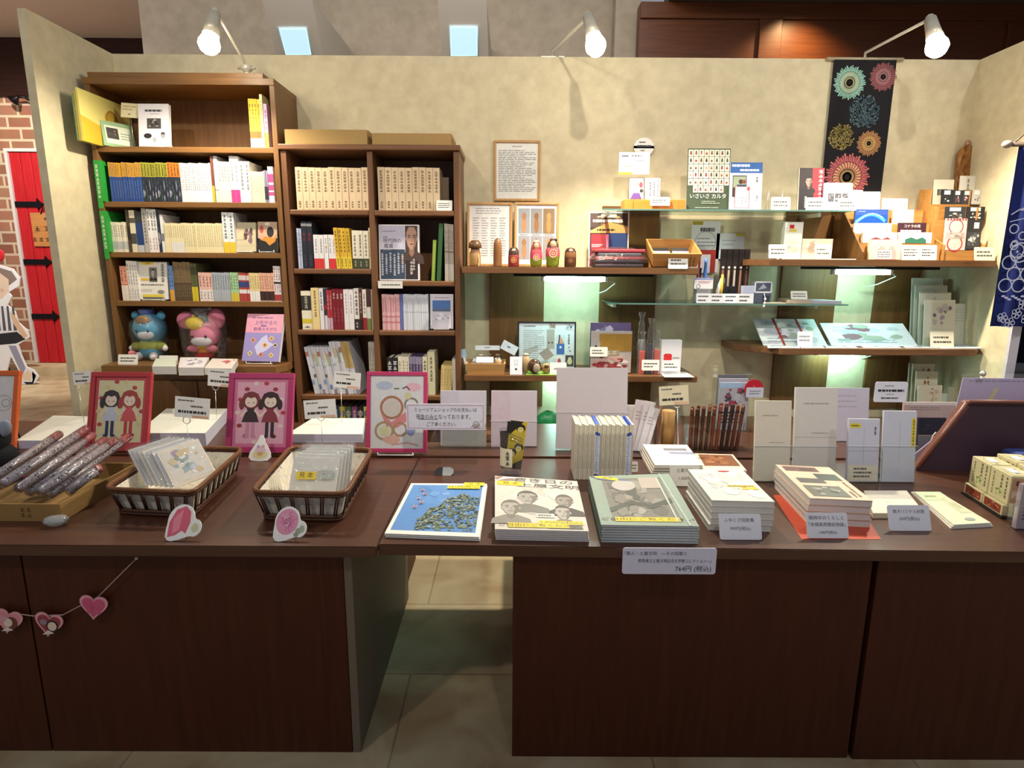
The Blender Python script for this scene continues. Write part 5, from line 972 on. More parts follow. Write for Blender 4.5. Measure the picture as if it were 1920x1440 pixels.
# ================================================================ LOWER RIGHT BROWN SHELF
z = ZRL
flowers = ['e4e9ee', 'b9c4d0', '8c6a74', 'a8b8a8', 'c9d4dc']
def spread(seed, band=None):
    def d(m, w, h):
        m.photo(-w/2, 0, w/2, h, flowers, seed, n=16).lines(-w*.4, h*.1, w*.3, h*.3, 2, '9aa6b4', fill=.3)
        for b in band or (): m.rect(b*w-w*.02, 0, b*w+w*.02, h, 'a8443c')
    return d
def wedge(name, lb, cat, l, t_, r, b, Y, tilt, draw, grp, col='e2e8ee', th=.004, rz=0): return panel(name, lb, cat, l, t_, r, b, Y, tilt, z, th, col, draw, grp, rz)
gb = 'brochures on the lower right shelf'
wedge('brochure', 'folded brochure with red spines at the left of the lower right shelf', 'brochure', 1432, 600, 1552, 645, 2.52, 55, spread(2, (-.17, .2)), gb)
wedge('brochure', 'wide open white brochure in the middle of the lower right shelf', 'brochure', 1560, 608, 1722, 645, 2.52, 55, spread(5), gb, 'dfeef2')
for i, (a, b, c, d, lb) in enumerate((((1440, 652), (1500, 652), (1492, 640), (1434, 640), 'first flat card from the left along the lower right shelf'), ((1502, 652), (1546, 652), (1534, 641), (1494, 641), 'second flat card from the left along the lower right shelf'), ((1550, 652), (1608, 652), (1590, 641), (1538, 641), 'third flat card from the left along the lower right shelf'), ((1620, 652), (1690, 652), (1668, 642), (1602, 642), 'fourth flat card from the left along the lower right shelf'), ((1700, 652), (1762, 652), (1736, 643), (1678, 643), 'fifth flat card from the left along the lower right shelf'), ((1766, 653), (1842, 653), (1812, 644), (1742, 644), 'last flat card from the left along the lower right shelf'))):
    flat('flat_card', lb, 'card', [a, b, c, d], z, .0025, 'dbe6ea', spread(i+11), gb)
panel('price_card', 'clear folded price card standing on the left red spined brochure', 'price card', 1496, 622, 1524, 642, 2.475, 10, z+.004, .001, 'dfe4ea', lambda m, w, h: m.lines(-w*.4, h*.3, w*.4, h*.8, 2, '8a8e96'))
for i, (l, t_, r, b, Y) in enumerate(((1711, 522, 1768, 600, 2.66), (1716, 536, 1776, 610, 2.62), (1724, 549, 1782, 622, 2.58), (1732, 563, 1788, 640, 2.54))):
    panel('card_packet', '%s card packet in the four step rack under the right tube light' % ('rearmost', 'second rearmost', 'second nearest', 'nearest')[i], 'card packet', l, t_, r, b+6, Y, 8, z+.0005, .008, 'c9c8b8', lambda m, w, h, i=i: m.photo(-w*.3, h*.35, w*.46, h*.95, ['c4c2b2', '9a8a9c', '6a5a70', 'b0a8a0'], 3+i, n=10), 'card packets on the lower right shelf')
panel('display_card', 'large white sheet with a small dark photo at the right', 'display card', 1776, 570, 1832, 645, 2.60, 8, z, .004, 'd3d8cc', lambda m, w, h: (m.rect(w*.18, h*.1, w*.5, h*.4, '2c302c'), m.lines(-w*.3, h*.55, w*.3, h*.9, 5, 'b4bab0', fill=.25)))
panel('display_card', 'beige text card at the right end of the lower right shelf', 'display card', 1832, 608, 1890, 652, 2.52, 12, z, .004, 'd6d0b4', lambda m, w, h: m.lines(-w*.4, h*.1, w*.4, h*.9, 9, '9a9682', fill=.3))
card('cream price card in front of the large white sheet', 1746, 622, 1790, 645, 2.49, z, 14, 'dcd8c4', n=2)
# card rack on the low ledge in the corner
zl = .4555
for i, (l, t_, r, b, Y) in enumerate(((1697, 681, 1735, 800, 2.66), (1704, 683, 1744, 800, 2.62), (1712, 697, 1752, 800, 2.58), (1718, 723, 1762, 800, 2.54))):
    panel('card_packet', '%s card packet standing on the low ledge under the lower right shelf' % ('rearmost', 'second rearmost', 'second nearest', 'nearest')[i], 'card packet', l, t_, r, b, Y, 6, zl, .008, 'cfc9b4', lambda m, w, h, i=i: m.photo(-w*.2, h*.6, w*.4, h*.97, ['cdc6b0', '8a5a3c', 'b8a890'], 7+i, n=7), 'card packets on the low ledge')
for i, (l, t_, r) in enumerate(((1752, 738, 1772), (1773, 726, 1800), (1786, 713, 1812))):
    panel('greeting_card', '%s pale card at the right of the packets on the low ledge' % ('low', 'middle', 'tall')[i], 'card', l, t_, r, 800, 2.56+.03*i, 6, zl, .004, ('b4cabc', 'd3d6c0', 'd9d2b8')[i], None, 'cards on the low ledge')
# ================================================================ BANNERS
def burst(m, cx, cz, r, cols, n, seed, dense=False):
    rn = random.Random(seed)
    if dense:
        for k in range(n):
            a = rn.random()*6.283; q = r*math.sqrt(rn.random()); b = rn.random()*6.283; L = r*rn.uniform(.12, .22)
            x, zz = cx+q*math.cos(a)*.93, cz+q*math.sin(a)*.93; m.line([(x, zz), (x+L*.6*math.cos(b), zz+L*.6*math.sin(b)), (x+L*math.cos(b+.8), zz+L*math.sin(b+.8))], r*.045, cols[k % len(cols)]); m.lay -= 1
    else:
        for k in range(n):
            a = 6.283*k/n; 
            for q0, q1, c in ((.12, .3, cols[-1]), (.34, .62, cols[-1] if k % 2 else cols[0]), (.62+.04*(k % 2), 1-.12*(k % 3)*.5, cols[k % max(1, len(cols)-1)])):
                m.line([(cx+r*q0*math.cos(a), cz+r*q0*math.sin(a)), (cx+r*q1*math.cos(a+.03), cz+r*q1*math.sin(a+.03))], r*(.03+.045*q1), c); m.lay -= 1
    m.lay += 1
Yk = 2.735; x0, x1 = PY(1564, 118, Yk).x, PY(1681, 118, Yk).x; zt_, zb_ = PY(1622, 112, Yk).z, PY(1600, 362, Yk).z
o = thing('firework_banner', 'black cloth banner with coloured fireworks hanging on the back wall', 'banner', T((x0+x1)/2, Yk, zb_)); w, h = x1-x0, zt_-zb_
m = MB().box(-w/2, w/2, 0, .0025, 0, h, mat('141318', .9, .2, 120))
def bx(px, py): p = PY(px, py, Yk); return p.x-(x0+x1)/2, p.z-zb_
for px, py, r, cols, n, ds in ((1593, 155, 27, ['7fae9c', '8cc0b0', 'b9b890'], 52, 0), (1656, 144, 23, ['8a4a4c', '9c5a5a', 'a8787c'], 46, 0), (1620, 210, 26, ['55707a', '44606a'], 330, 1), (1577, 258, 21, ['b8a050', '9c8a48'], 280, 1), (1629, 269, 21, ['b07a48', 'c08a58', 'c9a868'], 44, 0), (1588, 332, 39, ['b8565c', 'c46a6a', 'd8b878'], 54, 0)):
    cx, cz = bx(px, py); burst(m, cx, cz, r/CF*2.85, cols, n, px, ds)
part('cloth', m, o)
part('rod', MB().tube([(-w/2-.03, .006, h+.004), (w/2+.03, .006, h+.004)], .007, 'b0a488', 8), o)
# blue dyed cloth at the right end
Yk = 2.30; P = [PY(1912, 274, Yk), PY(1856, 612, Yk)]
x0, zt_, zb_ = P[1].x+.0, P[0].z, P[1].z; x0 = (P[0].x+P[1].x)/2; w, h = .34, zt_-zb_
o = thing('blue_cloth', 'indigo cloth with white line drawings hanging at the right edge', 'cloth banner', T(x0, Yk, zb_))
m = MB(); mb_ = ramp_mat('indigo_cloth', [(.3, '0f1a4c'), (.7, '1c2c78')], .9, 'noise', scale=5); n = 24
fx = [(w*i/n, .012*math.sin(i*1.1)) for i in range(n+1)]
m.add([(x, y, zz) for x, y in fx for zz in (0, h)]+[(x, y+.002, zz) for x, y in fx for zz in (0, h)], [(2*i, 2*i+2, 2*i+3, 2*i+1) for i in range(n)]+[(2*n+2+2*i, 2*n+2+2*i+1, 2*n+2+2*i+3, 2*n+2+2*i+2) for i in range(n)], mb_, None, True)
L1 = 'd4d8ea'; yk = -.0125
for cx, cz, r, nn in ((.02, .36, .016, 5), (.055, .335, .014, 5), (.03, .30, .014, 4), (.10, .37, .02, 5), (.15, .33, .02, 5)):
    m.ring(cx, h*cz/.62 if False else cz, r, .004, L1, yk, 14)
for i in range(4):
    for j in range(3): m.ring(.02+j*.05+.025*(i % 2), .155+i*.042, .024, .0045, L1, yk, 16)
m.ring(.055, .275, .035, .005, L1, yk, 24).ring(.03, .307, .011, .005, L1, yk, 14).ring(.085, .305, .011, .005, L1, yk, 14).oval(.045, .278, .004, .005, L1, yk, 8).oval(.067, .276, .004, .005, L1, yk, 8).ring(.056, .262, .009, .003, L1, yk, 12)
for i in range(7): m.oval(.02+.012*i, .115-.006*(i % 3), .008, .004, L1, yk, 8)
for cx, cz in ((.03, .035), (.08, .05), (.06, .015), (.12, .03), (.15, .07), (.10, .085)):
    for k in range(5): m.ring(cx+.011*math.cos(k*1.257), cz+.011*math.sin(k*1.257), .008, .0028, L1, yk, 10)
m.poly([(.005, .045), (.03, .02), (.04, .01), (.015, .03)], L1, yk)
m.line([(.0, .41), (.03, .43), (.07, .425), (.12, .45)], .004, L1, yk).poly([(.03, .425), (.055, .45), (.07, .425)], L1, yk).line([(.0, .385), (.06, .40)], .003, L1, yk)
part('cloth', m, o)
part('rod', MB().tube([(-.035, .0, h+.006), (w, .0, h+.006)], .008, '4a3c34', 8), o); part('finial', MB().ball((0, 0, 0), .014, '8c8078', 12, k=(1.3, 1, 1)), o, T(-.045, 0, h+.006)); part('hanger', MB().tube([(-.02, 0, h+.012), (.02, 0, h+.05), (.1, .04, h+.09)], .003, '4a3c34', 6), o)
# ================================================================ TALL BOOKCASE: FACE-OUT BOOKS AND TOYS
z = zs1[0]; gt = 'face-out books on the tall bookcase'
xf = -1.606; ya, yb = PX(150, 205, xf).y-.01, 2.70; hB = PX(138, 160, xf).z-z-.004
for i, (x, c, lb) in enumerate(((-1.6245, '7c9a6c', 'green backed picture book at the back of the yellow one against the bookcase side'), (-1.6165, 'c9b040', 'mustard picture book between the green one and the large yellow one'), (-1.6085, 'e3d780', 'large pale yellow picture book leaning against the left inside of the tall bookcase'))):
    w = yb-ya-.012*(2-i); h = hB-.01*(2-i); m = MB().box(-w/2, w/2, 0, .007, 0, h, mat(c, .4, .05))
    if i == 2: m.poly([(-w*.5, 0), (-w*.5, h*.5), (-w*.1, h*.38), (w*.5, h*.1), (w*.5, 0)], 'd8b032').oval(w*.1, h*.6, w*.14, h*.15, 'c9a43c').ring(w*.1, h*.6, w*.1, w*.02, 'a87c28').line([(w*.22, h*.48), (w*.3, h*.22)], w*.03, '8c7a2c')
    solo('picture_book', m, T(x+.0075, (ya+yb)/2-.006*(2-i), z+.0004) @ Rz(90), lb, 'book', gt)
m = MB().box(-.062, .062, 0, .014, 0, .095, mat('8fae84', .4)).rect(-.05, .012, .05, .08, 'd5dcc8').photo(-.045, .03, .0, .072, ['3a3430', '8a6a40', '5a5248', '2a2624'], 4, n=9).lines(.008, .03, .045, .06, 3, '7c8a74', fill=.3)
solo('picture_book', m, T(-1.560, 2.55, z+.003) @ Rz(62) @ Rx(-8), 'small green framed book with a photo in front of the large yellow picture book', 'book', gt)
m = MB().box(-.058, .058, 0, .01, 0, .1, mat('e4e6d6', .4)); solo('picture_book', m, T(-1.573, 2.565, z+.0025) @ Rz(62) @ Rx(-8), 'white book just behind the small green framed book', 'book', gt)
q = PY(240, 206, 2.56)
o = thing('price_card', 'cream memo card on a clip behind the small green framed book', 'price card', T(q.x, 2.57, z+.0004), 'price cards')
part('card', (lambda m: m.lines(-.028, -.002, .028, .02, 2, 'b0a878', fill=.35).lines(-.006, -.02, .008, -.01, 1, '7c7450'))(MB().box(-.034, .034, 0, .001, -.028, .028, 'e8e0b8')), o, T(0, 0, q.z-z) @ Ry(4) @ Rx(-8)); part('clip_stand', MB().tube([(0, .003, 0), (0, .003, q.z-z-.026)], .0012, M_wire, 5).lathe([(.014, 0), (.014, .002), (0, .002)], M_wire, 12), o)
def horse(m, w, h): m.lines(-w*.28, h*.8, w*.3, h*.88, 1, '4a4a50', fill=.6).lines(-w*.12, h*.75, w*.2, h*.78, 1, '9a9aa0').photo(-w*.22, h*.42, w*.24, h*.66, ['4c4a48', '1c1a1a', 'b9b6b2', '2a2826', '8c8884'], 4, n=12).oval(-w*.2, h*.25, w*.13, h*.06, '2c2a30').oval(w*.02, h*.16, w*.06, h*.06, 'a9a8ac').oval(w*.3, h*.27, w*.08, h*.07, '9c9aa0').oval(w*.3, h*.31, w*.07, h*.03, '4a484e')
panel('booklet', 'white booklet with a photo of horses on the top shelf', 'booklet', 261, 196, 318, 276, 2.54, 8, z+.004, .016, 'e9e6ec', horse, gt, side='e8e2d8')
wire_stand('white wire stand under the horse booklet', T(PY(289, 276, 2.54).x, 2.54, z+.0006), .085)
# green shelf dividers
for i, (l, t_, r, b) in enumerate(((178, 292, 205, 394), (193, 393, 207, 480))):
    zz = zs1[i+1]; m = MB(); hh = .155 if i == 0 else .16; m.box(0, .004, 0, .14, 0, hh, mat('2c9a3c', .5)).box(-.020, .0, 0, .0015, -.028, hh, mat('2c9a3c', .5)); m.vmarks(-.010, .01, hh*.9, .011, 8, 'dff0dc')
    solo('shelf_divider', m, T(BX0+.0215, BY-.003, zz+.0004), 'green divider sheet with white characters at the left of the %s shelf' % ('second', 'third')[i], 'divider', 'green dividers on the tall bookcase')
z = zs1[2]
panel('book', 'small face-out book with dark blossom branch at the right of the third shelf', 'book', 443, 418, 480, 471, 2.53, 8, z+.004, .012, 'c9bf9c', lambda m, w, h: (m.photo(-w*.4, h*.2, w*.46, h*.95, ['c9bf9c', '5a4448', '4a3438', '8c6a70'], 12, n=16), m.photo(-w*.48, h*.4, -w*.1, h*.92, ['c9bf9c', 'd89aa8', 'c9a8a0', 'd8c8a0'], 3, n=8)), gt, side='e8e2d8')
wire_stand('white wire stand under the blossom branch book', T(PY(461, 472, 2.53).x, 2.53, z+.0006), .06)
panel('book', 'small face-out black and orange book at the right end of the third shelf', 'book', 484, 417, 520, 471, 2.53, 8, z+.004, .012, '1c1a1c', lambda m, w, h: (m.rect(-w/2, h*.45, w/2, h, 'c9a98c'), m.poly([(-w*.4, h*.4), (-w*.1, h*.52), (w*.3, h*.45), (w*.5, h*.6), (w*.4, h*.34), (w*.1, h*.2), (-w*.1, h*.34)], 'c98a34'), m.oval(w*.15, h*.66, w*.18, h*.18, '2a2428'), m.oval(-w*.3, h*.75, w*.1, h*.14, 'c05a4c'), m.oval(-w*.32, h*.5, w*.14, h*.08, 'd8a090'), m.oval(0, h*.93, w*.14, h*.05, 'efe6dc')), gt, side='e8e2d8')
wire_stand('white wire stand under the black and orange book', T(PY(502, 472, 2.53).x, 2.53, z+.0006), .06)
z = zs1[3]
def ebook(m, w, h):
    m.rect(-w*.4, h*.92, w*.02, h*.99, 'e8cc30').text('見本', -w*.18, h*.955, h*.06, '3a3420').rect(-w*.14, h*.46, w*.14, h*.85, '7c7a78').portrait(0, h*.7, w*.06, h*.09, 'c9c2b8', '2c2a2c', '2c2a2c', shade='9c968e')
    m.rect(-w*.44, h*.5, -w*.14, h*.56, 'e0b83a').vmarks(w*.34, h*.45, h*.96, w*.12, 7, '6a645c').lines(-w*.44, h*.36, w*.44, h*.42, 1, '7a766e', fill=.5).lines(-w*.44, h*.2, w*.0, h*.28, 2, 'b0aca4', fill=.3).rect(-w*.4, h*.06, w*.35, h*.13, 'e0cc4a').oval(w*.25, h*.2, w*.12, h*.05, '8c8a80').rect(-w*.4, h*.02, w*.36, h*.05, '4a4640')
panel('book', 'face-out white sample book with a portrait photo on the fourth shelf', 'book', 263, 492, 316, 562, 2.52, 6, z+.004, .018, 'e9e5da', ebook, gt, side='e8e2d8')
wire_stand('white wire stand under the portrait sample book', T(PY(290, 563, 2.52).x, 2.52, z+.0006), .085)
# plush toys in clear bags on the cabinet top
zb = ZB
def plush(label, px, pyb, Y): q = PY(px, pyb, Y); return thing('plush_toy', label, 'plush toy', T(q.x, Y, zb+.0004))
Pb, Pw, Pg, Pbr, Pnv, Ppk, Pye, Por, Prd = [mat(c, .9, .08, 150, bump=.3) for c in ('5aa4c8', 'e8e6ea', 'b9c45c', '8c6a44', '2c54b0', 'e88aa4', 'e6cc3c', 'e8a03c', 'c8343c')]
def eyes(o, x, y, zz, s, m='1c1a20'): part('eye', MB().ball((-x, y, zz), s, m, 10), o); part('eye', MB().ball((x, y, zz), s, m, 10), o)
o = plush('blue plush bear with a blue cap and green shirt in a clear bag', 288, 680, 2.56); o.matrix_basis = o.matrix_basis @ Matrix.Diagonal((.9, .93, .97, 1))
part('head', MB().ball((0, 0, .135), .075, Pb, 22, k=(1, .82, .9)), o)
for s in (-1, 1): part('ear', MB().ball((s*.06, 0, .19), .02, Pb, 12, k=(1, .6, 1)), o); part('arm', MB().ball((s*.058, -.02, .058), .022, Pg, 12, k=(1.2, .9, .8)).ball((s*.078, -.026, .05), .013, Pw, 10), o); part('foot', MB().ball((s*.035, -.05, .018), .02, Pw, 12, k=(.9, 1.2, .9)), o)
part('shirt', MB().ball((0, 0, .06), .06, Pg, 18, k=(.95, .75, .6)), o); part('trousers', MB().ball((0, -.008, .03), .052, Pb, 16, k=(1.05, .85, .58)), o)
part('muzzle', MB().ball((.01, -.053, .11), .034, Pw, 14, k=(1.15, .4, .55)), o); part('forehead_patch', MB().ball((.0, -.045, .172), .034, Pbr, 14, k=(1.05, .5, .62)), o); part('cap', MB().ball((-.004, -.006, .206), .036, Pnv, 14, k=(1, .8, .45)), o); eyes(o, .027, -.061, .128, .005)
part('flower', MB().ball((-.052, -.07, .034), .014, mat('e88a90', .8), 10, k=(1.3, .8, .9)), o)
o.children[0].name = 'head'
def bagover(o, w, d, h, seed):
    rn = random.Random(seed); m = MB(); n, k = 18, 9; vs = []; fs = []
    for j in range(k):
        t = j/(k-1); r = (.86+.2*math.sin(t*2.6)) if t < .86 else .5
        for i in range(n): a = 6.283*i/n; s = 1+rn.uniform(-.05, .05); vs.append((w/2*r*math.cos(a)*s, d/2*r*math.sin(a)*s-.01, .001+h*t))
    for j in range(k-1):
        for i in range(n): fs.append((j*n+i, j*n+(i+1) % n, (j+1)*n+(i+1) % n, (j+1)*n+i))
    m.add(vs, fs, M_bag, None, True); part('clear_bag', m, o)
bagover(o, .155, .15, .218, 3)
o = plush('pink plush rabbit with big round ears and a yellow beret in a clear bag', 388, 672, 2.56)
part('head', MB().ball((.005, 0, .105), .06, Ppk, 20, k=(1.05, .82, .9)), o)
part('ear', MB().ball((-.07, .005, .165), .045, Ppk, 16, k=(1, .5, .85)), o, I4); part('ear', MB().ball((.055, .005, .172), .045, Ppk, 16, k=(.8, .5, 1)), o)
part('beret', MB().ball((-.022, -.03, .155), .038, Pye, 18, k=(1, .7, .75)).ball((-.022, -.035, .185), .007, Pye, 8), o)
part('muzzle', MB().ball((.005, -.042, .08), .04, Pw, 14, k=(1.15, .38, .5)), o); eyes(o, .028, -.05, .102, .0055)
part('body', MB().ball((0, 0, .04), .045, Por, 16, k=(.9, .75, .6)), o); part('scarf', MB().ball((0, -.01, .055), .045, Pye, 14, k=(.9, .7, .22)), o)
for s in (-1, 1): part('arm', MB().ball((s*.04, -.028, .048), .022, Ppk, 12, k=(1.2, .8, .7)), o)
part('trousers', MB().ball((0, -.012, .018), .04, Prd, 14, k=(1, .85, .45)), o)
bagover(o, .185, .15, .216, 8)
z = zb
def purple(m, w, h):
    m.rect(-w/2, h*.6, w/2, h, 'e3a0b4').lines(-w*.36, h*.9, w*.45, h*.94, 1, '8c6a98', fill=.6).text('上毛かるた', w*.04, h*.81, h*.1, '5a4a9c').lines(-w*.1, h*.73, w*.14, h*.76, 1, '5a4a9c', fill=.8).text('群馬のすがた', w*.04, h*.67, h*.085, '5a4a9c')
    m.poly([(-w*.1, h*.12), (-w*.2, h*.3), (-w*.02, h*.5), (w*.1, h*.56), (w*.16, h*.42), (w*.32, h*.36), (w*.16, h*.24)], 'c9c6e6')
    for i, (a, b) in enumerate(((-.26, .44), (.24, .48), (.36, .34), (-.3, .16), (.0, .14), (.28, .13), (.08, .34))): m.poly([(w*a-w*.08, h*b), (w*a, h*b-h*.06), (w*a+w*.08, h*b), (w*a, h*b+h*.06)], ('d8a488', 'e0c088', 'c9b8a0', 'e2cc98', 'd89a7c', 'e0c890', 'e2b060')[i]).oval(w*a, h*b, w*.035, h*.025, ('8c4a34', 'a86a3c', '3a3440', '7a8a5c', '9c4a3c', 'b08a40', 'a05a2c')[i], n=8)
panel('book', 'large pink and purple book standing at the right of the plush toys', 'book', 452, 592, 524, 684, 2.44, 22, z+.004, .018, '9a90c8', purple, gt, side='e8e2d8', rz=-6)
wire_stand('white wire stand under the pink and purple book', T(PY(487, 686, 2.435).x, 2.437, z+.0006), .10, .07)
card('white price card in front of the blue plush bear', 221, 665, 258, 684, 2.40, z, 14)
card('white price card in front of the white paper stack', 298, 667, 333, 687, 2.395, z, 14)
for i, (nm, lb, pts, th, c, dr) in enumerate((('paper_stack', 'white wrapped paper stack beside the blue plush bear', [(285, 687), (330, 687), (330, 672), (292, 672)], .03, 'cfd6c4', None),
    ('booklet_stack', 'stack of white booklets with crumpled cover in front of the pink plush rabbit', [(334, 689), (381, 689), (392, 670), (338, 670)], .03, 'dcd6da', lambda m, w, h: m.photo(-w*.4, h*.1, w*.45, h*.9, ['dcd6da', 'b9b4c4', 'e9e6ea', '9a96a0'], 4)),
    ('booklet_stack', 'stack of booklets with red pattern left of the purple book', [(383, 690), (434, 691), (446, 673), (398, 672)], .026, 'd9d0c8', lambda m, w, h: m.photo(-w*.1, h*.3, w*.5, h*.98, ['d9d0c8', 'a83a40', 'c8646a', 'e0d8d0'], 6)))):
    flat(nm, lb, 'stack of paper', pts, z, th, c, dr, None, 'd6d2cc')
# ================================================================ SECOND BOOKCASE: BOXES, FACE-OUT BOOKS
Mcb = mat('ab8b55', .8, .06, 30)
for l, t_, r, b, dy, lb in ((535, 243, 689, 272, .01, 'left flat cardboard box on top of the second bookcase'), (698, 250, 846, 272, .012, 'right flat cardboard box on top of the second bookcase')):
    Tm, w, h = std(l, t_, r, b, BY+dy, 0, ZT2); o = thing('cardboard_box', lb, 'box', Tm @ T(0, 0, .0004), 'cardboard boxes on the second bookcase')
    part('box', MB().box(-w/2, w/2, 0, .2, 0, h, Mcb, bev=.001), o); part('lid', MB().box(-w/2-.0015, w/2+.0015, .02, .2015, h*.55, h+.0015, Mcb), o)
def poem(m, w, h):
    m.rect(-w/2, 0, w/2, h, 'e8e6ea').rect(-w*.47, h*.02, w*.14, h*.56, '36455c').rect(-w*.47, h*.57, w*.14, h*.98, 'c4c2d4').rect(w*.15, h*.02, w*.46, h*.98, '4a3832')
    m.lines(-w*.42, h*.86, w*.05, h*.9, 1, '8a8aa0', fill=.5).lines(-w*.4, h*.77, -w*.28, h*.79, 1, '4a4a58', fill=.7).text('現代詩の', -w*.17, h*.71, h*.085, '24242c').text('鑑賞', -w*.26, h*.615, h*.085, '24242c').lines(-w*.4, h*.535, -w*.2, h*.55, 1, '9a98a8')
    m.poly([(w*.15, h*.02), (w*.15, h*.42), (w*.24, h*.52), (w*.4, h*.52), (w*.46, h*.44), (w*.46, h*.02)], '2c2224').poly([(w*.27, h*.53), (w*.24, h*.36), (w*.32, h*.46)], 'c9b0a4').portrait(w*.31, h*.76, w*.135, h*.2, 'b8907c', '4a3832', '4a3832', shade='94705e', bald=True).rect(w*.15, h*.28, w*.46, h*.36, '2c2224').rect(w*.15, h*.02, w*.46, h*.3, '2c2224').vmarks(w*.36, h*.18, h*.4, w*.06, 4, 'd8ccc8').vmarks(w*.3, h*.1, h*.36, w*.07, 4, 'd8ccc8')
    for i in range(6): m.vmarks(-w*.42+i*w*.1, h*(.08+.03*(i % 3)), h*(.5-.02*(i % 2)), w*.055, 9, 'd9dce4')
panel('book', 'face-out poetry book with an old man on its cover in the second bookcase', 'book', 712, 422, 787, 526, 2.53, 4, zR[1], .018, 'e8e6ea', poem, None, side='e8e2d8')
card('white price card at the right of the top beige volumes', 818, 376, 848, 394, 2.508, zR[0], 8, n=3)
panel('price_card', 'white price card stuck on the shelf edge under the poetry book', 'price card', 709, 527, 755, 541, 2.4985, 0, None, .001, 'dcd9d4', lambda m, w, h: m.lines(-w*.35, h*.35, w*.4, h*.6, 1, '5a5856', fill=.6))
panel('book', 'grey book half hidden behind the price card of the top right compartment', 'book', 828, 333, 842, 394, 2.62, 0, zR[0], .012, '7c6a54')
panel('booklet', 'wrapped booklet with blue sky picture in the third right compartment', 'booklet', 807, 552, 850, 618, 2.53, 5, zR[2]+.004, .008, 'd6d2dc', lambda m, w, h: (m.rect(-w*.4, h*.55, w*.38, h*.82, '4c74b0'), m.rect(-w*.4, h*.5, w*.38, h*.58, '5a6c84'), m.photo(-w*.4, h*.2, w*.4, h*.5, ['c9c8d4', 'b4b0c0', 'e6e4ec', '9a98b0'], 3), m.lines(-w*.3, h*.88, w*.3, h*.92, 1, '8a88a0'), m.poly([(-w*.5, h*.1), (-w*.4, h*.4), (-w*.44, h*.1)], 'f6f6fa'), m.poly([(w*.3, h*.02), (w*.36, h*.5), (w*.42, h*.02)], 'f6f6fa')), gt)
wire_stand('white wire stand under the wrapped blue sky booklet', T(PY(828, 619, 2.53).x, 2.532, zR[2]+.0006), .06)
gb = 'leaning booklets in the second bookcase'
Yl = 2.52; zz = zL[3]; x0 = PY(593, 738, Yl).x
for i in range(16):
    hh = (PY(600, 650, Yl).z-zz) if i < 9 else (PY(650, 640, Yl).z-zz)
    base = ('d3d4dc', 'ced2da', 'd9d6d8', 'd0cfd6')[i % 4]
    m = MB().box(-.0055, .0055, 0, .17, 0, hh, mat(base, .5, .05))
    for a, b, c in (((.8, .9, 'b8785c'), (.2, .3, '8ca0c0')), ((.35, .42, '7c6a60'), (.55, .58, 'a0a4b8')), ((.1, .2, '6a84b0'), (.7, .88, 'd8c0a0')), ((.6, .85, 'a9b4a0'), (.0, .1, '8a8ca4')))[i % 4]: m.rect(-.0055, a*hh, .0055, b*hh, c)
    if i > 12: m.rect(-.0055, .5*hh, .0055, hh, 'b89a5a')
    m.rect(-.0055, hh*.6, .0055, hh*.605, '9a9aa6')
    solo('booklet', m, T(x0+.012*i, Yl+.004*(i % 3), zz+.001) @ Ry(-10), '%s pale grey booklet from the left leaning in the fourth left compartment' % (ORD[i+1] if i < 15 else 'last'), 'booklet', gb)
# ================================================================ LEFT COUNTER
z = ZC
Mkt = mat('8f6f40', .75, .08, 25)
fr0, fr1 = PZ(117, 978, z), PZ(-60, 978, z)
o = thing('wrapping_tray', 'kraft paper tray full of patterned wrapped rolls at the left of the counter', 'tray', T(fr0.x, fr0.y, z+.0004)); W, D, H = .36, .30, .043
part('front_board', MB().box(-W, 0, 0, .004, 0, H, Mkt).vmarks(-.09, .008, H*.8, .012, 2, '7c5228').vmarks(-.075, .008, H*.8, .012, 2, '7c5228'), o); part('side_board', MB().box(-.004, 0, .0042, D, 0, H, Mkt), o)
part('back_board', MB().box(-W, -.0042, D-.004, D, 0, H, Mkt), o); part('base', MB().box(-W, -.0042, .0042, D-.0042, 0, .003, Mkt), o)
M_roll = [ramp_mat('wrapped_roll_pattern', [(0.38, '24222c'), (0.46, 'b9b8c4'), (0.53, '7c3a4c'), (0.57, 'd9d8e0'), (0.66, '34384a')], .25, 'noise', (1, 1, 1), s, 4, 2.5, spec=.7, coat=.6) for s in (70, 95)]
gr = 'patterned rolls in the kraft tray'
ends = [((8, 905), (160, 806), 2), ((36, 915), (172, 817), 1), ((56, 922), (196, 826), 0), ((78, 920), (214, 826), 1), ((95, 926), (240, 820), 0), ((128, 922), (188, 876), 0), ((-26, 905), (110, 815), 1), ((-34, 925), (46, 888), 0)]
for i, ((ax, ay), (bx_, by_), lv) in enumerate(ends):
    A = PZ(ax, ay, z+.045+.021*lv); B = PZ(bx_, by_, z+.085+.021*lv); d = B-A; L = d.length; m = MB()
    m.tube([(0, 0, 0), (0, 0, L*.86)], .0115, M_roll[i % 2], 12).tube([(0, 0, L*.8602), (0, 0, L)], .0116, mat(('9c3a48', 'b8505c', 'a84450')[i % 3], .3, .2, 60), 12)
    s = thing('wrapped_roll', ('longest roll at the top of the pile', 'second roll from the left with a lilac wrap', 'middle slim roll with a red tip', 'right roll of the slim pair', 'long dark roll pointing at the red framed picture', 'short roll at the right front corner', 'roll at the far left edge', 'lowest roll at the front')[i]+' in the kraft tray', 'wrapped roll', T(*A) @ d.to_track_quat('Z', 'Y').to_matrix().to_4x4(), gr)
    part('roll', m, s); part('clear_wrap', MB().tube([(0, 0, -.004), (0, 0, L+.004)], .0122, M_bag, 10), s)
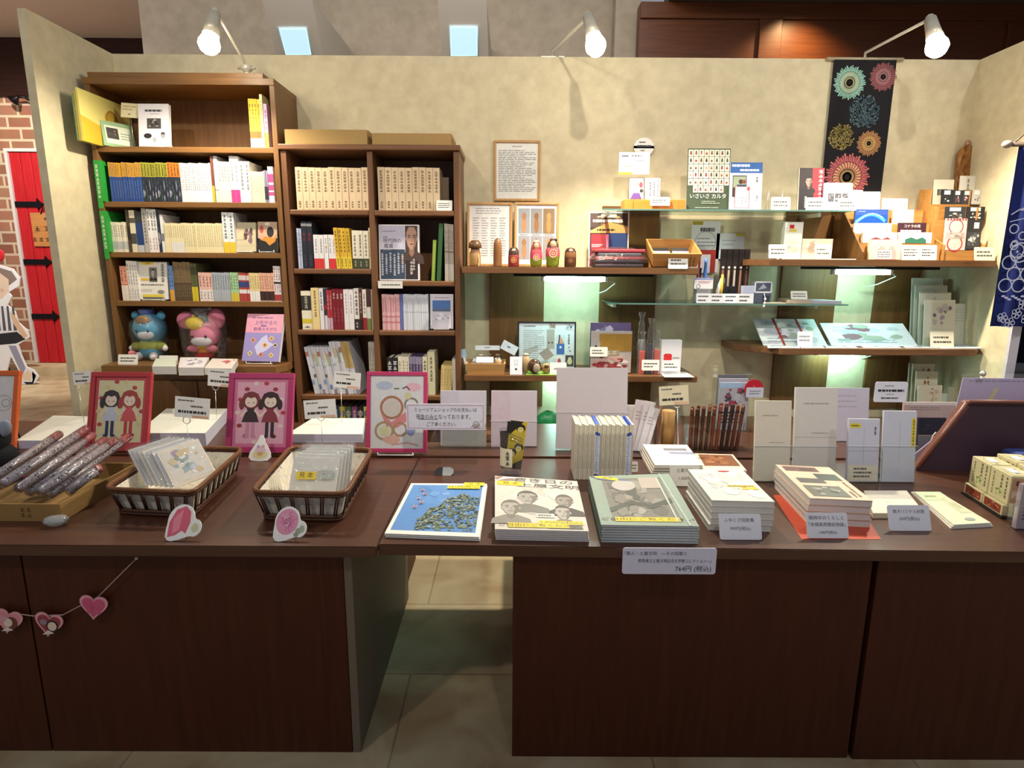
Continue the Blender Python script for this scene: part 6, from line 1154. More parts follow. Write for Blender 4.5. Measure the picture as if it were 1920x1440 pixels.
# black toy with grey ear at the far left
q = PY(8, 850, 1.66); o = thing('plush_toy', 'black plush with a grey ear half out of frame above the rolls', 'plush toy', T(q.x-.03, 1.665, z+.0004)); Mbk = mat('15141a', .95, .2, 150, bump=.4)
part('body', MB().ball((0, 0, .045), .06, Mbk, 16, k=(1, .8, .8)), o); part('head', MB().ball((-.005, -.005, .105), .05, Mbk, 16), o); part('ear', MB().ball((0, 0, 0), .026, mat('8c93a4', .8), 14, k=(.75, .35, 1.1)), o, T(.045, -.01, .135) @ Ry(35))
# crystal heart
m = MB(); m.lathe([(0, 0), (.018, .002), (.028, .012), (.022, .02), (.008, .023), (0, .023)], clear('crystal', 'f4faf8', .35, .02, .6, 60, .14), 8, sy=.75)
q = PZ(97, 990, z); solo('crystal_heart', m, T(q.x, q.y+.015, z+.0004) @ Rz(15), 'clear cut crystal lying in front of the kraft tray', 'ornament')
# wicker baskets with a printed cloth lining
Mwk = mat('472816', .45, .35, 140, bump=.6); Mwk2 = mat('6a4022', .4, .4, 140, bump=.6)
Mln = ramp_mat('printed_lining', [(0.30, '7088a0'), (0.40, 'cfcabd'), (0.58, 'ddd6c6'), (0.72, 'b4a692')], .85, 'noise', scale=42, detail=5, dist=1.2)
def basket(label, fl, frt, br, bl, zr, grp):
    """four rim corners seen in the picture; the foot is inset below them"""
    C = [PZ(x, y, z+zr) for x, y in (fl, frt, br, bl)]; c = sum(C, Vector())/4; c.z = z
    o = thing('wicker_basket', label, 'basket', T(*c)+Matrix.Diagonal((0, 0, 0, 0)) if False else T(c.x, c.y, z+.0004), grp)
    top = [Vector((p.x-c.x, p.y-c.y, zr)) for p in C]; bot = [Vector((p.x*.86, p.y*.9, .012)) for p in top]; n = 8
    def loop(P, r=.12):
        out = []
        for i in range(4):
            a, b, d = P[i-1], P[i], P[(i+1) % 4]
            for t in (0, .33, .67, 1): q0 = b.lerp(a, r*(1-t)**1 if t < .5 else 0); out.append(b.lerp(a, r*(1-t)*.9).lerp(b.lerp(d, r*t*.9), t))
        return out
    rl = loop(top); part('rim', MB().tube(rl, .0055, Mwk2, 8, closed=True).tube([p-Vector((0, 0, .008)) for p in rl], .0038, Mwk, 6, closed=True), o)
    bl_ = loop(bot); part('foot_ring', MB().tube(bl_, .005, Mwk, 8, closed=True).tube([p-Vector((0, 0, .007)) for p in bl_], .0045, Mwk, 6, closed=True), o)
    m = MB()
    for i in range(4):
        k = 9 if i in (1, 3) else 6
        for j in range(k):
            t = (j+.5)/k; a = top[i].lerp(top[(i+1) % 4], t); b = bot[i].lerp(bot[(i+1) % 4], t)
            for e in (-.0028, .0028):
                s = (top[(i+1) % 4]-top[i]).normalized()*e; m.tube([b+s, a+s-Vector((0, 0, .005))], .0022, Mwk, 5)
    part('stake_weave', m, o)
    ins = .94; L = MB(); vs = [Vector((p.x*ins, p.y*ins, p.z-.01)) for p in top]+[Vector((p.x*ins, p.y*ins, .012)) for p in bot]
    L.add(vs, [(0, 1, 5, 4), (1, 2, 6, 5), (2, 3, 7, 6), (3, 0, 4, 7), (4, 5, 6, 7)], Mln); part('cloth_lining', L, o); return o, c, top
o, c1_, top1 = basket('left wicker basket full of clear packets with glossy wraps', (194, 916), (362, 924), (456, 841), (318, 838), .072, 'wicker baskets')
gp = 'glossy packets in the left basket'
for i in range(7):
    A = Vector((c1_.x-.030+i*.0142, c1_.y-.012-.003*i, z+.046)); m = MB()
    m.box(-.052, .052, 0, .003, 0, .112, mat(('d8d4cc', 'c9ccd4', 'dad0c0', 'd2d6d4')[i % 4], .3, .1), bev=.001).photo(-.047, .01, .047, .104, [('d0ccc6', 'cccfd4')[i % 2], 'a890a8', '94aab4', 'c9b898', 'b4bcc8', 'e4e2e0', '8c9a90'], 30+i, n=22)
    s = thing('glossy_packet', '%s clear packet from the left in the left basket' % (ORD[i+1] if i < 6 else 'last'), 'packet', T(*A) @ Rz(38) @ Rx(-42) @ Ry(-12), gp); part('print', m, s)
    rn = random.Random(i); g = MB(); vs = [(-.056+.112*a/5, -.0008-rn.uniform(0, .003), -.003+.122*b/5) for b in range(6) for a in range(6)]; g.add(vs, [(b*6+a, b*6+a+1, b*6+a+7, b*6+a+6) for a in range(5) for b in range(5)], M_bag, None, True); part('clear_wrap', g, s)
o, c2_, top2 = basket('right wicker basket holding bubble wrapped packets marked sample', (471, 922), (648, 926), (698, 842), (545, 838), .078, 'wicker baskets')
gp = 'bubble wrapped packets in the right basket'
for i in range(5):
    A = Vector((c2_.x+.008+.004*i, c2_.y-.085+i*.022, z+.022)); s = thing('bubble_wrapped_packet', '%s bubble wrapped packet in the right basket' % ('front yellow labelled', 'second', 'third', 'fourth', 'rearmost')[i], 'packet', T(*A) @ Rx(-38+i*2) @ Rz(2), gp)
    m = MB().box(-.058, .058, 0, .004, 0, .115, mat('c9c8c2', .5, .1), bev=.001)
    if i == 0: m.oval(-.01, .012, .022, .012, 'c9a498')
    if i == 0: part('label_strip', MB().rect(-.042, .052, .008, .072, 'dcc23a').text('見 本', -.017, .062, .016, '2a2410').rect(.012, .054, .048, .076, 'a9b0ae').photo(.016, .056, .044, .074, ['a9b0ae', '7c8884', 'c9a89c', 'd9dcd8'], 3, n=7), s, T(0, -.0105, 0), 'yellow sample label')
    part('print', m, s); g = MB(); rn = random.Random(i); nx, nz = 12, 12
    vs = [(-.066+.132*a/nx, -.006-rn.uniform(0, .004), -.004+.128*b/nz) for b in range(nz+1) for a in range(nx+1)]
    g.add(vs, [(b*(nx+1)+a, b*(nx+1)+a+1, (b+1)*(nx+1)+a+1, (b+1)*(nx+1)+a) for a in range(nx) for b in range(nz)], M_bub, None, True); part('bubble_wrap', g, s)
# die-cut flower cards
def diecut(label, l, t_, r, b, Y, pts, draw, tilt=35, grp='die-cut picture cards'):
    Tm, w, h = std(l, t_, r, b, Y, tilt, z); m = MB().prism([(x*w, zz*h) for x, zz in pts], 0, .003, 'eceae6'); draw(m, w, h)
    o = thing('picture_card', label, 'card', Tm @ T(0, 0, .0006), grp); part('card', m, o); part('prop', MB().tube([(0, .004, h*.6), (0, .03, .004)], .0015, M_wire, 5), o, I4); return o
def bl(cx, cz, rx, rz, n=14, a0=0, a1=360): return [(cx+rx*math.cos(math.radians(a0+(a1-a0)*i/n)), cz+rz*math.sin(math.radians(a0+(a1-a0)*i/n))) for i in range(n+1)]
out = bl(-.12, .58, .38, .42, 14, 10, 190)+[(-.5, .3), (-.485, .12), (-.4, .02), (-.3, .0), (-.1, .03), (.15, .12)]+bl(.3, .36, .2, .24, 10, -110, 90)
def tulip(m, w, h): m.poly([(-.42*w, .1*h), (-.44*w, .5*h), (-.3*w, .85*h), (-.05*w, .95*h), (.12*w, .8*h), (.16*w, .5*h), (.08*w, .2*h), (-.04*w, .28*h), (-.2*w, .16*h)], 'd85a74').poly([(-.3*w, .2*h), (-.34*w, .6*h), (-.1*w, .88*h), (-.12*w, .3*h)], 'e88498').oval(.32*w, .36*h, .1*w, .12*h, 'cfcba4')
diecut('white die-cut card with a pink tulip in front of the left basket', 304, 946, 370, 1000, 1.235+.0, out, tulip)
def rose(m, w, h):
    m.oval(-.12*w, .56*h, .34*w, .37*h, 'dc90ae'); rn = random.Random(3)
    for k in range(26):
        a = k*2.4; q = .31-.29*k/26; x, zz = -.12*w+q*w*.85*math.cos(a), .56*h+q*h*.95*math.sin(a)
        m.line([(x+w*.09*math.cos(a+1.2+t*.5), zz+h*.09*math.sin(a+1.2+t*.5)) for t in range(5)], w*.018, rn.choice(('c9608c', 'b85080', 'e8b4cc', 'f0cad8', 'd0709a')))
    m.oval(.26*w, .3*h, .09*w, .08*h, '9aa48c').oval(.36*w, .36*h, .07*w, .1*h, 'a8b098').oval(.2*w, .2*h, .07*w, .06*h, '8c9880')
diecut('white die-cut card with a pink rose in front of the right basket', 508, 950, 570, 1000, 1.235, out, rose)
def cone(m, w, h): m.poly(bl(0, .24*1, .36, .16)and [(x*w, q*h) for x, q in bl(0, .26, .34, .17)], 'e0cf9c').oval(0, .4*h, .24*w, .14*h, 'd9b8c4').oval(-.1*w, .55*h, .08*w, .06*h, 'b4a0c4').oval(.1*w, .56*h, .08*w, .06*h, 'd89aa8').oval(0, .28*h, .14*w, .08*h, 'c9a468')
diecut('white cone shaped die-cut card standing below the pink framed picture', 465, 816, 507, 865, PZ(486, 865, z).y, [(-.5, .15), (-.36, .02), (0, -.0), (.36, .02), (.5, .15), (.46, .34), (.2, .72), (.06, 1), (-.06, 1), (-.2, .72), (-.46, .34)], cone, 25)
# paper stacks on the rear counter
zr_ = ZC+.004
def pstack(label, fl, frt, br, bl, th): return flat('paper_stack', label, 'stack of paper', [fl, frt, br, bl], zr_, th, 'e4e4da', None, 'white paper stacks on the rear counter', 'c4c2d4')
pstack('leftmost white paper stack behind the patterned rolls', (30, 826), (112, 826), (182, 781), (100, 779), .028)
pstack('white paper stack between the red and pink framed pictures', (256, 812), (385, 812), (427, 766), (312, 766), .045)
pstack('white paper stack between the two pink framed pictures', (538, 814), (680, 814), (684, 784), (586, 784), .030)
# framed drawings
def girls(c1, c2, hairs, dress, boots, bgc, dots):
    def d(m, w, h):
        m.rect(-w*.5, 0, w*.5, h, bgc[0]).rect(-w*.44, h*.05, w*.44, h*.95, bgc[1]); rn = random.Random(len(dots)+len(hairs[0]))
        for k in range(14): a = k/14*6.283; m.oval(w*.42*math.cos(a), h*.5+h*.44*math.sin(a), w*.05, h*.03, dots[k % len(dots)], n=10)
        for s, hr, ds, bt in ((-.18, hairs[0], dress[0], boots[0]), (.18, hairs[1], dress[1], boots[1])):
            x = w*s; m.oval(x, h*.68, w*.17, h*.13, hr).oval(x, h*.66, w*.11, h*.085, 'ecd6c4').poly([(x-w*.15, h*.68), (x-w*.13, h*.78), (x+w*.13, h*.78), (x+w*.15, h*.68), (x+w*.08, h*.73), (x, h*.71), (x-w*.08, h*.73)], hr)
            m.oval(x-w*.17, h*.62, w*.05, h*.08, hr).oval(x+w*.17, h*.62, w*.05, h*.08, hr).line([(x-w*.06, h*.65), (x-w*.03, h*.64)], w*.012, '3a2c2c').line([(x+w*.03, h*.64), (x+w*.06, h*.65)], w*.012, '3a2c2c')
            m.poly([(x-w*.07, h*.56), (x+w*.07, h*.56), (x+w*.16, h*.36), (x-w*.16, h*.36)], ds).line([(x-w*.07, h*.54), (x-w*.18, h*.44)], w*.035, 'ecd6c4').line([(x+w*.07, h*.54), (x+w*.18, h*.44)], w*.035, 'ecd6c4').rect(x-w*.08, h*.16, x-w*.02, h*.36, bt).rect(x+w*.02, h*.16, x+w*.08, h*.36, bt).oval(x-w*.07, h*.15, w*.05, h*.02, bt, n=10).oval(x+w*.07, h*.15, w*.05, h*.02, bt, n=10)
    return d
def Yof(px, py, zz=None): return PZ(px, py, zz or zr_).y
framed('red framed drawing of two girls on a cream ground', 157, 700, 273, 829, 1.852, 17, zr_, .016, 'b5383e', girls(0, 0, ('3c2c34', 'a8443c'), ('c9ccd8', 'd4585c'), ('2c3464', 'c03a40'), ('c24a50', 'ddd2a4'), ('b8444a', 'd8c890')), stand=(-.02, .085, M_wirew))
framed('deep pink framed drawing of two girls among roses', 421, 702, 545, 845, 1.842, 17, zr_, .018, 'b03468', girls(0, 0, ('7a3034', '3c1c20'), ('3a2224', '8c3440'), ('c98aa4', '2c2428'), ('cf7498', 'e2a8bc'), ('b83a44', 'e6d0c8', '9c2c38')), stand=(.03, .13, M_wirew))
def sketch(m, w, h):
    m.rect(-w*.5, 0, w*.5, h, 'dcdcdc').oval(-w*.24, h*.86, w*.16, h*.06, 'b8c0d4').oval(w*.3, h*.84, w*.15, h*.06, 'e8b8c4').ring(-w*.1, h*.56, w*.2, w*.05, 'b07a5c').oval(-w*.1, h*.56, w*.16, h*.12, 'd4cac0').ring(w*.27, h*.6, w*.12, w*.035, '8a7c74').oval(w*.2, h*.72, w*.07, h*.05, 'd9d0a4')
    m.poly([(-w*.3, h*.48), (-w*.1, h*.36), (w*.16, h*.5), (w*.2, h*.38), (w*.0, h*.28), (-w*.2, h*.3)], 'd8888c').ring(-w*.24, h*.24, w*.16, w*.045, 'b09470').ring(w*.06, h*.26, w*.12, w*.04, 'b58a64').oval(-w*.24, h*.24, w*.1, h*.07, 'd4d0a0').oval(w*.26, h*.26, w*.09, h*.09, '8c98c0').oval(-w*.1, h*.12, w*.16, h*.06, 'dcb0a0').line([(-w*.1, h*.05), (w*.2, h*.08), (w*.4, h*.04)], w*.03, 'cfa49c').line([(w*.1, h*.82), (w*.18, h*.85), (w*.24, h*.8)], w*.02, '4a4448').lines(-w*.06, h*.8, w*.04, h*.84, 1, '6a5c50')
o = framed('bright pink framed pale drawing left of the payment notice', 686, 699, 800, 845, 1.845, 12, zr_+.004, .012, 'c33a6a', sketch)
Tm, w, h = std(686, 699, 800, 845, 1.845, 12, zr_); wire_stand('white wire stand under the bright pink framed drawing', T(Tm.translation.x, 1.838, zr_+.0006), .11, .08, .06)
framed('orange framed drawing at the left edge of the counter', -70, 697, 22, 822, 1.86, 16, zr_, .016, 'd2612a', lambda m, w, h: (m.rect(-w/2, 0, w/2, h, 'd9d4d4'), m.ring(w*.3, h*.6, w*.1, w*.015, '8a7c74'), m.ring(w*.25, h*.6, w*.2, w*.02, 'b0a098')), stand=(.03, .07, '3a3a3c'))
# wire clip stands with price cards
def clipcard(label, l, t_, r, b, ring, foot, Y, zf, c='ecebe6'):
    cx, cz = (l+r)/2, (t_+b)/2; f = PY(foot[0], foot[1], Y); rg = PY(ring[0], ring[1], Y); o = thing('clip_stand', label, 'price card stand', T(f.x, Y, zf+.0004)); hz = rg.z-zf; dx = rg.x-f.x
    part('wire', MB().tube([(0, 0, .002), (dx*.9, 0, hz-.011)], .0011, M_wire, 6).tube([(dx+.011*math.cos(a*.4), 0, hz+.011*math.sin(a*.4)) for a in range(16)], .0012, M_wire, 6, closed=True), o)
    part('base', MB().lathe([(0, 0), (.014, 0), (.014, .003), (.004, .004), (0, .004)], M_wire, 16), o)
    p = PY(cx, cz, Y-.004); w = PY(r, cz, Y).x-PY(l, cz, Y).x; h = PY(cx, t_, Y).z-PY(cx, b, Y).z
    m = MB().box(-w/2, w/2, 0, .0008, -h/2, h/2, c); m.lines(-w*.42, h*.26, w*.1, h*.4, 1, '6a6864', fill=.5).lines(-w*.05, h*.0, w*.3, h*.14, 1, '5a5856', fill=.6).lines(-w*.4, -h*.3, w*.4, -h*.12, 1, '3a3836', fill=.7).rect(w*.0, -h*.48, w*.46, -h*.36, 'e2b496')
    part('card', m, o, T(p.x-f.x, -.004, p.z-zf) @ Ry(5 if dx >= 0 else -4) @ Rx(-6)); return o
clipcard('price card on a wire clip left of the red framed drawing', 137, 697, 176, 721, (147, 725), (158, 790), 2.10, zr_)
clipcard('price card on a wire clip above the middle white paper stack', 328, 746, 393, 784, (350, 788), (355, 850), 1.79, z)
clipcard('price card on a wire clip behind the middle white paper stack', 390, 693, 440, 725, (404, 726), (406, 800), 2.12, zr_)
clipcard('price card on a wire clip above the right white paper stack', 570, 750, 630, 784, (602, 782), (606, 850), 1.78, z)
clipcard('price card on a wire clip in front of the leaning grey booklets', 626, 698, 676, 728, (639, 727), (642, 800), 2.12, zr_)
# heart bunting below the counter edge
o = thing('heart_bunting', 'string of pink paper hearts hanging under the left counter edge', 'bunting', T(PY(255, 1045, 1.2).x, 1.205, .53))
Yh = 1.235; o.matrix_basis = T(0, Yh, 0)
pt = [PY(x, y, Yh) for x, y in ((257, 1046), (183, 1120), (150, 1136), (118, 1153), (62, 1155), (42, 1152), (0, 1150), (-60, 1130))]
part('string', MB().tube([(p.x, 0, p.z) for p in pt], .0012, 'b8a49c', 5), o); part('pin', MB().ball((pt[0].x, -.002, pt[0].z), .004, 'c9c4c0', 8), o)
def heart(w, h): return [(w*.5*math.sin(t)**3, h*(.42*math.cos(t)-.16*math.cos(2*t)-.06*math.cos(3*t)-.02*math.cos(4*t))+h*.08) for t in [i*6.283/30 for i in range(30)]]
for px, py, rot, dr in ((177, 1139, 8, 0), (93, 1171, 12, 1), (17, 1165, 14, 2)):
    p = PY(px, py, Yh); m = MB().prism(heart(.063, .066), 0, .0015, 'e0a0ac'); m.poly(heart(.052, .054), ('c9587c', '9c4048', 'd88a98')[dr])
    if dr: m.oval(.008, .0, .014, .015, '3a2420' if dr == 1 else '6a4034').oval(.008 if dr == 1 else 0, -.001, .01, .011, 'e2cfc0').oval(-.012, .006, .008, .007, '8c8490' if dr == 1 else 'd8a0a8').poly([(-.012, -.026), (.0, -.012), (.014, -.018)], 'dcd4cc')
    else: m.photo(-.014, -.014, .016, .014, ['c9587c', 'd4708e', 'bd4a70'], 4, n=6)
    part('paper_heart', m, o, T(p.x, -.003, p.z) @ Ry(rot))
# cut-out girl standing in the hall
Yc = 5.6; p0 = PY(40, 724, Yc); o = thing('cutout_girl', 'flat cut-out figure of a girl in a straw hat by the red door', 'cut-out', T(PY(20, 724, Yc).x, Yc, 0)); X0 = PY(20, 724, Yc).x
def cp_(px, py): p = PY(px, py, Yc); return (p.x-X0, max(.004, p.z))
body = [cp_(*q) for q in ((-40, 500), (0, 497), (24, 504), (37, 522), (36, 536), (22, 544), (16, 548), (22, 556), (14, 572), (28, 584), (34, 604), (52, 620), (55, 632), (40, 642), (34, 646), (40, 666), (50, 688), (64, 694), (72, 706), (66, 718), (52, 726), (40, 722), (40, 704), (20, 668), (8, 726), (-40, 726))]
m = MB().prism(body, 0, .012, 'f0eef0'); 
def pl(pts, c): m.poly([cp_(*q) for q in pts], c)
pl(((-30, 506), (0, 502), (22, 509), (32, 524), (16, 536), (-30, 530)), '8c7a70'); pl(((-30, 514), (0, 512), (16, 524), (17, 546), (4, 560), (-30, 562)), 'e9cdb6'); pl(((-40, 572), (14, 578), (34, 622), (-40, 630)), 'e6e4e8')
for x in range(-28, 24, 10): pl(((x, 574), (x+4, 574), (x+10, 620), (x+4, 620)), '5a5860')
pl(((-40, 630), (32, 622), (48, 636), (30, 644), (-40, 650)), '2c2a30'); pl(((18, 584), (28, 592), (52, 630), (44, 634), (26, 608)), 'e0b894'); pl(((16, 648), (30, 648), (48, 690), (42, 704)), '9a98ac'); pl(((42, 704), (52, 694), (60, 700), (58, 714), (44, 712)), 'e9d0b4'); pl(((44, 716), (60, 716), (66, 702), (60, 696), (68, 704), (62, 720), (50, 724)), '26242a')
m.ring(*cp_(4, 544), .012, .004, 'b98a6c'); pl(((-10, 534), (-4, 533), (-4, 538)), '3a3030')
part('cutout_board', m, o); part('support', MB().box(-.25, .2, .0125, .12, 0, .006, 'd9d6d2').tube([(-.06, .0125, .5), (-.06, .11, .008)], .006, M_iron, 6), o)
part('hat_ribbon', MB().ball((0, 0, 0), .06, 'c8242c', 12, k=(1, .15, 1)), o, T(*[PY(-4, 478, Yc).x-X0, .004, PY(-4, 478, Yc).z])) 
# ================================================================ RIGHT COUNTER, FRONT ROW
z = ZC
def stack(name, base_label, pts, n, thick, col, draw, grp, side='d9d4ca', spine=None, where=''):
    """n equal volumes piled up; pts = corners of the top face; the topmost carries the cover art"""
    H = n*thick
    for i in range(n):
        top = z+(i+1)*thick; j = 0 if i == n-1 else R.uniform(-.0025, .0025)
        sc = [PZ(px, py, z+H) for px, py in pts]
        q = [Vector((p.x+j, p.y+abs(j)*.4, top)) for p in sc]; o = (q[0]+q[1])/2; ux = q[1]-q[0]; w = ux.length; a = math.atan2(ux.y, ux.x)
        Tm = T(o.x, o.y, z+i*thick) @ Rz(math.degrees(a)); inv = Tm.inverted(); L = [inv @ p for p in q]; far = (L[2]+L[3])/2; h = far.length
        m = MB(); c = mat(col, .38, .05); e = .0008
        for z0, z1, cc, ins in ((.0004, e+.0004, c, 0), (e+.0005, thick-e-.0003, mat(side, .7, .12, 220), .0012), (thick-e-.0002, thick-.0002, c, 0)):
            cen = (L[0]+L[1]+L[2]+L[3])/4; P = [Vector((p.x+(cen.x-p.x)*ins*8, p.y+(cen.y-p.y)*ins*8, 0)) for p in L]
            m.add([(p.x, p.y, z0) for p in P]+[(p.x, p.y, z1) for p in P], [(3, 2, 1, 0), (4, 5, 6, 7), (0, 1, 5, 4), (1, 2, 6, 5), (2, 3, 7, 6), (3, 0, 4, 7)], cc)
        if spine: m.add([(L[0].x-.0006, L[0].y, .0006), (L[3].x-.0006, L[3].y, .0006), (L[3].x-.0006, L[3].y, thick-.0004), (L[0].x-.0006, L[0].y, thick-.0004)], [(0, 1, 2, 3)], spine)
        if i == n-1:
            sub = MB(); draw(sub, w, h)
            def mp(p):
                u, v = p[0]/w+.5, p[2]/h; b0 = L[0].lerp(L[1], u); t0 = L[3].lerp(L[2], u); r = b0.lerp(t0, v); return (r.x, r.y, thick-.0002-p[1])
            for f, k in zip(sub.f, sub.fm): m.add([mp(sub.v[i2]) for i2 in f], [tuple(range(len(f)))], sub.mats[k])
        nm = 'topmost' if i == n-1 else ('lowest' if i == 0 else ORD[n-i]+' from the top')
        solo(name, m, Tm, '%s %s' % (nm, base_label), 'book', grp)
def sky(m, w, h):
    m.rect(-w/2, 0, w/2, h, 'e6e4e0').rect(-w*.46, h*.06, w*.45, h*.96, '5a8ac8').photo(-w*.46, h*.55, w*.1, h*.96, ['5f8fcc', '6a98d2', '5584c2', '7aa4d8'], 2, n=10)
    rn = random.Random(5); cr = [(-.2, .06), (-.22, .2), (-.16, .3), (-.12, .42), (-.02, .5), (.04, .62), (.14, .68), (.22, .74), (.34, .66), (.4, .68), (.45, .62), (.45, .06)]
    def lim(u): return next((b+(d-b)*(u-a)/(c-a+1e-6) for (a, b), (c, d) in zip(cr[1:], cr[2:]) if a <= u <= c), .06)
    for k in range(620):
        u = rn.uniform(-.2, .44); v = .07+(lim(u)-.05)*rn.random()**.75; s = rn.uniform(.008, .024)*(1.2 if k < 260 else .8)
        m.poly([(w*min(.45, u+s*rn.uniform(.5, 1.6)*math.cos(t)), h*max(.06, v+s*.8*rn.uniform(.5, 1.6)*math.sin(t))) for t in (0, 1.2, 2.5, 3.6, 5)], rn.choice(('5c6a58', '6c7a70', '78866c', '66705f', '707c72') if k < 260 else ('4a5648', '5c6a58', '8c9684', '78866c', 'a3a89c', '5a6660', '3e4a40', '8fa0a0'))); m.lay -= (k % 3 > 0)
    for k in range(40):
        u = rn.uniform(-.2, .42); v = lim(u)-.02; m.line([(w*u, h*v), (w*(u+rn.uniform(-.03, .03)), h*(v+rn.uniform(.02, .06)))], w*.005, '5c6a5c'); m.lay -= 1
    m.lay += 1
    m.rect(w*.2, h*.93, w*.47, h*1.0, 'e6d43c').text('見 本', w*.34, h*.965, h*.05, '3a3218').rect(w*.0, h*.86, w*.42, h*.925, 'e6d43c').text('261円(税込)', w*.21, h*.893, h*.05, '3a3218', sx=1.05)
    for i in range(5): m.vmarks(-w*.3+w*.05*(i % 2), h*(.86-.09*i-.07), h*(.86-.09*i), w*.06, 1, 'c9a0a8')
stack('magazine', 'magazine with a tree under blue sky on the right counter', [(721, 1000), (899, 1007), (913, 907), (771, 906)], 2, .005, 'e6e4e0', sky, 'blue sky magazines')
def young(m, w, h):
    m.rect(-w/2, 0, w/2, h, 'cdc8c0').photo(-w/2, h*.1, w/2, h*.98, ['d0cbc4', 'd6d2cc', 'c4bdb6', 'dedad2'], 3, n=12).text('若き日の', w*.08, h*.93, h*.095, '55504c', sx=1.25).text('土屋文明', w*.14, h*.82, h*.095, '55504c', sx=1.25).rect(-w*.28, h*.84, -w*.18, h*.85, '6a6460')
    m.rect(-w*.47, h*.8, -w*.16, h*.89, 'dfc53c').text('見 本', -w*.31, h*.845, h*.055, '3a3218').oval(-w*.38, h*.95, w*.12, h*.05, '9c8478')
    for cx, cz, r, c1, c2, b in ((-.12, .56, .12, 'a49e98', '5a5654', '7c7874'), (.3, .52, .1, '9a948e', '6a6460', '55514e'), (-.32, .36, .11, 'a8a29c', '77716c', '8c8680'), (.26, .3, .09, 'b0a9a2', '5c5854', '6c6864')):
        m.portrait(w*cx, h*cz, w*r*.9, h*.12, c1, c2, b, shade='7c766f', eye='45403e')
    m.rect(-w*.04, h*.2, w*.16, h*.27, 'd6d2cc').lines(-w*.02, h*.21, w*.14, h*.26, 1, '7c7874', fill=.6)
    m.rect(-w*.36, h*.03, w*.3, h*.1, 'dfc53c').text('ご自由にご覧ください', -w*.03, h*.065, h*.05, '3a3218', sx=1.1).rect(-w*.02, h*.09, w*.46, h*.15, 'e6cf40').text('1,050円(税込)', w*.22, h*.12, h*.045, '3a3218', sx=1.1)
    m.poly([(-w*.48, h*.88), (-w*.4, h*.98), (-w*.1, h*.99), (-w*.36, h*.94)], 'f6f4f0')
stack('exhibition_catalogue', 'catalogue with grey portraits beside the blue sky magazine', [(928, 992), (1104, 996), (1082, 902), (928, 892)], 5, .0052, 'cfcac4', young, 'portrait catalogues', 'd4d0d8')
def land(m, w, h):
    m.rect(-w/2, 0, w/2, h, '8fa096').rect(-w*.36, h*.06, w*.36, h*.92, '7c7c76').photo(-w*.36, h*.06, w*.36, h*.92, ['7c7c76', '6c6c68', '94928c', '5c5e5a', 'a09e98', '85827c'], 9, n=34).rect(w*.08, h*.68, w*.32, h*.92, 'b0a8a0').oval(-w*.12, h*.76, w*.14, h*.12, 'b4b2ae').poly([(-w*.36, h*.3), (-w*.1, h*.44), (w*.1, h*.36), (w*.36, h*.48), (w*.36, h*.4), (w*.1, h*.28), (-w*.1, h*.36), (-w*.36, h*.22)], '565a56')
    m.poly([(-w*.5, h*1.0), (-w*.38, h*.9), (0, h*.84), (-.1*w, h*.9)], '6a7a90').poly([(-w*.44, h*.96), (-w*.16, h*.86), (-w*.16, h*.92), (-w*.42, h*1.0)], 'e2cc38').text('見本', -w*.28, h*.93, h*.045, '3a3218')
    m.rect(-w*.34, h*.06, w*.34, h*.13, 'dfc53c').text('ご自由にご覧ください', 0, h*.095, h*.05, '3a3218', sx=1.3).rect(w*.3, h*.06, w*.32, h*.9, 'b9c4bc').poly([(w*.4, 0), (w*.43, 0), (w*.38, h), (w*.36, h)], 'a9b8b0')
stack('exhibition_catalogue', 'green bordered landscape catalogue over the long price card', [(1127, 984), (1311, 987), (1254, 888), (1104, 893)], 7, .0060, '8a9a90', land, 'landscape catalogues', 'cac6d2', '6f8478')
def fuyu(m, w, h):
    m.rect(-w/2, 0, w/2, h, 'd3d4d0').photo(-w/2, 0, w/2, h, ['d3d4d0', 'c9ccca', 'dcdcd8', 'bfc4c2', 'e2e2de'], 6, n=26).rect(w*.02, h*.9, w*.22, h*.94, 'b8302c').rect(-w*.06, h*.4, w*.42, h*.46, 'd8c04a').rect(w*.16, h*.33, w*.44, h*.39, 'd8c04a').lines(-w*.04, h*.41, w*.4, h*.45, 1, '6a5c28', fill=.6).lines(-w*.4, h*.7, w*.0, h*.84, 3, 'b0a8a6', fill=.4)
stack('poetry_book', 'thick white poetry book behind the 900 yen card', [(1335, 938), (1453, 941), (1391, 880), (1290, 880)], 5, .0148, 'd6d6d2', fuyu, 'white poetry books', 'cdcac2')
def war(m, w, h):
    m.rect(-w/2, 0, w/2, h, 'd9bea8').rect(-w*.42, h*.8, w*.2, h*.95, '5c4a48').photo(-w*.42, h*.8, w*.2, h*.95, ['6a5450', '8a706a', '4a3c3a'], 2, n=6).rect(w*.02, h*.54, w*.42, h*.74, '4e5654').rect(-w*.38, h*.44, w*.08, h*.58, '5a5c5c').rect(-w*.4, h*.06, w*.22, h*.36, '66685f').photo(-w*.4, h*.06, w*.22, h*.36, ['66685f', '85867c', '4a4c48', '9a9a90'], 4, n=9)
    m.vmarks(w*.38, h*.08, h*.5, w*.05, 12, '6a5040').vmarks(w*.3, h*.06, h*.24, w*.05, 5, '6a5040')
stack('history_book', 'tan covered history book with grey photos on the red paper', [(1519, 934), (1637, 939), (1554, 876), (1454, 871)], 4, .0168, 'd2b49c', war, 'tan history books', 'cbc6c2')
flat('paper_sheet', 'red paper under the tan history books', 'paper', [(1503, 1011), (1652, 1011), (1598, 928), (1449, 928)], z, .0006, 'b8452c')
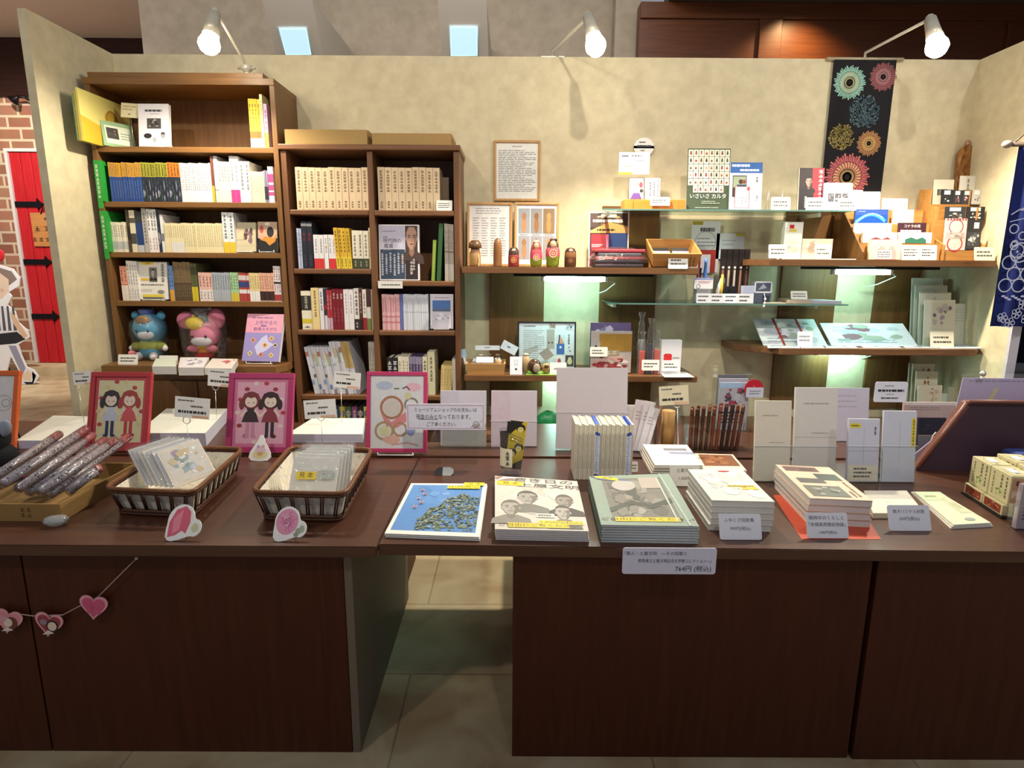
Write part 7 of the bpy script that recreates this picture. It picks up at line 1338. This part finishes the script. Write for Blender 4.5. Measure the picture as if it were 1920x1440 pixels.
flat('note_pad', 'cream note pad stack behind the 250 yen card', 'note pad', [(1637, 962), (1734, 962), (1700, 920), (1620, 920)], z, .014, 'dcd8c6', lambda m, w, h: (m.rect(-w/2, h*.6, w/2, h, 'b9b6ae'), m.photo(-w*.4, h*.1, w*.4, h*.6, ['dcd8c6', 'd2cfc0', 'c9c8bc'], 3, n=6)), None, 'c9bfa8')
for i in range(3):
    flat('envelope', ('lowest', 'middle', 'topmost')[i]+' pale green envelope at the right front of the counter', 'envelope', [(1782+3*i, 990-3*i), (1862-2*i, 986-3*i), (1762-i, 922), (1708+3*i, 922)], z+.0034*i, .003, ('d6d3c0', 'dcd8c8', 'd5d9bd')[i], (lambda m, w, h: (m.rect(-w/2, h*.7, w/2, h, 'b9c8a8'), m.lines(-w*.3, h*.8, w*.2, h*.88, 1, '8a8a60', fill=.6), m.photo(w*.1, h*.3, w*.45, h*.9, ['c4caa8', 'a8a888', 'b9b494'], 4, n=7), m.oval(w*.1, h*.12, w*.14, h*.04, '9aa49c'))) if i == 2 else None, 'pale green envelopes', 'd9d5cc')
# price cards along the front
def pcard(label, l, t_, r, b, rows, tilt=22, Y=None, zz=None):
    Yy = Y or PZ((l+r)/2, b, z).y
    def dr(m, w, h):
        for s, f, sz, x in rows: m.text(s, x*w, h*f, h*sz, '4a4a50')
    return panel('price_card', label, 'price card', l, t_, r, b, Yy, tilt, zz if zz is not None else z, .0016, 'dcdde6', dr, 'price cards', 0, .005)
pcard('white 900 yen card in front of the thick white poetry books', 1350, 964, 1429, 1013, [('ふゆくさ短歌集', .74, .17, -.02), ('900円(税込)', .42, .16, 0)])
pcard('white card with two title lines in front of the tan history books', 1514, 962, 1592, 1010, [('戦時中のくらしと', .78, .18, 0), ('「赤城高原開拓物語」', .52, .17, 0), ('1,080円(税込)', .22, .13, 0)])
pcard('white 250 yen card in front of the cream note pads', 1668, 948, 1747, 996, [('館オリジナル封筒', .74, .16, 0), ('250円(税込)', .46, .16, 0)])
card('white card of the blue spined white book stack', 1256, 873, 1312, 912, PZ(1284, 912, z).y, z, 15, 'dedad0', [('土屋文明', .74, .2), ('1,500円', .36, .2)])
card('small white card leaning left of the white book stack', 1178, 866, 1196, 888, PZ(1187, 890, z).y+.02, z, 15, 'dedad0', n=2)
Yl_ = 1.186; pl_ = panel('price_card', 'long white 764 yen price card fixed to the counter edge', 'price card', 1166, 1028, 1341, 1077, Yl_, 0, None, .0018, 'd9daf0', lambda m, w, h: (m.text('『歌人・土屋文明　―その短歌と', -w*.16, h*.78, h*.155, '34343c'), m.text('群馬県立土屋文明記念文学館コレクション―』', w*.07, h*.5, h*.15, '34343c', sx=.85), m.text('764円 (税込)', w*.26, h*.2, h*.24, '34343c')), 'price cards', 0, .006)
# ================================================================ RIGHT COUNTER, MIDDLE
x0_, x1_ = PZ(1074, 893, z), PZ(1186, 903, z); nb = 26; Yq = PZ(1125, 900, z).y; hq = PY(1120, 796, Yq).z-z
spn = {0: sp('cfc7b2', (.85, 1, 'ddd5bf'), marks=[(.2, .82, 16, '8f8572', .45)]), 1: sp('2f4fae', (.86, 1, 'e0d4b0'), (.1, .8, 'dfe2f0'), marks=[(.14, .78, 12, '2c4aa0', .5)])}
cr = cbn = 0
for i in range(nb):
    bl_u = i in (9, 10, 23, 24); w = (x1_.x-x0_.x)/nb; 
    if bl_u: cbn += 1; lb = '%s blue spined booklet among the cream ones on the right counter' % ('first', 'second', 'third', 'last')[cbn-1]
    else: cr += 1; lb = '%s cream booklet from the left in the upright row on the counter' % (ORD[cr] if cr <= 20 else ('twenty-first', 'last')[cr-21])
    me = book_mesh('upright'+str(bl_u), w*.93, .10, hq*(1-.012*(i % 3)), spn[int(bl_u)], i % 3, True)
    solo('booklet', me, T(x0_.x+w*(i+.5), Yq+.003*(i % 2), z+.0006), lb, 'booklet', 'upright booklets on the right counter')
for i in range(4):
    flat('book', ('lowest', 'second lowest', 'second highest', 'topmost')[i]+' white book with pale blue band behind the 1,500 yen card', 'book', [(1228-2*(3-i), 887-5*i), (1318-2*(3-i), 887-5*i), (1288-(3-i), 846-4*i), (1205-2*(3-i), 845-4*i)], z+.0098*i, .0094, 'e3e0d6', (lambda m, w, h: (m.rect(-w/2, h*.3, w/2, h*.78, 'b9bdd2'), m.rect(-w*.1, h*.68, w*.4, h*.86, '7c8088'), m.photo(-w*.4, h*.8, w*.4, h*.98, ['e3e0d6', 'c9c0a0', 'd8d0b8'], 4, n=6))) if i == 3 else None, 'white books with blue band', 'dcd7cc')
for i in range(2):
    flat('book', ('lower', 'upper')[i]+' brown photo covered book right of the white book stack', 'book', [(1320, 889-7*i), (1400, 889-7*i), (1374, 858-6*i), (1302, 856-6*i)], z+.013*i, .0125, 'd8cfbc', (lambda m, w, h: (m.rect(-w*.42, h*.25, w*.44, h*.94, '7a4a2e'), m.photo(-w*.42, h*.25, w*.44, h*.94, ['7a4a2e', '5a3422', 'a06a44', '8c5836'], 5, n=12))) if i else None, 'brown photo books', 'dcd7cc')
# glass of bookmarks
q = PZ(959, 888, z); o = thing('glass_cup', 'clear drinking glass holding yellow bookmarks', 'glass', T(q.x, q.y, z+.0004)); rg = .037; hg = PY(960, 806, q.y).z-z
part('glass_wall', MB().lathe([(0, .0), (rg*.86, 0), (rg, hg), (rg-.002, hg), (rg*.86-.002, .012), (0, .012)], clear('drinking_glass', 'fbfdfd', .04, .02, fres=.16), 28), o)
part('sticker', MB().add([(rg*.96*math.sin(a), -rg*.975*math.cos(a), zz) for zz in (.03, .085) for a in (-1.2, -.8, -.4, 0, .05)], [(i, i+1, i+6, i+5) for i in range(4)], 'e4dcc0').vmarks(-.012, .035, .08, .011, 3, '4a4030', -rg*.985), o)
gp = 'bookmarks in the drinking glass'
for i, (x, tl, c) in enumerate(((.006, 7, 'd0b420'), (-.010, -2, '24221e'), (.004, 4, 'c9ad24'))):
    hh = (.142, .11, .135)[i]; W = .024; m = MB().box(-W, W, 0, .001, 0, hh, mat(c, .4))
    if i != 1:
        m.poly([(-W, hh), (-W, hh*.68), (W*.6, hh)], '1e1c1a')
        for a, b in ((.008, .86), (-.009, .34), (.009, .46)): m.oval(a, hh*b, .0135, .012, '1e1c1a', n=16).oval(a, hh*b-.0045, .009, .008, 'e3cf7c', n=14).line([(a-.005, hh*b-.003), (a-.001, hh*b-.003)], .0012, '2a2618').line([(a+.001, hh*b-.003), (a+.005, hh*b-.003)], .0012, '2a2618')
        for k in range(3): m.line([(-W*.9, hh*(.72-.06*k)), (W*.8, hh*(.64-.06*k))], .0025, '8c7a18')
        m.poly([(-W, 0), (W, hh*.22), (W, 0)], '1e1c1a')
    solo('bookmark', m, T(q.x+x*.6, q.y-.008+.009*i, z+.018) @ Ry(tl) @ Rx(-3), ('front yellow and black bookmark in the glass', 'black bookmark between the yellow ones in the glass', 'rear yellow and black bookmark in the glass')[i], 'bookmark', gp)
q = PZ(832, 892, z); m = MB(); m.prism([(-.027, 0), (.02, 0), (.027, .008), (.027, .02), (.018, .026), (-.016, .026), (-.027, .014)], 0, .012, 'a4a8a8').poly([(-.027, 0), (-.004, 0), (-.004, .026), (-.016, .026), (-.027, .014)], '17171a')
solo('tag_clip', m, T(q.x, q.y, z+.0004) @ Rx(-40), 'small black and silver clip lying behind the blue sky magazine', 'clip')
# payment notice on a clear stand
Yn = 1.76; Tm, w, h = std(764, 757, 909, 842, Yn, 0, z); o = thing('payment_notice', 'white notice with a red border on a clear stand', 'notice', Tm @ T(0, 0, .0004))
zt_, zb_ = PY(836, 757, Yn).z-z, PY(836, 806, Yn).z-z; hn = zt_-zb_; wn = PY(910, 780, Yn).x-PY(763, 780, Yn).x
m = MB().prism(rrect(wn, hn, .003), 0, .0012, 'e3e1ee'); 
for a, b in (((-.48, .06), (.48, .06)), ((.48, .06), (.48, .94)), ((.48, .94), (-.48, .94)), ((-.48, .94), (-.48, .06))): m.line([(a[0]*wn, a[1]*hn), (b[0]*wn, b[1]*hn)], .0012, 'a8405c')
m.text('ミュージアムショップのお支払いは', 0, hn*.76, hn*.17, '2c2c34', sx=.86).text('現金のみとなっております。', -wn*.01, hn*.49, hn*.2, '26262e', sx=.82).rect(-wn*.35, hn*.4, -wn*.1, hn*.415, '26262e').text('ご了承ください。', -wn*.04, hn*.21, hn*.17, '2c2c34', sx=.9)
m.ring(wn*.39, hn*.22, .009, .0012, '6a5c58').oval(wn*.39, hn*.2, .007, .006, 'c9bdb4').ring(wn*.37, hn*.15, .005, .001, '6a5c58').ring(wn*.42, hn*.15, .005, .001, '6a5c58').line([(wn*.32, hn*.1), (wn*.36, hn*.2)], .001, '6a5c58').line([(wn*.44, hn*.3), (wn*.46, hn*.35)], .001, '6a5c58')
part('notice_card', m, o, T(0, -.002, zb_)); part('clear_stand', MB().box(-wn*.4, wn*.4, 0, .002, 0, zt_, M_acr).box(-wn*.4, wn*.4, .0022, .05, 0, .002, M_acr), o)
# sheet holders on the rear counter
def holder(label, l, t_, r, b, Y, zz, front_y, sheet, tilt=8, dep=.05, n=1, art=None, seam=None, name='sheet_holder', wh=True):
    Tm, w, h = std(l, t_, r, b, Y, tilt, zz); o = thing(name, label, 'holder', Tm @ T(0, 0, .0004), 'clear sheet holders'); hf = (PY((l+r)/2, front_y, Y).z-zz)
    m = MB().box(-w/2+.003, w/2-.003, .004, .012, .003, h, mat(sheet, .6, .03)); 
    if art: art(m, w-.006, h)
    part('paper_sheets', m if not art else m, o)
    part('clear_front', MB().box(-w/2, w/2, 0, .002, 0, hf, M_acr), o); part('clear_back', MB().box(-w/2, w/2, .014, .016, 0, h*.92, M_acr), o)
    part('clear_foot', MB().box(-w/2, -w/2+.002, .0022, .0138, 0, hf, M_acr).box(w/2-.002, w/2, .0022, .0138, 0, hf, M_acr).box(-w/2, w/2, .0022, .0138, 0, .002, M_acr), o)
    part('polished_edge', MB().box(-w/2, w/2, -.0004, .0, hf-.0012, hf, 'e6ecec'), o); return o
holder('holder with a grey fronted pad behind the payment notice', 824, 733, 913, 841, 1.93, zr_, 806, 'd4ced9', art=lambda m, w, h: (m.rect(-w*.46, 0, w*.5, h*.42, 'a7a29a', .004), m.rect(-w*.5, h*.42, -w*.1, h, 'c9c6d4', .004)))
holder('holder with pink sheets right of the payment notice', 919, 733, 1008, 842, 1.93, zr_, 791, 'd9cdd5', art=lambda m, w, h: m.rect(-w*.5, 0, -w*.08, h, 'd8c4ce', .004))
holder('large holder with a tall pinkish sheet behind the upright booklets', 1041, 690, 1177, 842, 1.90, zr_, 775, 'd3c9cc')
m = MB(); m.ball((0, 0, .03), .05, mat('2f9a5c', .35, .2, 30), 14, k=(1, .5, .6)).ball((.03, -.005, .02), .03, mat('2f9a5c', .35), 12, k=(1, .5, .5)); m.v = [(x+R.uniform(-.006, .006), y+R.uniform(-.006, .006), max(.001, zz*1.3+R.uniform(-.006, .008))) for x, y, zz in m.v]; solo('green_packet', m, T(PY(1026, 792, 2.5).x, 2.5, .4555), 'crumpled green packet on the low ledge beyond the pink sheets', 'packet')
o = holder('holder of tilted slim bookmark cards right of the large sheet', 1172, 760, 1212, 845, 1.92, zr_, 790, 'cfc8c8', name='card_holder')
for i, (x, tl, hh) in enumerate(((.004, 8, .17), (.022, 12, .168), (.034, 14, .15))):
    m = MB().box(-.018, .018, 0, .001, 0, hh, mat(('d6c9cb', 'd9d3d6', 'dcd9e0')[i], .4)).lines(-.01, hh*.6, .012, hh*.8, 3, '9c8c90', fill=.3).rect(.002, hh*.2, .006, hh*.9, 'c4b4b8')
    solo('bookmark', m, T(PY(1184, 845, 1.92).x+x-.006, 1.895-.004*i, zr_+.0006) @ Ry(tl) @ Rx(-4), ('left', 'middle', 'right')[i]+' pale bookmark card tilted right beside the large sheet holder', 'bookmark', 'tilted bookmark cards')
q = PZ(1250, 838, zr_); Mwt = wood('wood_tube', 'a07844', 'b88c54', .5, 'z')
solo('wooden_tube', MB().lathe([(0, 0), (.021, 0), (.021, .125), (.017, .126), (.017, .02), (0, .02)], Mwt, 22), T(q.x, q.y, zr_+.0004), 'wooden tube standing between the cups of sticks', 'tube')
q = PZ(1276, 836, zr_); o = thing('glass_cup', 'slim clear cup right of the wooden tube with the memo card', 'glass', T(q.x, q.y, zr_+.0004)); part('glass_wall', MB().lathe([(0, 0), (.02, 0), (.021, .11), (.019, .11), (.018, .008), (0, .008)], M_acr, 20), o)
q2 = PZ(1228, 838, zr_); o = thing('glass_cup', 'clear cup of dark sticks left of the wooden tube', 'glass', T(q2.x, q2.y, zr_+.0004)); part('glass_wall', MB().lathe([(0, 0), (.02, 0), (.024, .085), (.022, .085), (.018, .008), (0, .008)], M_acr, 20), o)
for i in range(4): solo('wooden_stick', MB().lathe([(.003, 0), (.003, .13), (0, .131)], ('5a2f1c', '3c2218', '6a3a22', '8a4c2c')[i], 8), T(q2.x-.004+.004*i, q2.y, zr_+.009) @ Ry((-9, -6, -3, 2)[i]), ('%s dark stick from the left in the cup beside the wooden tube' % ('first', 'second', 'third', 'last')[i]), 'stick', 'sticks in the clear cup')
clipcard('cream memo card on a ring clip above the wooden tube', 1236, 724, 1291, 759, (1270, 758), (1272, 850), 1.84, zr_, 'e0d6b4')
# box of brown wooden pens
Yp = 1.90; Tm, w, h = std(1288, 792, 1404, 852, Yp, 0, zr_); o = thing('pen_box', 'clear box packed with reddish brown wooden pens', 'box', Tm @ T(0, 0, .0004))
part('clear_wall', MB().box(-w/2, w/2, 0, .002, 0, h, M_acr).box(-w/2, w/2, .058, .06, 0, h, M_acr).box(-w/2, -w/2+.002, .0022, .0578, 0, h, M_acr).box(w/2-.002, w/2, .0022, .0578, 0, h, M_acr), o); part('base', MB().box(-w/2+.002, w/2-.002, .0022, .0578, 0, .002, M_acr), o)
rn = random.Random(4); pens = 40
for i in range(pens):
    u = (i+.5)/pens; c = rn.choice(('4a2014', '5c2a1a', '3a1a12', '6a301c', '7a3e26', '2c1612', '7c4428')); 
    if i in (33,): c = 'c9a23c'
    L = rn.uniform(.128, .142)*(1.0 if u < .5 else 1.05); m = MB(); m.lathe([(.0054, 0), (.0054, L), (.004, L+.004), (0, L+.005)], mat(c, .4, .2), 8)
    m.lathe([(.0056, L*.86), (.0056, L*.9)], '2a1a14', 8)
    solo('wooden_pen', m, Tm @ T(-w*.45+w*.84*u, .012+.012*(i % 4), .003) @ Ry(-1+7*u) @ Rx(rn.uniform(-3, 3)), ('yellow pen near the right end of the pen box' if i == 33 else 'reddish brown wooden pen in the clear pen box'), 'pen', 'wooden pens in the clear box' if i != 33 else None)
# flowered packets and red disc on the low ledge
Yf = 2.30; Tm, w, h = std(1338, 700, 1400, 850, Yf, 0, zr_) if False else std(1338, 686, 1402, 800, 2.15, 0, zr_); o = thing('packet_stand', 'clear stand of flowered packets behind the wooden pens', 'stand', Tm @ T(0, 0, .0004))
part('clear_wall', MB().box(-w/2, w/2, 0, .002, 0, h*.75, M_acr).box(-w/2, w/2, .05, .052, 0, h, M_acr).box(-w/2, -w/2+.002, .0022, .0498, 0, h, M_acr).box(w/2-.002, w/2, .0022, .0498, 0, h, M_acr), o)
for i in range(3):
    m = MB().box(-w*.4, w*.45, 0, .006, 0, h*(.74+.05*i), mat(('b9b8c2', 'a9a8b4', '6a6a74')[i], .25, .1))
    if i == 0: m.photo(-w*.36, h*.3, w*.4, h*.7, ['bdbcc6', '8c3040', 'a8445a', '4a4a58', 'c9c8d0'], 6, n=18).rect(-w*.4, h*.66, w*.45, h*.74, 'b4d0f0').lines(-w*.35, h*.1, w*.3, h*.3, 4, '44444e', fill=.5)
    solo('flowered_packet', m, Tm @ T(.002, .006+.013*i, .0006), ('front red flowered packet in the clear stand', 'middle grey packet in the clear stand', 'rear dark packet in the clear stand')[i], 'packet', 'packets behind the wooden pens')
q = PY(1414, 726, 2.14); o = thing('red_disc_sign', 'round red sign with a white price card right of the flowered packets', 'sign', T(q.x, 2.14, zr_+.0004)); rr_ = .034
part('disc', MB().prism([(rr_*math.cos(a*.209), rr_*math.sin(a*.209)) for a in range(30)], 0, .002, mat('c01f30', .3)).rect(-.001, -.01, .001, .012, 'e0a0a0'), o, T(0, 0, q.z-zr_-.006)); part('card', MB().prism(rrect(.062, .037, .004), 0, .001, 'cfd3e2').lines(-.02, .01, .02, .028, 2, '7a7e90', fill=.4), o, T(.003, -.003, q.z-zr_-.038)); part('stem', MB().box(-.004, .004, .0025, .004, 0, q.z-zr_, M_acr).box(-.008, .02, -.025, .008, 0, .002, M_acr), o)
# cream pads and envelopes in clear stands
def pad(c2): return lambda m, w, h: (m.lines(-w*.3, h*.8, w*.3, h*.86, 1, c2, fill=.4), m.rect(-w*.5, h*.44, w*.5, h*.445, 'a8a296', .004), m.lines(-w*.3, h*.46, w*.4, h*.49, 1, c2, fill=.4))
def padf(c2): return lambda m, w, h: (m.lines(-w*.3, h*.8, w*.3, h*.84, 1, c2, .004, fill=.4), m.rect(-w*.5, h*.44, w*.5, h*.445, 'a8a296', .004), m.lines(-w*.1, h*.48, w*.3, h*.5, 1, c2, .004, fill=.5))
Ya = PZ(1445, 905, z).y
holder('clear stand with a short cream pad right of the pen box', 1412, 752, 1483, 906, Ya, z, 838, 'cfc8b8', art=padf('a39c8e'), name='pad_stand')
holder('clear stand with a tall cream pad left of the envelopes', 1486, 727, 1569, 893, Ya+.05, z, 838, 'cdc8c2', art=padf('a09a94'), name='pad_stand')
def env(k): return lambda m, w, h: (m.rect(-w*.003, h*.3, w*.003, h*.86, '8f8e98', .004), m.rect(-w*.5, h*.5, w*.5, h*.504, '8a8890', .004), *( [m.rect(-w*.46, h*.86, -w*.12, h*.93, 'd8c43a', .004), m.lines(-w*.42, h*.88, -w*.16, h*.91, 1, '5a5020', .004, fill=.7), m.vmarks(w*.36, h*.74, h*.88, w*.07, 2, '3a3a40', .004), m.rect(-w*.48, h*.03, w*.46, h*.28, 'd6d0ba', .004), m.lines(-w*.3, h*.07, w*.3, h*.25, 3, '55534c', .004, fill=.45)] if k == 0 else [m.rect(w*.36, h*.5, w*.48, h*.9, 'd8c43a', .004), m.vmarks(w*.42, h*.52, h*.88, w*.07, 8, '3a3420', .004)] ))
holder('clear stand with a labelled envelope left of the twin envelope', 1587, 786, 1649, 906, Ya, z, 838, 'c4c4d4', art=env(0), name='envelope_stand')
holder('clear stand with an envelope carrying a yellow strip', 1652, 771, 1717, 908, Ya, z, 838, 'c2c4d2', art=env(1), name='envelope_stand')
Yv = Ya+.045; q = PY(1667, 754, Yv); o = thing('sign_stand', 'rounded white sign on a clear post above the envelope stands', 'sign', T(q.x, Yv, z+.0004)); ws = PY(1698, 740, Yv).x-PY(1637, 740, Yv).x; hs = PY(1667, 716, Yv).z-q.z
part('sign_card', MB().prism(rrect(ws, hs, .006), 0, .0015, 'dcdce8').lines(-ws*.2, hs*.76, ws*.2, hs*.84, 1, '6a6a70', fill=.5).lines(-ws*.4, hs*.5, ws*.4, hs*.64, 1, '34343c', fill=.8).lines(-ws*.14, hs*.36, ws*.14, hs*.42, 1, '6a6a70', fill=.5).lines(-ws*.28, hs*.14, ws*.3, hs*.26, 1, '4a4a54', fill=.6), o, T(0, -.002, q.z-z)); part('post', MB().box(-.018, .018, 0, .002, 0, q.z-z+.02, M_acr).box(-.03, .03, .0022, .035, 0, .002, M_acr), o)
# behind them: paper racks, a low pinkish board and a dark picture
Yk = 2.02; panel('paper_sheet', 'white paper sheets standing behind the tall cream pad', 'paper', 1562, 728, 1630, 800, Yk, 8, zr_, .006, 'c9c4d2', lambda m, w, h: m.lines(-w*.4, h*.6, w*.4, h*.9, 3, 'b4b0be', fill=.3))
panel('board', 'low pinkish board standing behind the envelope stands', 'board', 1690, 755, 1800, 838, 1.98, 6, zr_, .01, 'b39a94', lambda m, w, h: (m.rect(-w*.5, h*.93, w*.5, h, 'd2c6c0'), m.lines(-w*.4, h*.8, w*.1, h*.9, 2, '8c7c7c', fill=.4)))
panel('framed_print', 'dark little print leaning left of the brown slanted board', 'picture', 1718, 784, 1770, 860, 1.88, 8, zr_, .006, '1a1a2c', lambda m, w, h: (m.rect(-w*.5, 0, w*.5, h*.5, '6a6a72'), m.rect(-w*.5, h*.5, w*.4, h*.52, 'a89a6a'), m.photo(-w*.4, h*.6, w*.4, h*.95, ['1a1a2c', '34344c', '24243a'], 3, n=5)))
solo('wire_easel', MB().tube([(-.03, 0, 0), (-.006, .004, .09), (.0, .004, .098), (.006, .004, .09), (.012, 0, .04)], .0022, 'c4bcb8', 6), T(PY(1748, 868, 1.80).x, 1.80, z+.0004), 'white wire loop in front of the dark little print', 'easel')
# slanted brown board with a lavender sheet in clear plastic behind
Ye = 1.72; Mlv = mat('b3aac4', .3, .04); Me = wood('slanted_board_wood', '6a3f34', '7c4c40', .4, 'x')
def shp(pts, Y): c = PY(1722, 905, Y); return [(PY(x, y, Y).x-c.x, max(0, PY(x, y, Y).z-z)) for x, y in pts], c
pts, c = shp([(1718, 905), (1724, 878), (1815, 757), (1822, 754), (2020, 757), (2020, 907)], Ye)
o = thing('slanted_board', 'brown slant sided display board with a lavender backing at the right end', 'display board', T(c.x, Ye, z+.0004))
inn = [(x+(.012 if i in (1, 2) else 0)+(.004 if i == 2 else 0), max(0, zz-(.010 if i in (2, 3, 4) else 0))) for i, (x, zz) in enumerate(pts)]
part('board', MB().prism(pts, .012, .03, Me), o)
m = MB()
for i in (1, 2, 3): a, b = pts[i], pts[i+1]; m.tube([(a[0], .006, a[1]), (b[0], .006, b[1])], .006, Me, 8)
part('border', m, o)
m = MB().poly(inn, mat('43303a', .3, .1, 20), .0119); part('face', m, o)
p2, c2 = shp([(1690, 900), (1786, 795), (1806, 709), (2030, 711), (2030, 880)], 1.80); m = MB().prism(p2, 0, .003, Mlv); m.poly([(p2[2][0]+.10, p2[2][1]-.03), (p2[2][0]+.115, p2[2][1]-.03), (p2[2][0]+.09, p2[2][1]-.09), (p2[2][0]+.075, p2[2][1]-.09)], 'c4bc9c').lines(p2[2][0]+.02, p2[2][1]-.012, p2[2][0]+.2, p2[2][1]-.006, 1, '8f88a4', fill=.5)
part('lavender_sheet', m, o, T(c2.x-c.x, .08, 0))
p3, c3 = shp([(1800, 905), (1802, 680), (2030, 682), (2030, 905)], 1.84)
part('clear_sheet', MB().prism(p3, 0, .003, M_acr), o, T(c3.x-c.x, .12, 0)); q = PY(1838, 700, 1.80); part('suction_hook', MB().ball((0, 0, .0), .009, M_wire, 10).ball((0, 0, -.012), .006, M_wirew, 8), o, T(q.x-c.x, .07, q.z-z))
# boxed sweets on a stepped stand, clear box at the frame edge
q = PZ(1876, 973, z); qb = PZ(1802, 925, z); Mgr = 'c9c096'; ang = math.degrees(math.atan2(q.y-qb.y, q.x-qb.x)); Ls = (q-qb).length
o = thing('box_stand', 'black stepped card stand of boxed sweets at the right end', 'stand', T(q.x, q.y, z+.0004) @ Rz(ang)); part('base', MB().box(-Ls, 0, .0, .15, 0, .005, '1a1614').box(-Ls+.002, -.002, .03, .15, .0052, .033, '1a1614'), o)
def sweet(m, w, d, h):
    m.vmarks(-w*.3, h*.1, h*.9, w*.1, 7, '6a6440').vmarks(w*.1, h*.3, h*.92, w*.12, 5, '3a3620').vmarks(w*.34, h*.15, h*.92, w*.1, 6, '4a4428').photo(-w*.2, h*.1, w*.2, h*.45, [Mgr, '6a9a3c', '88b04c', '5a8434'], 4, n=9)
i = 0
bT = T(q.x, q.y, z+.0004) @ Rz(ang); w = (Ls-.012)/2
for k in range(2):
    xk = -Ls+.003+w/2+(w+.003)*k
    m = MB().box(-w/2, w/2, 0, .024, 0, .027, Mgr, bev=.001).photo(-w*.42, .003, w*.42, .024, ['8a3c24', 'a8502c', '5c2418', 'c98a5c'], 3+k, n=8)
    solo('sweet_box', m, bT @ T(xk, .004, .0056), ('rear','front')[k]+' reddish small sweet box on the lower step at the right end', 'box', 'sweet boxes at the right end')
    for r in range(2):
        m = MB(); h = .074+.01*r; m.box(-w/2, w/2, 0, .056, 0, h, Mgr, bev=.001); sweet(m, w, .056, h)
        m.photo(-w*.44, .006, w*.44, .05, [Mgr, '9aa84c', 'e9e4dc', '7a7a50', 'b9b48c'], 3+k+r, n=8, t=T(0, 0, h) @ Rx(-90)).rect(-w*.2, .014, w*.2, .034, 'e6e4ea', t=T(0, 0, h+.0008) @ Rx(-90))
        m.photo(.004, h*.1, .052, h*.92, ['b08a6c', '8a5a40', 'd0b494', '5c3020'], 7+k, n=8, t=T(w/2, 0, 0) @ Rz(90))
        solo('sweet_box', m, bT @ T(xk, .012+.0575*r, .0336), '%s green printed sweet box in the %s row at the right end' % (('rear', 'front')[k], ('outer', 'inner')[r]), 'box', 'sweet boxes at the right end')
q = PZ(1893, 992, z); o = thing('acrylic_box', 'clear box with a pinkish printed packet at the right edge of the counter', 'box', T(q.x+.07, q.y-.012, z+.0004))
part('clear_wall', MB().box(-.07, .07, 0, .002, 0, .115, M_acr).box(-.07, -.068, .0022, .026, 0, .115, M_acr).box(.068, .07, .0022, .026, 0, .115, M_acr).box(-.068, .068, .0022, .026, 0, .002, M_acr), o)
m = MB().box(-.06, .06, 0, .012, 0, .108, mat('a99aa4', .4)).lines(-.05, .02, .05, .1, 9, '6a5a68', fill=.5); solo('paper_packet', m, T(q.x+.07, q.y-.012, z+.0004) @ T(0, .008, .0024), 'pinkish printed packet inside the clear box at the right edge', 'packet')
"""blue cloth heap behind the sweet boxes"""
m = MB(); Mbl = mat('3a4684', .8, .3, 30); m.box(-.04, .1, -.04, .04, 0, .05, Mbl, bev=.016).box(-.034, .096, -.036, .038, .0505, .085, Mbl, bev=.014); solo('cloth_bundle', m, T(PY(1915, 850, 1.66).x, 1.66, z+.0004), 'blue folded cloth bundle behind the sweet boxes', 'cloth')
